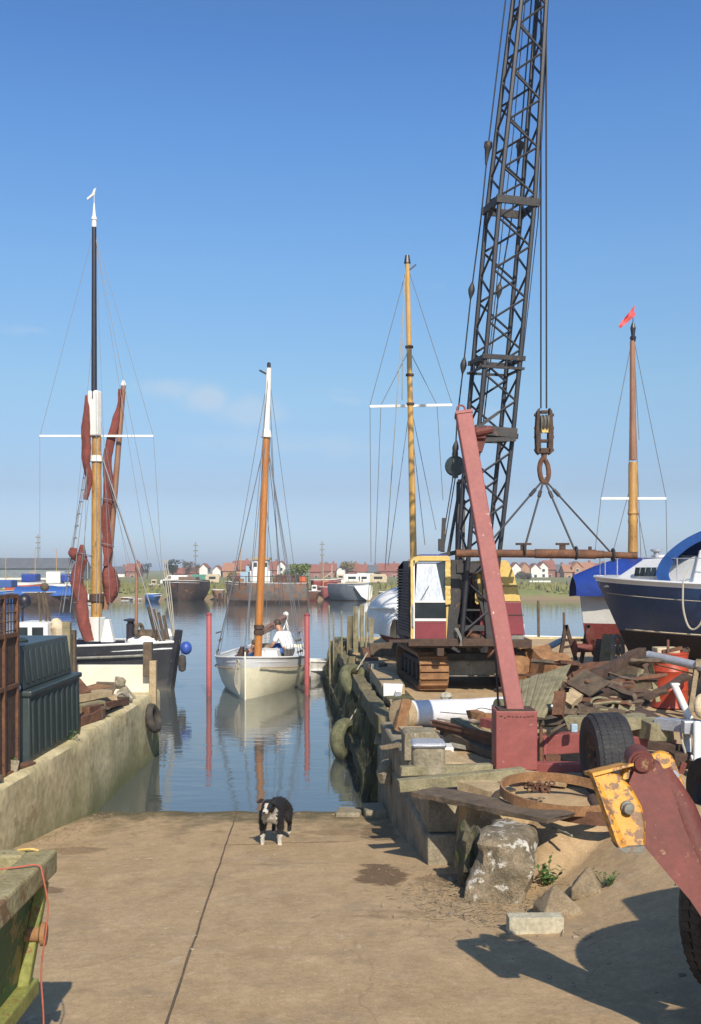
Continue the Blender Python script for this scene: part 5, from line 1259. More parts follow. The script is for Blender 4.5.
c = MB(); c.lathe([(.12,0),(.17,.02),(.09,.05),(.09,.38),(.17,.41),(.12,.43)],P(574,648,20.4),(1,.1,0),20); c.build('drum','red_arm',wn,smooth=True)
c = MB(); c.lathe([(.03,0),(.19,.01),(.19,.05),(.03,.06)],P(589,637,20.5),(.8,-.6,0),20); c.build('gear_wheel','red_arm',wn,smooth=True)
c = MB(); c.cube((532-HX)*.0205,(546-HX)*.0205,20.3,20.6,ZQ,ZQ+.33); one(c,'drum','bag_cream','small dirty white tub at the foot of the red-brown winch','tub',bev=.03)
slab('plank','upright tan plank between the winch and the white boat\'s bow','plank',P(604,668,19.2),P(608,634,19.6),.2,.05,'wood_green',seed=51)
slab('plank','dark short plank leaning at the white boat\'s forefoot','plank',P(596,664,19.5),P(600,640,20),.14,.05,'rust_dark',seed=52)
c = MB(); c.torus(P(618,650,18.8),(1,-.7,.1),.27,.04,20,6); c.torus(P(618,650,18.8),(1,-.7,.1),.07,.04,12,6)
for k in range(6): a = k*math.pi/3; u_ = V((.57,.82,0)); c.tube(P(618,650,18.8),P(618,650,18.8)+(u_*math.cos(a)+V((0,0,math.sin(a))))*.27,.014,n=5)
one(c,'cart_wheel','grey_steel','old spoked grey wheel leaning under the white boat\'s bow','wheel',smooth=True)
# ------------------------------------------------------------ red trailer with leaning post
tr = thing('boat_trailer','red steel boat trailer with a tall leaning square post and a black tyre','trailer',(1.6,10.6,ZQ))
d0 = 10.75
c = MB(); a = P(515,712,d0); b = P(463.5,414,11.6); d = (b-a).normalized()
c.beam(a-d*.15, b, .185, .15, 0); po = c.build('post','red',tr,bev=.012)
c = MB(); c.beam(b-d*.02,b+d*.015,.20,.17); c.torus(b+d*.06+V((-.02,0,0)),(0,1,0),.045,.012,12,5); c.build('post_cap','red',po)
c = MB(); q = P(478,434,11.65); c.box(q,(.16,.2,.13)); c.box(q+V((.02,0,-.12)),(.10,.12,.18),ry=.3); c.lathe([(.02,0),(.05,.01),(.05,.2),(.02,.22)],q+V((-.05,-.1,0)),(1,0,.2),8); c.build('post_bracket','red_arm',po,bev=.008)
c = MB(); x0 = (496-HX)*.01062; x1 = (537.5-HX)*.01062; yb = 10.62
c.cube(x0,x1,yb,yb+.34,ZQ+.02,CZ-141*.01062)
bb = c.build('base_box','red',tr,bev=.012)
c = MB()
rr = random.Random(2)
for k in range(9): c.box((lerp(x0,x1,.12+.095*k),yb-.002,CZ-147*.01062+rr.uniform(-.01,.01)),(rr.uniform(.015,.035),.006,.012))
c.box((lerp(x0,x1,.5),yb+.15,CZ-140.4*.01062),(.38,.3,.015)); c.build('rust_pits','rust_dark',bb)
c = MB(); c.path([P(495,640,11.4),P(498,700,11.0),P(500,730,10.7)],.012,6); c.path([P(475,480,11.5),P(495,640,11.4)],.010,6); c.build('chain','rust_dark',tr)
c = MB(); c.beam(P(536,768,10.75),P(592,769,10.4),.16,.13); c.beam(P(536,745,11.3),P(598,740,11.1),.2,.22); c.beam(P(632,740,11.2),P(676,745,11.0),.12,.10)
c.beam(P(545,738,11.2),P(545,766,10.8),.04,.04); c.build('axle_beam','red',tr,bev=.01)
c = MB(); c.box(P(552,758,10.9),(.16,.12,.07)); c.tube(P(541,728,11.3),P(541,768,10.7),.02); c.build('spring_hanger','rust',tr)
# wheel
wx = thing('x','','',(0,0,0)); bpy.data.objects.remove(wx)
wc = P(607,757,9.62); ax = V((1,.02,.04)).normalized()
def tyre(mbt, c0, ax, Ro, W_, Ri, lugs=0, treads=True, lugh=.03, n=40):
    prof = [(Ri,-W_*.40),(Ri+(Ro-Ri)*.35,-W_*.52),(Ro-.05*Ro,-W_*.50),(Ro,-W_*.38),(Ro*1.012,-.02*W_),(Ro*1.012,.02*W_),(Ro,W_*.38),(Ro-.05*Ro,W_*.50),(Ri+(Ro-Ri)*.35,W_*.52),(Ri,W_*.40)]
    ax_, u, w = frame_of(ax); vs = []; fs = []; k = len(prof)
    for i in range(n):
        th = 2*math.pi*i/n
        for r,z in prof: vs.append(c0+ax_*z+(u*math.cos(th)+w*math.sin(th))*r)
    for i in range(n):
        for j in range(k): fs.append((i*k+j,((i+1) % n)*k+j,((i+1) % n)*k+(j+1) % k,i*k+(j+1) % k))
    mbt.add(vs,fs)
    if treads:
        m_ = 60
        for i in range(m_):
            th = 2*math.pi*i/m_; e = u*math.cos(th)+w*math.sin(th); t_ = -u*math.sin(th)+w*math.cos(th)
            for z,sk in ((-.30,.3),(-.10,-.3),(.10,.3),(.30,-.3)): mbt.obox(c0+e*(Ro*1.006)+ax_*z*W_, (ax_+t_*sk).normalized()*W_*.09, (t_-ax_*sk).normalized()*Ro*.049, e*.006)
    for i in range(lugs):
        th = 2*math.pi*i/lugs; s = 1 if i % 2 else -1; e = u*math.cos(th)+w*math.sin(th); t_ = -u*math.sin(th)+w*math.cos(th)
        dd = (ax_*s+t_*.75).normalized(); mbt.obox(c0+e*(Ro+lugh*.4)+ax_*s*W_*.25, dd*W_*.30, e.cross(dd).normalized()*Ro*.045, e*lugh)
        mbt.obox(c0+e*(Ro-.03)+ax_*s*W_*.51, ax_*.012, t_*Ro*.05, e*.05)
c = MB(); tyre(c,wc,ax,.415,.34,.22); wo = c.build('wheel','rubber',tr,smooth=True)
c = MB(); c.lathe([(.02,-.02),(.08,-.05),(.09,-.10),(.14,-.11),(.20,-.13),(.225,-.15),(.225,.12),(.20,.10),(.06,.04),(.02,.04)],wc,ax,28)
c.build('rim','rust_dark',wo,smooth=True)
c = MB(); _,u_,w_ = frame_of(ax)
for i in range(6): a_ = i*math.pi/3; c.lathe([(.005,0),(.016,.003),(.016,.025),(.005,.03)],wc-ax*.12+(u_*math.cos(a_)+w_*math.sin(a_))*.11,-ax,8)
c.build('wheel_nut','rust_orange',wo)

# wrapped white spar + collar
c = MB(); c.path([P(405,713,13.6),P(470,711,13.8),P(508,708,14.0),P(575,708,14.3)],[.17,.17,.165,.16],20); sp_ = thing('wrapped_spar','thick white plastic-wrapped spar lying on the quay with a brown timber collar','spar',P(405,728,13.6))
c.build('wrapping','pvc_white',sp_,smooth=True)
c = MB(); c.path([P(399,715,13.5),P(407,714,13.6)],[.20,.205],18); c.build('collar','wood_pale',sp_,smooth=True)
c = MB(); c.path([P(497,706,13.6),P(510,706,13.7)],[.10,.09],14); c.build('end_fitting','tyre_weedy',sp_,smooth=True)
c = MB(); c.path(curve_pts([P(440,712,13.4),P(470,714,13.5),P(480,708,13.55),P(500,712,13.6)],6),.006,5); c.build('lashing','cable',sp_)
c = MB(); c.ball(P(446,695,13.9)+V((0,0,-.02)),.07,1.3,1,.9,n=8,jit=.5); c.build('knot','rope',sp_)

S = slab
S('timber_plank','broad bright plank slanting down from the wrapped spar to the crossed timbers','plank',P(410,728,12.6),P(452,765,10.9),.30,.05,'wood_pale',seed=60)
S('timber_plank','second tan plank beside the capped post, lower of the slanting pair','plank',P(430,745,12.0),P(470,770,10.9),.26,.05,'wood_pale',seed=61)
S('timber_plank','short stained plank end resting against the squared block','plank',P(385,747,12.6),P(430,741,12.2),.22,.05,'wood',seed=62)
S('timber_plank','mossy grey plank under the rusty angle irons','plank',P(456,722,12.6),P(497,742,11.6),.14,.10,'wood_green',seed=63)
S('timber_plank','long dark plank beneath the angle irons, left of the red base box','plank',P(448,733,12.4),P(500,757,11.3),.14,.09,'wood_dark',seed=64)
for k,(a,b,lab,m_) in enumerate([((432,720),(498,735),'thin rusty angle iron, topmost of the bunch left of the red base box','rust'),((436,724),(498,742),'thin rusty angle iron, middle of the bunch left of the red base box','rust'),((440,729),(498,749),'thin dark angle iron, lowest of the bunch left of the red base box','rust_dark')]):
    p0 = P(a[0],a[1],12.5); p1 = P(b[0],b[1],11.5); c = MB(); c.beam(p0,p1,.07,.008); c.beam(p0+V((0,-.035,-.03)),p1+V((0,-.035,-.03)),.008,.07); one(c,'angle_iron',m_,lab,'angle iron','angle irons left of the red base box')
S('steel_flange','orange-red rusty flange lying on the timber just left of the red base box','scrap',P(470,714,12.3),P(490,717,12.1),.12,.09,'rust_orange',seed=66,jit=.015)
S('steel_girder','pinkish steel channel end just left of the red base box','girder',P(484,722,12.1),P(505,727,11.8),.12,.10,'red',seed=67)
c = MB(); p = P(448,750,11.6); c.box(p,(.10,.3,.11)); one(c,'pipe_end','white','small white square box end in the dark gap under the angle irons','box',bev=.006)
c = MB(); p = P(468,748,11.9); c.box(p,(.45,.06,.05),ry=.2); c.box(p+V((.1,.1,-.1)),(.5,.08,.16)); one(c,'steel_bracket','grey_steel','grey steel bracket in the dark gap under the angle irons','frame',bev=.006)
c = MB(); c.path(curve_pts([P(418,752,11.2),P(424,742,11.3),P(432,748,11.3),P(441,756,11.0)],6),.05,7); one(c,'root_wood','wood_green','gnarled grey driftwood branch on the plank behind the capped post','driftwood')
c = MB(); p=P(470,716,12.5); 
# the two crossed timbers
S('squared_timber','pale square timber, rear one of the two crossed on the retaining blocks','timber',P(400,771,10.35),P(492,768,10.5),.11,.095,'wood_green',seed=70,jit=.004,bev=.008)
S('squared_timber','greenish square timber, front one of the two crossed on the retaining blocks','timber',P(399,786,9.75),P(523,773,10.0),.12,.115,'wood_green',seed=71,jit=.004,bev=.008)
S('dark_board','long dark weathered board bridging from the crossed timbers to the big stone','board',P(424,792,9.55),P(562,818,8.30),.34,.05,'wood_dark',seed=72,seg=12,jit=.008)
S('timber_plank','thin tan plank lying behind the dark board near the rusty hoop','plank',P(468,783,9.9),P(504,795,9.5),.3,.09,'wood_pale',seed=73)
S('leaning_plank','thin grey lath leaning between the end block and the big stone','plank',P(463,869,8.9),P(471,842,9.1),.04,.03,'wood_green',seed=75)
c = MB(); c.cube(1.05,1.9,9.3,10.2,.9,1.2); 
# rusty hoop
hp_ = thing('rusty_hoop','large rusty flat steel hoop lying on the planks below the black tyre','hoop',P(557,795,9.0))
def hoop(mbq, c0, R_, h_, th, tilt, a0=0, a1=2*math.pi, n=48):
    q = Matrix.Rotation(tilt[0],3,'X') @ Matrix.Rotation(tilt[1],3,'Y'); pr = []
    for i in range(n+1):
        a_ = lerp(a0,a1,i/n); pr.append([c0+q@V((R_*math.cos(a_)*s,R_*math.sin(a_)*s,z_)) for s,z_ in ((1,-h_/2),(1,h_/2),(1-th/R_,h_/2),(1-th/R_,-h_/2),(1,-h_/2))])
    mbq.sheet(pr)
c = MB(); hoop(c,P(558,793,9.0),.52,.085,.02,(.08,.05)); c.build('hoop','rust_orange',hp_,smooth=True)
c = MB(); hoop(c,P(598,806,9.0),.55,.11,.025,(-.02,.02),R(205),R(320)); one(c,'hoop_segment','rust','second curved rusty band lying on the ground under the large hoop','hoop',smooth=True)
c = MB(); rr = random.Random(8); p0 = P(540,786,9.1)
for k in range(26):
    q = p0+V((rr.gauss(0,.06),rr.gauss(0,.07),rr.uniform(-.05,.02))); c.torus(q,(rr.uniform(-1,1),rr.uniform(-1,1),rr.uniform(-1,1)),.024,.008,10,5)
one(c,'chain','rust','heap of rusty chain inside the large hoop','chain',smooth=True)
c = MB(); c.tube(P(592,798,8.9),P(600,812,8.7),.045,n=12); one(c,'pipe_stub','rust_dark','short dark pipe stub at the right side of the large rusty hoop','pipe')
S('steel_rod','thin pale bent rod under the lower rusty band','rod',P(553,828,8.6),P(572,836,8.35),.02,.02,'grey_steel',seed=77)
S('timber_plank','flat sunlit plank behind the rusty hoop at the trailer\'s foot','plank',P(520,775,10.2),P(568,782,10.0),.35,.05,'wood_pale',seed=78)
S('timber_plank','greyish plank reaching from under the trailer to the black tyre','plank',P(560,776,10.3),P(600,780,9.9),.3,.05,'wood',seed=79)

# big stone
c = MB(); vs = []; fs = []; n = 26; k = 18
for i in range(k+1):
    z_ = i/k
    for a in range(n):
        th = 2*math.pi*a/n; cx,sx = math.cos(th), math.sin(th)
        sq = (abs(cx)**7+abs(sx)**7)**(-1/7)
        w_ = lerp(.30,.24,z_)*(1.0 if z_ < .9 else 1-.35*((z_-.9)/.1)**2); 
        p = V((cx*sq*w_*.86, sq*sx*w_*1.45, z_*.61)); p = Matrix.Rotation(R(-15),3,'Z')@(p+V((.05*z_-.03,.02*z_,0)))
        nn = .085*mnoise.noise(V((cx*1.4,sx*1.4,z_*2.2)))+.035*mnoise.noise(V((cx*4,sx*4,z_*6)))+.012*mnoise.noise(V((cx*11,sx*11,z_*16)))
        p += V((cx,sx,.2))*nn; vs.append(p)
for i in range(k):
    for a in range(n): b = (a+1) % n; fs.append((i*n+a,i*n+b,(i+1)*n+b,(i+1)*n+a))
fs += [tuple(reversed(range(n))), tuple(k*n+a for a in range(n))]
q0 = V((1.27,8.22,.70)); c.add([v+q0 for v in vs],fs); one(c,'boulder','stone','big rough upright stone with white lichen at the side of the slipway','stone',smooth=True)
weed('green weed growing behind the right side of the big stone',(1.62,8.25,gh(1.62,8.25)),.20,12,.09,5)
weed('dry weed tuft by the pointed concrete blocks',(1.95,7.6,gh(1.95,7.6)),.12,10,.10,6)
weed('tiny green weed between the end block and the capped post\'s timbers',(1.12,9.9,1.28),.14,8,.05,7)
c = MB(); c.ball((1.06,8.58,.93),.24,.66,1.3,1.25,n=28,jit=.45,seed=6); one(c,'boulder','stone_shaded','added dark mossy stone standing in for the shaded left of the lichened one','stone',smooth=True)  # added stone, its dark colour stands in for shade on the big stone
# twigs, straw and shell chips round the stone and along the foot of the wall
c = MB(); rr = random.Random(31)
for k in range(900):
    if k < 650: x_ = rr.gauss(1.0,.33); y_ = rr.gauss(8.0,.55)
    else: x_ = -3.52+abs(rr.gauss(0,.25)); y_ = rr.uniform(8.5,13.9)
    if y_ > 9.55 and x_ > .6: continue
    l_ = rr.uniform(.02,.11) if k < 650 else rr.uniform(.015,.05); a_ = rr.uniform(0,3.14); z_ = gh(x_,y_)+.008
    e = V((math.cos(a_)*l_,math.sin(a_)*l_,0)); c.tube((x_,y_,z_),V((x_,y_,z_+rr.uniform(0,.015)))+e,rr.uniform(.0015,.004),n=4)
tag(c.build('litter','wood'),'straw, twigs and chips littering the ground round the big stone','litter',kind='stuff')
# pointed concrete pieces
def spike(label,x,y,s,h,rz,seed):
    z_ = gh(x,y)-.03; c = MB(); q = Matrix.Rotation(rz,3,'Z'); rr = random.Random(seed)
    b = [q@V((sx*s,sy*s*.8,0)) for sx,sy in ((-1,-1),(1,-1),(1,1),(-1,1))]; o_ = V((x,y,z_)); ap = V((rr.uniform(-.03,.03),.05,h))
    m_ = [v+V((0,0,h*.35)) for v in b]
    c.add([o_+v for v in b]+[o_+v for v in m_]+[o_+ap],[(3,2,1,0),(0,1,5,4),(1,2,6,5),(2,3,7,6),(3,0,4,7),(4,5,8),(5,6,8),(6,7,8),(7,4,8)]); one(c,'pointed_block','wood',label,'block',bev=.012)
spike('larger brown pyramid-topped block right of the big stone',1.52,7.30,.155,.25,.15,1)
spike('smaller pyramid-topped block standing behind the larger one',1.80,7.62,.11,.24,-.3,2)
c = MB(); c.box((1.265,6.86,gh(1.26,6.86)+.055),(.375,.11,.12),rz=.03); c.tube((1.10,6.80,gh(1.1,6.8)+.045),(1.10,6.82,gh(1.1,6.8)+.045),.008); one(c,'kerb_stone','block_pale','short pale squared kerb stone lying before the pointed blocks','stone',bev=.012)
for k,(px_,py_,s_,lab) in enumerate([(466,876,.045,'yellowish fist-sized stone in front of the end block'),(506,904,.04,'tan stone at the foot of the big stone'),(452,876,.03,'small grey stone by the end block'),(490,888,.03,'little brown stone left of the big stone\'s foot')]):
    q = G(px_,py_,slip(8.6)+.02) ; z_ = gh(q.x,q.y); c = MB(); c.ball((q.x,q.y,z_+s_*.5),s_,1.3,1,.7,n=9,jit=.6,seed=k); one(c,'stone','pebble',lab,'stone')

# scrap pile: individual pieces
c = MB(); A0,A1,B0,B1 = P(516,710,11.5),P(514,682,13.0),P(545,716,11.5),P(571,664,13.1)
for k in range(7):
    f0, f1 = k/7+.004, (k+1)/7-.004; rr_ = random.Random(k)
    u = V((0,0,rr_.uniform(-.008,.008))); q = [A0.lerp(B0,f0)+u,A0.lerp(B0,f1)+u,A1.lerp(B1,f1)+u,A1.lerp(B1,f0)+u]; c.prism(q,(0,-.005,-.03))
c.beam(A0.lerp(B0,.02).lerp(A1.lerp(B1,.02),.2)+V((0,0,-.05)),B0.lerp(B1,.2)+V((0,0,-.05)),.06,.05); c.beam(A0.lerp(A1,.8)+V((0,0,-.05)),B0.lerp(B1,.8)+V((0,0,-.05)),.06,.05)
one(c,'sheet_panel','wood_green','large grey-green boarded hatch propped like a lean-to over the scrap heap','panel',bev=.003)
S('sheet_panel','narrow second panel leaning the other way off the grey-green board','panel',P(575,676,13.0),P(600,690,12.5),.35,.03,'wood_dark',roll=.5,seed=81)
S('timber_post','upright reddish-brown post under the right edge of the grey-green board','post',P(558,716,11.5),P(560,693,11.6),.12,.12,'rust',seed=82)
data = [
('dark rusty plate bent over the middle of the scrap heap','rust_dark',(560,705,12.6),(615,690,12.8),.16,.04,.3),
('dark brown girder slanting up towards the navy yacht','rust_dark',(583,682,13.4),(642,652,14.6),.12,.14,0),
('brown beam parallel to and below the slanting girder','rust',(575,676,13.6),(612,664,14.2),.10,.10,.2),
('thin rusty beam along the top left of the scrap heap','rust',(566,670,14.0),(606,664,14.4),.08,.10,0),
('long greenish baulk at the front of the scrap heap','wood_green',(566,722,11.4),(640,722,11.2),.26,.14,0),
('grey rounded timber behind the black tyre','wood_green',(630,722,11.6),(662,732,10.9),.26,.2,0),
('dark plate slanting down towards the red drum\'s foot','rust_dark',(615,700,12.6),(660,722,11.6),.30,.05,-.2),
('brown broken plank in the middle right of the scrap heap','rust_dark',(610,686,13.0),(648,706,12.6),.16,.05,.3),
('dark beam low in the heart of the scrap heap','wood_dark',(575,712,12.0),(622,716,12.0),.25,.18,0),
('dark baulk lying across the back of the scrap heap','wood_dark',(580,690,13.6),(636,684,13.8),.3,.16,.1),
('tan short block sticking out near the heap\'s upright post','wood_pale',(566,704,11.9),(577,694,12.2),.16,.10,.4),
('light brown board edge under the lifebelt-shaped casting','wood',(600,712,12.0),(628,706,12.3),.20,.05,0),
('tan earth-coloured plank in front of the red drum','wood',(618,690,14.6),(652,698,14.4),.35,.06,0),
('rusty strip on the ground right of the scrap heap','rust',(640,730,11.3),(660,742,11.0),.14,.05,0)]
rr = random.Random(77)
for k in range(60):
    px_ = rr.uniform(556,652); f_ = (px_-556)/96; py_ = rr.uniform(lerp(690,672,f_), 724) if rr.random() < .75 else rr.uniform(662,690); d_ = lerp(14.4, 11.4, (py_-662)/62)+rr.uniform(-.2,.2)
    a_ = P(px_,py_+rr.uniform(-2,3),d_); l_ = rr.uniform(.2,1.0); th_ = rr.uniform(0,6.28); e_ = a_+V((math.cos(th_)*l_,math.sin(th_)*l_,rr.uniform(-.22,.22)*l_))
    S('offcut','small rusty or rotten offcut in the jumble of the scrap heap','offcut',a_,e_,rr.uniform(.03,.11),rr.uniform(.015,.06),rr.choice(['rust_dark','wood_dark','rust','rust_dark','rust_dark','rust','wood_dark']),roll=rr.uniform(-1,1),seed=300+k,jit=.012,seg=4,group='small offcuts in the scrap heap')
for k,(lab,m_,a,b,w_,h_,ro) in enumerate(data):
    S('scrap_piece',lab,'scrap',P(*a),P(*b),w_,h_,m_,roll=ro,seed=90+k,jit=.014,bev=.004)
c = MB(); q = P(612,707,12.0); c.torus(q+V((-.12,0,.04)),(0,-.5,1),.13,.016,18,6,1); c.box(q+V((.16,0,-.02)),(.2,.1,.10),ry=.2); c.path([q+V((-.24,0,.03)),q+V((0,-.05,.07)),q+V((.22,0,.05))],.018,6)
one(c,'casting','wood_green','pale oval metal casting lying on the dark baulks of the scrap heap','casting',smooth=True)
c = MB(); c.box(P(574,728,10.9),(.07,.06,.09)); one(c,'tin_can','pipe_blue','small pale blue tin on the trailer\'s rear beam','tin',bev=.01)
c = MB(); c.plank(P(534,655,18.0),P(560,668,17.0),.5,.3,seg=4,jit=.06,seed=3); c.ball(P(516,668,17.6),.3,1,1,.8,n=10,jit=.6)
one(c,'scrap_piece','rust_orange','rust-orange crumpled plates between the crane\'s right track and the heap','scrap')

# red drum
dm = thing('steel_drum','bright red ribbed steel drum standing in front of the navy yacht','drum',G(670,707,ZQ))
hD = .86; c = MB(); c.lathe([(.02,.0),(.27,.0),(.285,.015),(.275,.03),(.27,.27),(.282,.285),(.27,.30),(.27,.56),(.282,.575),(.27,.59),(.27,hD-.03),(.285,hD-.015),(.27,hD),(.255,hD-.02),(.02,hD-.03)],(0,0,0),n=36); c.build('drum','red_barrel',dm,local=True,smooth=True)
c = MB(); c.lathe([(.02,0),(.05,.0),(.045,.08),(.02,.09)],(-.19,-.05,hD-.02),n=10); c.box((-.05,.05,hD+.03),(.36,.3,.09)); c.build('lid_scraps','bag_cream',dm,local=True,bev=.02)
# mast lying on trestles
lm = thing('spar_on_trestles','grey-blue metal mast lying on timber trestles behind and above the red drum','spar',P(670,705,14.6))
c = MB(); c.path([P(648,655,14.9),P(676,661,14.5),P(720,671,13.9)],.065,12); c.build('mast','galv',lm,smooth=True)
c = MB(); c.path([P(655,664,14.7),P(690,673,14.3),P(720,678,13.9)],.012,5); c.tube(P(668,640,14.8),P(668,657,14.7),.02); c.box(P(672,650,14.8),(.3,.06,.05),ry=-.2); c.build('fittings','rust',lm)
def trestle(label,px0,px1,top,bot,d_,m_='wood_green'):
    t = thing('trestle',label,'trestle',P((px0+px1)/2,bot,d_)); 
    for s in (-1,1):
        c = MB(); c.beam(P((px0+px1)/2+2*s,top,d_),P(px0 if s<0 else px1,bot,d_-.15),.07,.05); c.build('leg',m_,t,bev=.004)
        c = MB(); c.beam(P((px0+px1)/2+2*s,top,d_+.6),P(px0 if s<0 else px1,bot-5,d_+.7),.07,.05); c.build('leg',m_,t,bev=.004)
    c = MB(); c.beam(P((px0+px1)/2,top,d_-.1),P((px0+px1)/2,top-2,d_+.8),.09,.09); c.beam(P(px0+3,bot-12,d_-.1),P(px1-3,bot-12,d_-.1),.05,.03); c.build('top_rail',m_,t,bev=.004)
trestle('grey timber trestle left of the red drum',634,658,656,702,15.0)
trestle('pale timber trestle right of the red drum',690,708,664,712,14.2,'wood')
S('prop_log','dark thick log on the ground under the white yacht\'s keel','log',P(612,668,17.6),P(650,668,17.2),.22,.22,'wood_dark',seed=120)
S('prop_log','stack of dark keel blocks under the navy yacht\'s bow','log',(4.6,17.0,ZQ+.15),(5.6,17.4,ZQ+.15),.3,.3,'wood_dark',seed=121)
S('prop_log','dark keel baulk under the navy yacht at the photo\'s right edge','log',(6.3,16.7,ZQ+.15),(6.5,17.6,ZQ+.15),.4,.3,'wood_dark',seed=122)

# silver trailer at right
st_ = thing('launch_trailer','galvanised trailer with a white upright post and a yellow roller at the right edge','trailer',(3.9,10.8,ZQ))
c = MB(); c.beam(P(657,723,11.0),P(730,730,10.4),.14,.13); c.beam(P(688,722,10.8),P(688,765,10.6),.06,.06); c.box(P(688,727,10.6),(.12,.12,.14)); c.build('frame','galv',st_,bev=.01)
c = MB(); c.tube(P(674,684,10.9),P(690,719,10.8),.038,n=12); c.box(P(675,684,10.9),(.09,.06,.02)); c.build('guide_post','white',st_,smooth=True)
c = MB(); c.path([P(697,722,10.5),P(697,778,10.3)],.04,10); c.tube(P(691,758,10.4),P(702,757,10.4),.03); c.build('jockey_leg','white',st_,smooth=True)
c = MB(); q = P(702,706,10.6); c.torus(q,(1,-1,0),.09,.045,20,10,1); c.build('roller','bag_cream',st_,smooth=True)
c = MB(); c.path(curve_pts([P(680,728,10.7),P(683,745,10.6),P(690,760,10.5),P(694,740,10.5),P(689,726,10.6)],5),.012,5); c.path(curve_pts([P(684,730,10.7),P(686,755,10.6),P(692,766,10.5)],5),.012,5); c.build('cable','rope',st_,smooth=True)
c = MB(); tyre(c,P(712,790,9.2),V((1,.2,0)),.30,.2,.16,treads=False); c.build('wheel','rubber',st_,smooth=True)
c = MB(); c.beam(P(648,745,10.9),P(690,750,10.7),.09,.09); c.box(P(682,760,10.6),(.22,.2,.16)); one(c,'scrap_piece','rust_dark','dark rusty coupling lying under the galvanised trailer','scrap',bev=.008)
c = MB(); c.box(P(679,766,10.5)+V((0,-.1,0)),(.06,.05,.12),ry=.3); one(c,'brick','red_arm','single reddish brick end under the galvanised trailer','brick',bev=.006)

# ------------------------------------------------------------ tractor with loader arm
tc = thing('tractor','red loader tractor at the lower right edge with a worn yellow attachment plate','tractor',(2.6,3.9,ZQ))
ya = 4.62
def T(px_,py_,d_=ya): return P(px_,py_,d_)
# main arm, a plate box: polygon in the picture at depth 4.6 running nearer as it goes down
def arm_pt(px_,py_,off=0.): 
    k_ = .61; d_ = (4.66 + k_*(CZ-2.545))/(1+k_*(py_-HY)/F) + off; return P(px_,py_,d_)
poly = [(629,783),(635,769),(648,758),(662,766),(668,779),(684,827),(701,866),(732,925),(785,1020),(758,1020),(722,948),(690,900),(665,871),(644,846),(639,822)]
c = MB(); c.prism([arm_pt(*q) for q in poly],(.02,.11,0)); am = c.build('loader_arm','red_arm',tc)
c = MB(); q = arm_pt(642,764,-.03); axq = V((.15,1,0)); c.lathe([(.005,0),(.035,.0),(.037,.01),(.030,.012),(.045,.013),(.047,.03),(.060,.03),(.060,.20),(.05,.21),(.01,.21)],q+V((0,-.01,0)),axq,26); c.build('pivot_boss','red_arm',am,smooth=True)
# second arm / cylinder behind
c = MB(); c.path([arm_pt(660,772,.13),arm_pt(680,810,.15),arm_pt(700,862,.17),arm_pt(742,950,.2)],[.058,.075,.082,.085],18); c.build('hydraulic_cylinder','red_arm',tc,smooth=True)
c = MB(); prr = []
for i in range(11):
    a_ = R(205)-R(185)*i/10; prr.append((663+15*math.cos(a_)-2, 766-14*math.sin(a_)))
poly = prr+[(686,792),(676,786),(668,770),(660,768)]
c.prism([arm_pt(a,b,.16) for a,b in poly],(.01,.05,0)); c.build('cylinder_bracket','yellow_worn',tc,bev=.006)
c = MB(); c.tube(arm_pt(674,775,.10),arm_pt(674,775,.17),.022,n=12); c.build('pin','galv',tc,smooth=True)
c = MB(); c.prism([arm_pt(a,b,.12) for a,b in ((693,855),(702,862),(712,885),(704,880))],(0,.05,0)); c.build('hose_clip','yellow_worn',tc)
# yellow plate: C-shaped with side faces
c = MB()
A = [(593,774),(602,771.5),(618,775),(630,789),(640,807),(644,824),(643.5,846),(641,848),(622,850),(612,828),(602,803)]
c.prism([arm_pt(a,b,-.03) for a,b in A],(.015,.022,0))
yp = c.build('attachment_plate','yellow_worn',tc,bev=.004)
c = MB(); c.prism([arm_pt(592,773,-.05),arm_pt(594,778,-.05),arm_pt(618,846,-.05),arm_pt(624,853,-.05),arm_pt(616,845,.2),arm_pt(595,778,.2)][:4]+[arm_pt(628,850,-.04),arm_pt(604,790,-.04)],(-.004,.09,0)); c.build('plate_edge','yellow_worn',yp,bev=.003)
c = MB(); c.prism([arm_pt(592,773,-.045),arm_pt(634,763,-.045),arm_pt(634,766,-.045),arm_pt(593,777,-.045)],(.01,.22,-.035)); c.build('top_flange','yellow_worn',yp,bev=.003)
c = MB(); c.prism([arm_pt(616,848,-.05),arm_pt(645,846,-.05),arm_pt(644,853,-.05),arm_pt(625,853.5,-.05)],(.01,.14,0)); c.build('bottom_lip','grey_steel',yp,bev=.004)
c = MB(); c.prism([arm_pt(626,766,.02),arm_pt(631,766,.02),arm_pt(629,779,.02),arm_pt(622,780,.02)],(0,.05,0)); c.build('web','yellow_worn',yp,bev=.003)
c = MB(); c.lathe([(.030,.0),(.030,.02),(.024,.022),(.022,.05),(.005,.052)],arm_pt(627,807,-.03),V((-.05,-1,0)),18); c.build('pin','grey_steel',yp,smooth=True)
# front wheel
c = MB(); fw = V((2.07,5.1,gh(2.05,5.1)+.51)); tyre(c,fw,V((.62,-.78,0)),.50,.28,.26,treads=True,n=56); wo = c.build('wheel','rubber_dusty',tc,smooth=False)
c = MB(); c.lathe([(.02,-.06),(.10,-.06),(.16,-.10),(.235,-.13),(.245,-.14),(.245,.12),(.2,.1),(.02,.06)],fw,V((-.55,.83,0)),28); c.build('rim','grey_steel',wo,smooth=True)
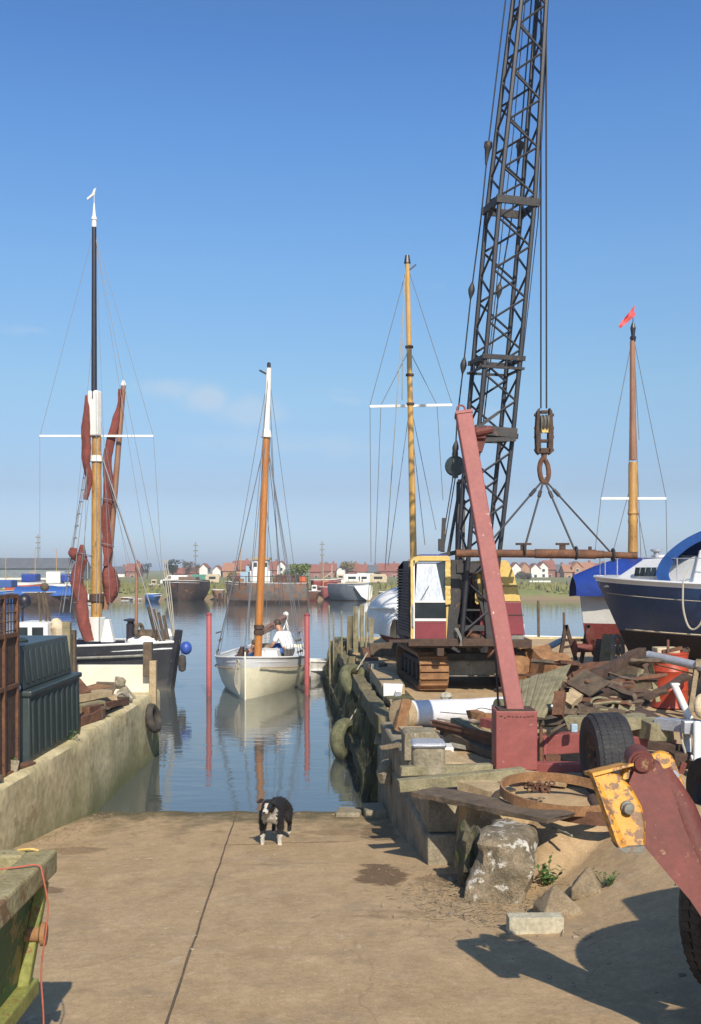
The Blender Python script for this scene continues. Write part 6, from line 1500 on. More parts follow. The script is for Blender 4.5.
# body out to the right of the frame (it shades the ground)
c = MB(); c.prism([(2.35,5.4,1.95),(2.35,3.1,1.95),(2.35,3.1,2.65),(2.35,4.2,2.72),(2.35,5.4,2.55)],(.75,0,0)); c.build('bonnet','red_arm',tc,bev=.04)
c = MB(); c.cube(2.5,2.95,3.0,5.6,1.55,1.95); c.cube(2.2,3.3,5.15,5.35,1.60,1.75); c.build('chassis','crane_dark',tc,bev=.02)
c = MB(); tyre(c,V((3.6,5.25,gh(3.6,5.25)+.46)),V((1,0,0)),.46,.30,.24,lugs=26,treads=False,lugh=.028,n=40); c.build('wheel','rubber_dusty',tc)
for x_ in (2.15,3.6):
    c = MB(); tyre(c,V((x_,2.7,gh(x_,2.7)+.70)),V((1,0,0)),.72,.42,.36,lugs=30,treads=False,lugh=.035,n=48); wo = c.build('wheel','rubber_dusty',tc)
    c = MB(); c.lathe([(.02,-.08),(.2,-.1),(.35,-.16),(.37,.16),(.2,.1),(.02,.06)],V((x_,2.7,gh(x_,2.7)+.70)),V((1,0,0)),28); c.build('rim','yellow',wo,smooth=True)
c = MB(); c.cube(2.3,3.2,2.0,3.2,2.2,2.35); c.cube(2.5,3.0,2.2,2.65,2.35,2.45); c.cube(2.5,3.0,2.15,2.25,2.4,2.9); c.build('seat','rubber',tc,bev=.04)
c = MB()
for x_ in (2.2,3.3):
    c.tube((x_,2.0,1.9),(x_,2.05,3.5),.04); 
c.tube((2.2,2.05,3.5),(3.3,2.05,3.5),.04); c.build('roll_bar','crane_dark',tc,smooth=True)
c = MB(); c.prism([(2.12,3.4,1.9),(2.12,3.15,2.5),(2.12,3.5,2.5),(2.12,3.75,1.9)],(.10,0,0)); c.beam((2.17,3.3,2.4),tuple(arm_pt(748,985)+V((.05,.04,0))),.18,.12); c.build('arm_tower','red_arm',tc,bev=.01)

# ------------------------------------------------------------ skip at lower left
sk = thing('rubbish_skip','worn green and yellow rubbish skip at the lower left edge','skip',(-2.2,3.2,1.5))
zr = CZ-1.19; xr = -1.25; yr = 4.27
c = MB()   # rim: hollow box beams round the top
c.cube(xr-.02-.10,xr,.9,yr,zr-.10,zr); c.cube(xr-2.0,xr-.12,yr-.10,yr,zr-.10,zr); c.cube(xr-2.0,xr-1.88,.9,yr-.1,zr-.10,zr)
rm = c.build('rim','skip_yellow',sk,bev=.012)
zb = 1.42
def sidept(y_, t_):  # right side of the skip: narrows downwards
    return V((xr-.06-.09*t_, y_, lerp(zr-.10, zb, t_)))
c = MB(); yt = yr-.08
c.add([sidept(.9,0),sidept(yt,0),sidept(yt-.12,1),sidept(.9,1),sidept(.9,0)+V((-.02,0,0)),sidept(yt,0)+V((-.02,-.02,0)),sidept(yt-.12,1)+V((-.02,-.02,0)),sidept(.9,1)+V((-.02,0,0))],[(0,1,2,3),(7,6,5,4),(0,4,5,1),(1,5,6,2),(2,6,7,3),(3,7,4,0)])
c.build('side_plate','skip_green',sk)
c = MB(); c.add([sidept(yt,0),sidept(yt,0)+V((-1.75,0,0)),sidept(yt-.12,1)+V((-1.4,0,0)),sidept(yt-.12,1)],[(0,1,2,3)]); c.prism([sidept(yt,0)+V((0,-.02,0)),sidept(yt,0)+V((-1.75,-.02,0)),sidept(yt-.12,1)+V((-1.4,-.02,0)),sidept(yt-.12,1)+V((0,-.02,0))],(0,-.02,0)); c.build('end_plate','skip_brown',sk)
c = MB(); c.beam(sidept(yt-.0,.02)+V((.02,0,0)),sidept(yt-.09,.66)+V((.02,0,0)),.05,.05); c.beam(sidept(yt-.07,.62)+V((.03,.06,0)),sidept(.9,.62)+V((.03,0,0)),.07,.07); c.beam(sidept(2.6,.02)+V((.02,0,0)),sidept(2.6,.62)+V((.02,0,0)),.05,.05); c.build('rib','skip_rib',sk,bev=.008)
c = MB(); c.add([sidept(.9,.66)+V((.01,0,0)),sidept(yt-.085,.66)+V((.01,0,0)),sidept(yt-.13,1.03)+V((.01,0,0)),sidept(.9,1.03)+V((.01,0,0))],[(0,1,2,3)]); c.prism([sidept(.9,.66)+V((.01,0,0)),sidept(yt-.085,.66)+V((.01,0,0)),sidept(yt-.13,1.03)+V((.01,0,0)),sidept(.9,1.03)+V((.01,0,0))],(-.012,0,0)); c.build('lower_plate','skip_brown',sk)
c = MB(); q = sidept(yt-.06,.30); c.lathe([(.03,-.02),(.03,.05),(.038,.055),(.048,.06),(.048,.078),(.02,.08)],q,(1,.1,0),18); c.build('lifting_lug','rust_orange',sk,smooth=True)
c = MB(); c.cube(xr-1.85,xr-.14,.95,yr-.12,zb,zb+.03); c.build('floor','skip_brown',sk)
c = MB(); c.path(curve_pts([(xr-.16,yr-.03,zr+.002),(xr-.10,yr-.05,zr+.012),(xr-.07,yr-.04,zr+.003)],4),.006,5); c.build('paint_blob','yellow',sk)
c = MB(); rr = random.Random(9)
c.ball((-1.72,3.80,2.06),.22,1.1,1.1,.75,n=20,jit=.6); one(c,'rubbish_sack','plastic_blue','crumpled blue plastic sack sticking out of the skip','sack')
c = MB()
for k in range(9):
    p = V((rr.uniform(-2.6,-1.6),rr.uniform(2.2,3.9),rr.uniform(1.5,1.95))); e = p+V((rr.uniform(-.5,.5),rr.uniform(-.5,.5),rr.uniform(-.1,.2))); c.plank(p,e,.15,.04,seed=k)
tag(c.build('rubble','wood_dark'),'broken boards and rubble filling the skip','rubble',kind='stuff')
c = MB(); c.plank((-2.6,3.4,2.12),(-1.5,4.0,2.22),.12,.05,seed=4); one(c,'board_offcut','red_arm','reddish board end lying across the skip by the blue sack','board')
rp = curve_pts([(-1.60,3.75,2.22),(-1.45,3.90,zr+.008),(-1.33,3.97,zr+.009),(-1.25,4.0,zr+.009),(-1.228,3.99,zr-.03),(-1.205,3.98,2.10),(-1.208,3.97,2.0),(-1.228,3.97,1.84),(-1.215,3.96,1.63),(-1.222,3.96,1.35)],7)
c = MB(); c.path(rp,.0036,6); one(c,'rope','rope_orange','thin orange rope hanging over the skip\'s rim','rope',smooth=True)

# ------------------------------------------------------------ the dog
dq = G(277,841,0); dd = 1.6/((841-HY)/F-.129); dx_ = (276.5-HX)*dd/F
dg = thing('dog','black and white collie standing on the slipway facing the camera','dog',(dx_,dd,slip(dd)+.005),R(-98)); dg.scale = (.93,.93,.93)
# local +x forward. shoulder height .47, body length .6
pts = [(0,0,.40),(.16,0,.395),(.30,0,.41),(.38,0,.47),(.46,.005,.535),(.53,.005,.535),(.60,.005,.515),(.665,.005,.495)]
rad = [(.105,.105),(.115,.12),(.115,.13),(.085,.095),(.075,.075),(.068,.072),(.042,.042),(.026,.026)]
ed = [(i,i+1) for i in range(7)]
i = len(pts); pts += [(-.16,0,.41),(-.27,0,.41)]; rad += [(.10,.10),(.085,.095)]; ed += [(0,i),(i,i+1)]; rump = i+1
i = len(pts); pts += [(-.36,.0,.36),(-.42,.03,.24),(-.44,.04,.14)]; rad += [.03,.045,.02]; ed += [(rump,i),(i,i+1),(i+1,i+2)]
for s in (-1,1):
    i = len(pts); pts += [(.30,s*.10,.33),(.27,s*.11,.22),(.30,s*.105,.12),(.30,s*.105,.035),(.345,s*.108,.022)]; rad += [.058,.038,.026,.024,.028]; ed += [(2,i)]+[(i+k,i+k+1) for k in range(4)]
    i = len(pts); pts += [(-.24,s*.09,.32),(-.19,s*.105,.23),(-.31,s*.10,.15),(-.295,s*.10,.035),(-.255,s*.10,.022)]; rad += [.078,.05,.027,.023,.027]; ed += [(rump,i)]+[(i+k,i+k+1) for k in range(4)]
db_ = skin_body('body', pts, ed, rad, ['fur_black','fur_white'], dg)
for v in db_.data.vertices:
    v.co += v.normal*(.010*mnoise.noise(v.co*16)+.006*mnoise.noise(v.co*40))
for p in db_.data.polygons:
    q = p.center; n_ = mnoise.noise(q*14)*.02
    wh = False
    if q.x > .22 and q.z < .155+n_: wh = True            # fore paws
    if q.x < -.2 and q.z < .05+n_ and q.z < .05: wh = True
    if q.x > .34 and abs(q.y) < .085 and .27 < q.z < .455+n_ : wh = True   # bib
    if q.x > .27 and abs(q.y) < .05 and q.z < .40 and q.z>.2: wh = True
    if q.x > .50 and abs(q.y-.005) < .007+.016*max(0,(q.x-.54)/.1)+n_*.2 : wh = True   # blaze
    if q.x > .630: wh = True
    if .38 < q.x < .46 and abs(q.y) > .055 and q.z > .44 and q.z < .50 and q.y>0: wh = True
    if q.x < -.40 and q.z < .17: wh = True
    p.material_index = 1 if wh else 0
hr = random.Random(5); fm = MB(); pls = [p for p in db_.data.polygons]; vv_ = db_.data.vertices; ar = [p.area for p in pls]
import bisect
cum = []; tt = 0
for a_ in ar: tt += a_; cum.append(tt)
for k in range(15000):
    p = pls[min(len(pls)-1, bisect.bisect(cum, hr.random()*tt))]; cs = [vv_[i].co for i in p.vertices]
    w3 = [hr.random() for _ in cs]; sw = sum(w3); q = sum((c_*(w_/sw) for c_,w_ in zip(cs,w3)), V((0,0,0))); n_ = p.normal
    if q.x > .56 or q.z < .06: continue
    ln_ = (.035 if q.x < .5 else .014)*(1.0 if q.z > .2 else .45); fl = V((-.75,0,-.55)); fl = (fl - n_*fl.dot(n_)); fl = fl.normalized() if fl.length > .01 else V((-1,0,0))
    dr = (n_*.42+fl+V((hr.uniform(-.25,.25),hr.uniform(-.25,.25),hr.uniform(-.2,.2)))).normalized()*ln_*hr.uniform(.6,1.2); sd = dr.cross(n_).normalized()*.0016
    fm.mi = p.material_index; fm.add([q-sd,q+sd,q+dr],[(0,1,2)])
fm.build('coat', ['fur_black','fur_white'], db_, local=True, fix=False)
c = MB(); c.ball((.688,.005,.502),.014,.8,1.1,.8,n=10); c.build('nose','fur_black',db_,local=True,smooth=True)
c = MB(); c.path([(.672,-.012,.478),(.680,.005,.474),(.672,.022,.478)],.004,5); c.build('mouth','fur_black',db_,local=True)
for s in (-1,1):
    c = MB(); c.ball((.592,.005+s*.034,.553),.010,n=10); c.build('eye','topmast',db_,local=True,smooth=True)
# ears: the photo's left one sticks out
for s,sp_ in ((-1,1.15),(1,.8)):
    b0 = V((.50,.005+s*.055,.585)); tip_ = V((.51,.005+s*(.055+.065*sp_),.585+(.01 if s<0 else -.005))); 
    c = MB(); c.prism([b0+V((-.03,0,.015)),b0+V((.035,0,.0)),tip_.lerp(b0,.45)+V((.03,0,-.022)),tip_+V((.02,0,-.018)),tip_.lerp(b0,.5)+V((-.01,0,.022))],(-.014,0,.004)); c.build('ear','fur_black',db_,local=True,bev=.004,smooth=True)
# ------------------------------------------------------------ far bank
def zf(py_, d): return CZ-(py_-HY)*d/F
def house(label, px0, px1, ytop, d, wall, roof, gable=False, chim=True, ybot=577.5, group='houses beyond the marsh', rz=0, name='house', win=2):
    w = (px1-px0)*d/F; xc = ((px0+px1)/2-HX)*d/F; zt = zf(ytop,d); zb = .6
    h = zt-zb; rh = min(h*.48, w*.55 if gable else 3.4); wh = h-rh; dep = 7.
    t = thing(name,label,'house',(xc,d,zb),rz,group)
    c = MB()
    if gable:
        c.prism([(-w/2,-dep/2,0),(w/2,-dep/2,0),(w/2,-dep/2,wh),(0,-dep/2,h-.15),(-w/2,-dep/2,wh)],(0,dep,0)); wo = c.build('wall',wall,t,local=True)
        c = MB()
        for s in (-1,1): c.prism([(0,-dep/2-.3,h),(s*(w/2+.3),-dep/2-.3,wh-.1),(s*(w/2+.3),-dep/2-.3,wh+.12),(0,-dep/2-.3,h+.25)],(0,dep+.6,0))
    else:
        c.cube(-w/2,w/2,-dep/2,dep/2,0,wh); 
        for s in (-1,1): c.prism([(s*w/2,-dep/2,wh),(s*w/2,dep/2,wh),(s*w/2,0,h-.2)],(-s*.1,0,0))
        wo = c.build('wall',wall,t,local=True); c = MB()
        for s in (-1,1): c.prism([(-w/2-.3,s*(dep/2+.4),wh-.15),(-w/2-.3,0,h),(-w/2-.3,0,h+.22),(-w/2-.3,s*(dep/2+.4),wh+.08)],(w+.6,0,0))
    ro = c.build('roof',roof,t,local=True)
    if chim:
        c = MB(); c.cube(w*.22,w*.22+.7,-.4,.4,h-1.2,h+.9); c.build('chimney','wall_brick',ro,local=True)
    n_ = max(1,int(w/3.2)) if win else 0
    for i in range(min(n_,4)):
        for k in range(2 if wh > 3.6 else 1):
            c = MB(); x_ = lerp(-w/2,w/2,(i+.5)/min(n_,4)); z_ = (wh*.28+k*wh*.46); c.cube(x_-.5,x_+.5,-dep/2-.06,-dep/2+.02,z_-.55,z_+.55); wi = c.build('window','white',t,local=True)
            c = MB(); c.cube(x_-.42,x_+.42,-dep/2-.09,-dep/2-.061,z_-.45,z_+.45); c.build('pane','glass',wi,local=True)
    return t
H = [
('brick house with dull red roof left of the barge\'s furled mainsail',128,141,564,330,'wall_brick','roof_red',0),
('low pale house just right of the black barge\'s mast',112,127,567,330,'wall_white','roof_grey',0),
('white-gabled house left of the pair behind the green boat shed',201,209,564,330,'wall_white','roof_red',1),
('small white-gabled house right of the pair behind the green boat shed',214,222,566,330,'wall_white','roof_red',1),
('orange-roofed house above the bow of the rusty coaster',224,236,563.5,330,'wall_orange','roof_orange',0),
('red-roofed house hidden partly by the yacht\'s shrouds left of its mast',236,250,561,340,'wall_brick','roof_red',0),
('red-roofed house right of the coaster\'s wheelhouse',268,278,562,340,'wall_brick','roof_red',0),
('white-gabled house right of the yacht\'s varnished mast',278,286,561.5,325,'wall_white','roof_red',1),
('long brick terrace house right of the lime green willow',310,323,565,335,'wall_brick','roof_red',0),
('brick terrace house left of the olive tree',323,336,564,335,'wall_brick','roof_red',0),
('red-roofed house under the olive tree',346,358,564,340,'wall_brick','roof_red',0),
('white-gabled house at the right foot of the olive tree',337,345,566,330,'wall_white','roof_grey',1),
('red-roofed house with pale walls left of the grey-roofed one',357,367,565,330,'wall_white','roof_red',0),
('grey-roofed house with white walls',367,377,565.5,330,'wall_white','roof_grey',0),
('wide red-roofed brick house left of the crane cab',378,399,564,335,'wall_brick','roof_red',0),
('white-gabled house next to the yellow engine house',510,519,563,320,'wall_white','roof_red',1),
('orange-walled gabled house second from the yellow engine house',519,528,563,322,'wall_orange','roof_orange',1),
('long brown-roofed house with a white gable at its left',529,538,564,322,'wall_white','roof_red',1),
('white-gabled house under the spreader beam\'s second bracket',537,546,562.5,325,'wall_white','roof_red',1),
('tall red-roofed brick house right of the white gables',543,553,561,335,'wall_brick','roof_red',0),
('small house with dark walls in the gap between white and orange groups',555,563,565,335,'wall_brick','roof_grey',0),
('orange-roofed house, left of the group by the blue tarpaulin',562,572,565,325,'wall_orange','roof_orange',0),
('orange gabled house, middle of the group by the blue tarpaulin',570,580,562,325,'wall_orange','roof_orange',1),
('orange-roofed house touching the blue tarpaulin\'s edge',579,592,563,328,'wall_orange','roof_orange',0),
('house with a plain red roof seen past the navy yacht',592,606,564,330,'wall_brick','roof_red',0),
('red-roofed house behind the crane boom\'s foot',455,470,563,335,'wall_brick','roof_red',0),
('white house behind the crane\'s gantry',440,452,564,335,'wall_white','roof_red',0),
('orange house behind the red trailer post',488,502,563,330,'wall_orange','roof_orange',0),
('low brick house right of the dark round tree',176,186,568.5,330,'wall_brick','roof_red',0),
('red-roofed house seen left of the white-gabled pair',188,200,567.5,345,'wall_brick','roof_red',0),
]
for h in H: house(h[0],h[1],h[2],h[3],h[4],h[5],h[6],gable=bool(h[7]),chim=not h[7])
# long grey shed at left
d = 240
t = thing('warehouse','long low grey-green warehouse on the far bank at the left','warehouse',((38-HX)*d/F,d,.6),0)
w = 92*d/F; c = MB(); c.cube(-w/2,w/2,-6,6,0,zf(568.5,d)-.6); c.build('wall','shed_grey',t,local=True)
c = MB(); c.prism([(-w/2-.2,-6.4,zf(568.5,d)-.6),(-w/2-.2,6.4,zf(568.5,d)-.6),(-w/2-.2,2,zf(558,d)-.6),(-w/2-.2,-1,zf(558,d)-.6)],(w+.4,0,0)); c.build('roof','roof_grey',t,local=True)
c = MB(); c.cube(-w/2,w/2,-6.06,-6.01,0.2,1.0); c.build('pale_band','wall_white',t,local=True)
t = thing('boat_shed','low shed with pale green roof on the far bank behind the hulk','shed',((204-HX)*.17,170,.9),0)
c = MB(); c.cube(-1.9,1.9,-2,2,0,1.0); c.build('wall','wall_white',t,local=True)
c = MB(); c.prism([(-2.1,-2.3,.95),(-2.1,0,1.75),(-2.1,2.3,.95)],(4.2,0,0)); c.build('roof','shed_green',t,local=True)
# white van / caravan
t = thing('parked_van','white van parked on the far bank by the hulk','van',((175-HX)*.16,160,1.0),0)
c = MB(); c.prism([(-2.2,-.9,.25),(2.1,-.9,.25),(2.1,-.9,1.6),(-1.0,-.9,1.6),(-1.5,-.9,1.0),(-2.2,-.9,.8)],(0,1.8,0)); c.build('body','white',t,local=True,bev=.05)
c = MB()
for x_ in (-1.4,1.3):
    c.lathe([(.05,-.1),(.3,-.1),(.3,.1),(.05,.1)],(x_,-.85,.3),(0,1,0),14)
c.build('wheel','rubber',t,local=True)
c = MB(); c.prism([(-1.02,-.92,1.05),(-.5,-.92,1.05),(-.5,-.92,1.45),(-.95,-.92,1.45)],(0,.03,0)); c.build('window','glass',t,local=True)
# masts / pylons
for px_,top,lab in ((38,534,'thin radio mast rising behind the far warehouse'),(195.5,542,'thin radio mast above the far red roofs left of the cream yacht'),(322,541,'thin far mast above the brick terraces')):
    d = 300; p = P(px_,top,d); c = MB(); c.tube((p.x,d,.5),p,.22,.12,6)
    for k in range(3): c.box((p.x,d,p.z-1-k*1.6),(1.4,.3,.35))
    one(c,'radio_mast','grey_steel',lab,'mast')
# trees
def tree(label,px_,top,w_px,d,leaf,dens=420,low=None,squash=1.,name='tree',ybot=576):
    x_ = (px_-HX)*d/F; zt = zf(top,d); zb = .7; W_ = w_px*d/F/2; Hh = zt-zb; rr = random.Random(int(px_*7))
    t = thing(name,label,'tree',(x_,d,zb),0,'trees on the far bank')
    c = MB(); c.path([(0,0,-.3),(.1,0,Hh*.3),(0,.1,Hh*.6)],[Hh*.04,Hh*.03,Hh*.015],7)
    for k in range(9):
        a = rr.uniform(0,6.28); l = W_*rr.uniform(.5,.9); z0 = Hh*rr.uniform(.25,.5); c.path([(0,0,z0),(math.cos(a)*l*.5,math.sin(a)*l*.5,z0+Hh*.15),(math.cos(a)*l,math.sin(a)*l,z0+Hh*rr.uniform(.2,.35))],[Hh*.015,Hh*.01,Hh*.004],5)
    c.build('trunk','bark',t,local=True)
    c = MB(); cl = [V((rr.uniform(-.6,.6)*W_,rr.uniform(-.6,.6)*W_,Hh*rr.uniform(.42,.80))) for _ in range(13)]
    for k in range(dens):
        q = rr.choice(cl); v = V((rr.gauss(0,1),rr.gauss(0,1),rr.gauss(0,1))); v = v.normalized()*(rr.random()**.4)*W_*.45; p = q+V((v.x,v.y,v.z*squash*.9)); p.z = max(p.z,Hh*.12)
        s = W_*rr.uniform(.05,.13); u = V((rr.gauss(0,1),rr.gauss(0,1),rr.gauss(0,1))).normalized(); _,a_,b_ = frame_of(u)
        c.add([p-a_*s,p+b_*s*.7,p+a_*s,p-b_*s*.7],[(0,1,2,3)])
    c.build('crown',leaf,t,local=True,fix=False)
tree('dark round tree above the white van, the darkest on the far bank',172.5,556,16,230,'leaf_dark',900)
tree('bare brownish tree right of the dark round one',187.5,557,15,240,'leaf_grey',420)
tree('thin greyish tree on the right of the brown one',196,560,9,245,'leaf_grey',260)
tree('small dark tree at the end of the warehouse',147,560,10,250,'leaf_dark',420)
tree('lime green willow behind the rusty coaster',300,558.5,24,150,'leaf_lime',1100,squash=.8)
tree('small lime bush at the left foot of the willow',287,565,12,152,'leaf_lime',500,squash=.7)
tree('olive-yellow tree over the red roofs',346.5,556.5,17,300,'leaf_olive',900)
tree('dark tree left of the olive one, over the terraces',325,560,14,345,'leaf_dark',500)
tree('dark tree over the brick terrace, close to the willow',314,562,10,350,'leaf_dark',420)
tree('brown bare bush before the white gables right of the crane',524,571,19,225,'leaf_grey',700,squash=.6,name='bush')
tree('dark far tree over the roofs at the crane cab\'s left',386,562,9,350,'leaf_dark',360)
tree('olive bush right of the rust hulk on the far bank',231,570,12,170,'leaf_olive',420,squash=.6,name='bush')
tree('dark tree far left above the warehouse roof end',83,561,14,300,'leaf_grey',420)
tree('low dark hedge tree at the crane track\'s far left',377,570,12,220,'leaf_dark',420,squash=.5,name='bush')

def far_boat(name,label,cat,px0,px1,ytop,d,mats,head,beam=3.,bul=.2,keel=-.4,extra=None,curve=.3,wl=.1,**kw):
    L_ = (px1-px0)*d/F; x_ = ((px0+px1)/2-HX)*d/F; zt = zf(ytop,d)
    t = thing(name,label,cat,(x_,d,0),R(head)); ll = L_ if head in (0,180) else kw.pop('L',L_)
    kw.pop('L',None)
    hull(ll,beam,lambda t_:zt*(1+curve*.25*t_**3),lambda t_:keel,mats,t,wl=wl,strake=.25,transom=.8,rake=.5,bul=bul,ns=16,**kw)
    return t
# rust brown hulk seen nearly bow-on
hk = far_boat('hulk','dark rust-brown timber hulk seen end-on by the far bank','hulk',168,206,581.5,114,['hulk','hulk','hulk'],266,beam=4.3,L=9,keel=-.6,full=.75)
c = MB(); c.box((-.5,0,2.15),(6,3.0,.3)); c.box((-1,0,2.45),(2,2,.4)); c.build('hatch_cover','hulk_grey',hk,local=True,bev=.05)
c = MB(); c.beam((-4,-1.7,2.2),(2,-1.7,2.2),.15,.15); c.beam((-4,1.7,2.2),(2,1.7,2.2),.15,.15)
for k in range(4): c.beam((-4+2*k,-1.7,1.7),(-4+2*k,-1.7,2.3),.1,.1); c.beam((-4+2*k,1.7,1.7),(-4+2*k,1.7,2.3),.1,.1)
c.build('railing','rust',hk,local=True)
# coaster
co = far_boat('coaster','rusty grey old coaster with a cream wheelhouse behind the cream yacht','ship',225,308,583,103,['hulk','hulk_grey','hulk_grey'],180,beam=4.4,keel=-.6,wl=.35,vee=.3)
c = MB(); q = lambda px_,py_: V((-( (px_-HX)*.103-co.location.x),0,zf(py_,103)))
def cb(c,px0,px1,t_,b_,dep,y0=0): a = q(px0,t_); b = q(px1,b_); c.cube(min(a.x,b.x),max(a.x,b.x),y0-dep/2,y0+dep/2,b.z,a.z)
cb(c,251,271,571,584,2.6); cb(c,253,269,560,571,2.2); wh_ = c.build('wheelhouse','white',co,local=True,bev=.04)
c = MB(); cb(c,251.5,270.5,557.5,560,2.6); c.build('roof','wood_pale',wh_,local=True)
c = MB()
for k in range(3): cb(c,254.5+k*5,258+k*5,562.5,567,2.26)
c.build('window','glass',wh_,local=True)
c = MB(); cb(c,241,249,572,584,1.6); cb(c,246,250,566,572,.6); c.build('engine_casing','pipe_blue',co,local=True,bev=.04)
c = MB(); cb(c,274,296,578,584,2.4); cb(c,276,288,574.5,578,1.5); c.build('hatch','rust',co,local=True,bev=.04)
rr = random.Random(41)
for k in range(16):
    p0_ = rr.choice([rr.uniform(228,248),rr.uniform(272,305)]); w__ = rr.uniform(2,8); t__ = rr.uniform(573.5,581)
    c = MB(); cb(c,p0_,p0_+w__,t__,584,rr.uniform(.5,1.8),rr.uniform(-.8,1.0)); c.build('deck_cargo',rr.choice(['rust','hulk','red_arm','wood_dark','bag_cream','crane_dark','rust_orange']),co,local=True,bev=.05)
for k in range(5):
    a = q(rr.uniform(232,304),583); c = MB(); c.tube((a.x,rr.uniform(-1,1),a.z),(a.x+rr.uniform(-1.5,1.5),rr.uniform(-1,1),a.z+rr.uniform(1.5,3.2)),.06,.04,6); c.build('derrick_pole','rust_dark',co,local=True)
c = MB(); cb(c,300,306,576,587,.8,.9); c.build('liferaft','orange',co,local=True,bev=.05)
c = MB()
for k in range(14): a = q(230+6*k,583); c.tube((a.x,2.0,a.z-.1),(a.x,2.0,a.z+.7),.04,n=5)
a = q(229,583); b = q(310,583); c.tube((a.x,2.0,a.z+.7),(b.x,2.0,b.z+.7),.035,n=5)
a = q(262,560); c.tube((a.x,0,a.z),(a.x,0,a.z+2.6),.05,n=6); c.build('railing','rust_dark',co,local=True)
# grey barge with white bow
gb2 = far_boat('lighter','low slate-grey barge with a white painted bow on the far bank','barge',329,376,584,112,['hulk','slate','slate'],-50,beam=3.4,L=5.6,keel=-.3,vee=.7)
c = MB(); 
for s in (-1,1): c.prism([(2.80,s*.05,1.75),(1.7,s*1.25,1.66),(2.3,s*.65,.5),(2.6,s*.08,.1)],(.16,s*.10,0))
c.build('white_bow','white',gb2,local=True)
c = MB(); c.box((.3,.2,1.9),(2.2,1.2,.5)); c.box((-1.6,0,1.8),(1,1,.4)); c.build('deck_gear','bag_cream',gb2,local=True,bev=.05)
rb = far_boat('fishing_boat','small red boat drawn up between the coaster and the grey barge','boat',313,341,580,118,['antifoul_red','antifoul_red','red'],15,beam=2,L=3.6,keel=.2,wl=.6)
c = MB(); c.box((0,0,1.9),(1,.9,.7)); c.tube((.6,0,1.5),(.6,0,4.0),.05); c.tube((.6,0,3.2),(-1.0,.3,2.0),.04); c.build('cuddy','bag_cream',rb,local=True)
# left side: barges with blue tarps, cabin boats
b1 = far_boat('barge','long dark barge under a bright blue tarpaulin at the far left','barge',18,80,592,98,['hulk','hulk','hulk'],0,beam=4,keel=-.5)
c = MB(); n_=18; rows=[]
for i in range(n_+1):
    x_ = lerp(-2.9,2.7,i/n_); rows.append([(x_,1.9*math.cos(a),1.0+.85*math.sin(a)**.8+.10*mnoise.noise(V((x_*1.3,a,0)))) for a in [math.pi*j/10 for j in range(11)]])
c.sheet(rows,(0,0,-.03)); c.build('tarpaulin','canvas_blue',b1,local=True,smooth=True)
b2 = far_boat('barge','blue-covered barge half hidden behind the rusty gate at the left edge','barge',-14,20,591,104,['blue_paint','blue_paint','blue_paint'],0,beam=3.4,keel=-.4)
c = MB(); c.box((0,0,2.0),(2.4,2,.8)); c.build('cabin','cloth_blue',b2,local=True,bev=.1)
b3 = far_boat('motor_cruiser','white cabin cruiser with a blue cover moored behind the blue-tarped barges','boat',42,78,584,112,['antifoul_red','red','white'],180,beam=3,keel=-.3,wl=.9)
c = MB(); c.box((.5,0,2.6),(1.6,2,1.3)); c.build('cabin','white',b3,local=True,bev=.1)
c = MB(); c.box((-1.1,0,2.5),(1.5,2,.9)); c.build('cover','tarp_blue',b3,local=True,bev=.15)
b4 = far_boat('fishing_boat','orange-red hulled boat at the far left beyond the blue barges','boat',8,44,583,116,['antifoul_red','orange','white'],0,beam=3,keel=-.2,wl=.5)
c = MB(); c.box((.6,0,2.5),(1.7,2,1.0)); c.build('cover','tarp_blue',b4,local=True,bev=.15)
far_boat('rowing_boat','small white-and-dark rowing boat moored by the far bank left of the hulk','boat',122,135,597.5,112,['white','white','hulk'],0,beam=1.3,keel=-.2,bul=.1)
far_boat('rowing_boat','low pale tender close to the rowing boat on the far bank','boat',134,143,599,111,['bag_cream','bag_cream','bag_cream'],0,beam=1.2,keel=-.2,bul=.1)
far_boat('motor_boat','small navy motor boat moored left of the hulk','boat',146,162,594,110,['navy','navy','blue_paint'],0,beam=1.6,keel=-.2)
c = MB(); q_ = P(376,598,111); c.box(P(540,582,190),(4.2,1,.5)); one(c,'upturned_boat','white','white upturned dinghy lying on the marsh in front of the gabled houses','boat',bev=.2)
# a straggle of small craft, wrecks and gear along the far bank
small = [
(84,93,594.5,110,'white','dark open motor launch lying left of the rowing boats on the far bank','mast'),
(98,112,593,113,'hulk','brown decaying smack hull on the far bank right of the black barge\'s mast',''),
(211,224,590,114,'hulk_grey','broken grey barge end on the mud between hulk and coaster',''),
(309,321,591,112,'rust','rusty pontoon close to the coaster\'s right end','box'),
(318,331,587,116,'red','small maroon hulled boat left of the slate-grey barge','mast'),
(379,392,592,112,'hulk','dark brown wreck on the mud right of the slate-grey barge',''),
(0,14,583,121,'white','white yacht hull on the bank at the far left edge','mast'),
(28,40,578,124,'white','white yacht ashore above the orange-red hull, with a bare mast','mast'),
(52,63,577,126,'navy','dark blue yacht ashore behind the white cabin cruiser','mast'),
(66,80,578,122,'cream','cream cabin boat ashore right of the dark blue yacht','box'),
(148,160,585,122,'hulk_grey','grey shed-like houseboat on the bank under the dark trees','box'),
(233,246,578,121,'hulk','brown boat hull ashore behind the coaster\'s bow','mast'),
(333,347,580,123,'white','white motor boat ashore behind the slate-grey barge','box'),
]
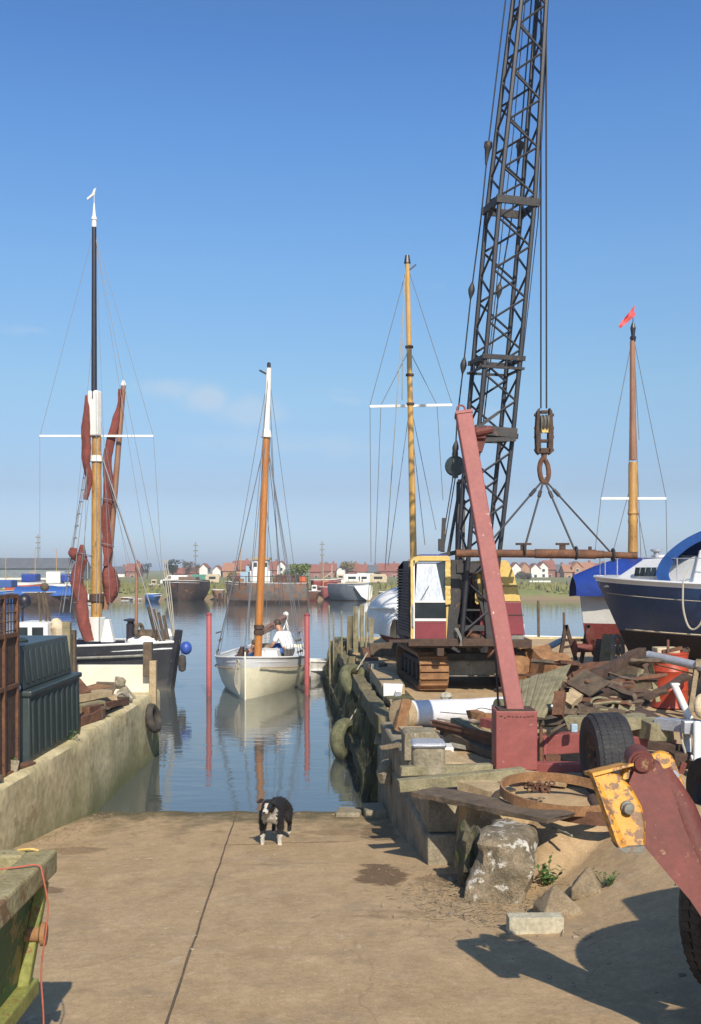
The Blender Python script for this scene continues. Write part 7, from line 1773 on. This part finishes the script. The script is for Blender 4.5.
for k,(a_,b_,yt_,d_,m_,lab,ex) in enumerate(small):
    fb_ = far_boat('moored_boat',lab,'boat',a_,b_,yt_,d_,['antifoul_red' if k%2 else 'hulk',m_,m_],0 if k%2 else 180,beam=1.5,keel=-.2 if d_<117 else .3,wl=.15 if d_<117 else zf(yt_,d_)*.6,bul=.1)
    h_ = zf(yt_,d_); l_ = (b_-a_)*d_/F
    if ex == 'mast':
        c = MB(); c.tube((.1*l_,0,h_-.1),(.1*l_,0,h_+3.6),.05,.04,6); c.tube((.1*l_,0,h_+.6),(-.35*l_,0,h_+.7),.05,n=6); c.build('mast','mast_golden',fb_,local=True)
    if ex == 'box':
        c = MB(); c.box((-.05*l_,0,h_+.3),(l_*.45,1.0,.75)); cb_ = c.build('cabin','wall_white' if k%2 else 'bag_cream',fb_,local=True,bev=.05)
        c = MB(); c.box((-.05*l_,-.51,h_+.4),(l_*.3,.03,.22)); c.box((-.05*l_,.51,h_+.4),(l_*.3,.03,.22)); c.build('window','glass',cb_,local=True)
# parked things along the bank
for k,(px_,w_,m_,lab) in enumerate([(352,2.6,'white','white caravan on the bank above the grey barge'),(378,2.8,'bag_cream','cream caravan on the bank left of the crane cab'),(364,1.8,'tarp_white','light grey covered boat on the bank between the two caravans'),(213,2.2,'bag_cream','cream skip-like box beside the green-roofed shed')]):
    d = 165; p = P(px_,577.5,d); t = thing('caravan' if k<2 else 'covered_load',lab,'caravan' if k<2 else 'load',(p.x,d,1.0))
    c = MB(); c.prism([(-w_/2,-.9,.35),(w_/2,-.9,.35),(w_/2+.1,-.9,1.3),(w_/2-.2,-.9,1.75),(-w_/2+.2,-.9,1.75),(-w_/2-.1,-.9,1.2)],(0,1.8,0)); c.build('body',m_,t,local=True,bev=.08)
    c = MB(); c.cube(-w_*.25,w_*.25,-.93,-.905,.95,1.35); c.build('window' if k<2 else 'strap','glass',t,local=True)
    c = MB(); c.lathe([(.05,-.1),(.28,-.1),(.28,.1),(.05,.1)],(0,-.8,.28),(0,1,0),12); c.build('wheel','rubber',t,local=True)
rr = random.Random(21)
# timber stumps of an old jetty by the far bank
for k in range(7):
    p = P(212+rr.uniform(0,14),596,109+rr.uniform(0,2)); c = MB(); c.tube((p.x,p.y,-.8),(p.x+.05,p.y,rr.uniform(.5,1.0)),.12,.1,7); one(c,'jetty_stump','hulk','rotten jetty stump in the shallows between hulk and coaster','stump','jetty stumps by the far bank')

# ------------------------------------------------------------ light, sky, camera
SUN_EL = R(38.5); D = V((-.23,1,0)).normalized()
ld = bpy.data.lights.new('sun','SUN'); ld.energy = 4.75; ld.angle = R(.55); ld.color = (1,.90,.76)
lo_ = bpy.data.objects.new('sun',ld); COL.objects.link(lo_); lo_.location = (5,-20,30)
dirv = V((D.x*math.cos(SUN_EL), D.y*math.cos(SUN_EL), -math.sin(SUN_EL)))
lo_.rotation_euler = dirv.to_track_quat('-Z','Y').to_euler()
w = bpy.data.worlds.new('World'); sc.world = w; w.use_nodes = True; nt = w.node_tree; N = nt.nodes; L = nt.links
bg_ = N['Background']; sky = N.new('ShaderNodeTexSky'); sky.sky_type = 'NISHITA'; sky.sun_disc = False
sky.sun_elevation = SUN_EL
sx, sy = -D.x, -D.y      # where the sun stands
sky.sun_rotation = math.atan2(sx, sy)   # nishita: rotation 0 = +Y, clockwise to +X
sky.air_density = 1.0; sky.dust_density = .9; sky.ozone_density = 1.6; sky.altitude = 5
tc_ = N.new('ShaderNodeTexCoord'); mp = N.new('ShaderNodeMapping'); mp.inputs['Scale'].default_value = (2.2,2.2,7.5); mp.inputs['Location'].default_value = (.35,.1,.2)
L.new(tc_.outputs['Generated'], mp.inputs['Vector'])
nz = N.new('ShaderNodeTexNoise'); nz.inputs['Scale'].default_value = 1.7; nz.inputs['Detail'].default_value = 8; nz.inputs['Roughness'].default_value = .58; L.new(mp.outputs['Vector'], nz.inputs['Vector'])
mr = N.new('ShaderNodeMapRange'); mr.inputs['From Min'].default_value = .56; mr.inputs['From Max'].default_value = .70; mr.inputs['To Max'].default_value = .55; L.new(nz.outputs['Fac'], mr.inputs['Value'])
sp = N.new('ShaderNodeSeparateXYZ'); L.new(tc_.outputs['Generated'], sp.inputs['Vector'])
m2 = N.new('ShaderNodeMapRange'); m2.interpolation_type = 'SMOOTHSTEP'; m2.inputs['From Min'].default_value = .30; m2.inputs['From Max'].default_value = .20; L.new(sp.outputs['Z'], m2.inputs['Value'])
m2b = N.new('ShaderNodeMapRange'); m2b.interpolation_type = 'SMOOTHSTEP'; m2b.inputs['From Min'].default_value = .10; m2b.inputs['From Max'].default_value = .17; L.new(sp.outputs['Z'], m2b.inputs['Value'])
m2c = N.new('ShaderNodeMath'); m2c.operation = 'MULTIPLY'; L.new(mr.outputs['Result'], m2c.inputs[0]); L.new(m2b.outputs['Result'], m2c.inputs[1])
m3 = N.new('ShaderNodeMath'); m3.operation = 'MULTIPLY'; L.new(m2c.outputs['Value'], m3.inputs[0]); L.new(m2.outputs['Result'], m3.inputs[1])
rp_ = N.new('ShaderNodeValToRGB'); el = rp_.color_ramp.elements
KF = 2.0*1.19
st_s = [(.0,(.73,.90,1.42)),(.022,(.72,.90,1.36)),(.080,(.685,.735,.945)),(.177,(.88,1.02,1.08)),(.287,(.91,1.18,1.35)),(.403,(.79,1.18,1.54)),(.468,(.69,1.09,1.53)),(.62,(.72,.95,1.15)),(1.0,(.72,.88,.98))]
for (ps, cl_) in st_s:
    e_ = el[0] if ps == 0 else (el[len(el)-1] if ps == 1 else el.new(ps))
    e_.color = (cl_[0]/KF, cl_[1]/KF, cl_[2]/KF, 1)
sp0 = N.new('ShaderNodeSeparateXYZ'); L.new(tc_.outputs['Generated'], sp0.inputs['Vector']); L.new(sp0.outputs['Z'], rp_.inputs['Fac'])
vm = N.new('ShaderNodeVectorMath'); vm.operation = 'MULTIPLY'; L.new(sky.outputs['Color'], vm.inputs[0]); L.new(rp_.outputs['Color'], vm.inputs[1])
vs_ = N.new('ShaderNodeVectorMath'); vs_.operation = 'SCALE'; vs_.inputs['Scale'].default_value = 2.0; L.new(vm.outputs['Vector'], vs_.inputs[0]); gr = vs_.outputs['Vector']
tot = m3.outputs['Value']
nc = N.new('ShaderNodeTexNoise'); nc.inputs['Scale'].default_value = 22; nc.inputs['Detail'].default_value = 6; L.new(tc_.outputs['Generated'], nc.inputs['Vector'])
for (cx_, cz_, rx_, rz_, k_) in ((-.142,.172,.026,.014,.42),(-.185,.182,.035,.012,.30),(-.103,.160,.034,.015,.30),(-.06,.125,.10,.012,.16)):
    dv = V((cx_,1,cz_)).normalized()
    sb_ = N.new('ShaderNodeVectorMath'); sb_.operation = 'SUBTRACT'; sb_.inputs[1].default_value = dv; L.new(tc_.outputs['Generated'], sb_.inputs[0])
    sc_2 = N.new('ShaderNodeVectorMath'); sc_2.operation = 'MULTIPLY'; sc_2.inputs[1].default_value = (1/rx_,1/rx_,1/rz_); L.new(sb_.outputs['Vector'], sc_2.inputs[0])
    ln2 = N.new('ShaderNodeVectorMath'); ln2.operation = 'LENGTH'; L.new(sc_2.outputs['Vector'], ln2.inputs[0])
    ad3 = N.new('ShaderNodeMath'); ad3.operation = 'MULTIPLY_ADD'; ad3.inputs[1].default_value = -2.2; L.new(nc.outputs['Fac'], ad3.inputs[0]); L.new(ln2.outputs['Value'], ad3.inputs[2])
    mr3 = N.new('ShaderNodeMapRange'); mr3.interpolation_type = 'SMOOTHSTEP'; mr3.inputs['From Min'].default_value = .15; mr3.inputs['From Max'].default_value = -.95; mr3.inputs['To Max'].default_value = k_; L.new(ad3.outputs['Value'], mr3.inputs['Value'])
    mxx = N.new('ShaderNodeMath'); mxx.operation = 'MAXIMUM'; L.new(tot, mxx.inputs[0]); L.new(mr3.outputs['Result'], mxx.inputs[1]); tot = mxx.outputs['Value']
mx = N.new('ShaderNodeMix'); mx.data_type = 'RGBA'; L.new(tot, mx.inputs['Factor']); L.new(gr, mx.inputs['A']); mx.inputs['B'].default_value = (5.0,5.3,5.8,1)
L.new(mx.outputs['Result'], bg_.inputs['Color']); bg_.inputs['Strength'].default_value = .115

cam = bpy.data.cameras.new('camera'); co_ = bpy.data.objects.new('camera',cam); COL.objects.link(co_)
co_.location = (0,0,CZ); co_.rotation_euler = (R(90),0,0)
cam.sensor_fit = 'VERTICAL'; cam.sensor_height = 36; cam.lens = 36*F/1024; cam.shift_y = (HY-512)/1024; cam.clip_end = 8000; cam.clip_start = .05
sc.camera = co_
sc.view_settings.view_transform = 'Standard'; sc.view_settings.look = 'None'; sc.view_settings.exposure = .25; sc.view_settings.gamma = 1
sc.render.engine = 'CYCLES'
# the air between here and the far bank
hz_ = MB(); hz_.cube(-420,420,-30,700,-2.6,17.5); ho = hz_.build('haze', []); tag(ho,'thin pale air haze over river and yard',kind='stuff')
m, nt, b = new_mat('haze_air'); nt.nodes.remove(b); pv = nt.nodes.new('ShaderNodeVolumePrincipled'); pv.inputs['Density'].default_value = .0006; pv.inputs['Color'].default_value = (.80,.88,1,1)
nt.links.new(pv.outputs['Volume'], nt.nodes['Material Output'].inputs['Volume']); ho.data.materials.append(m)
bpy.context.view_layer.update()
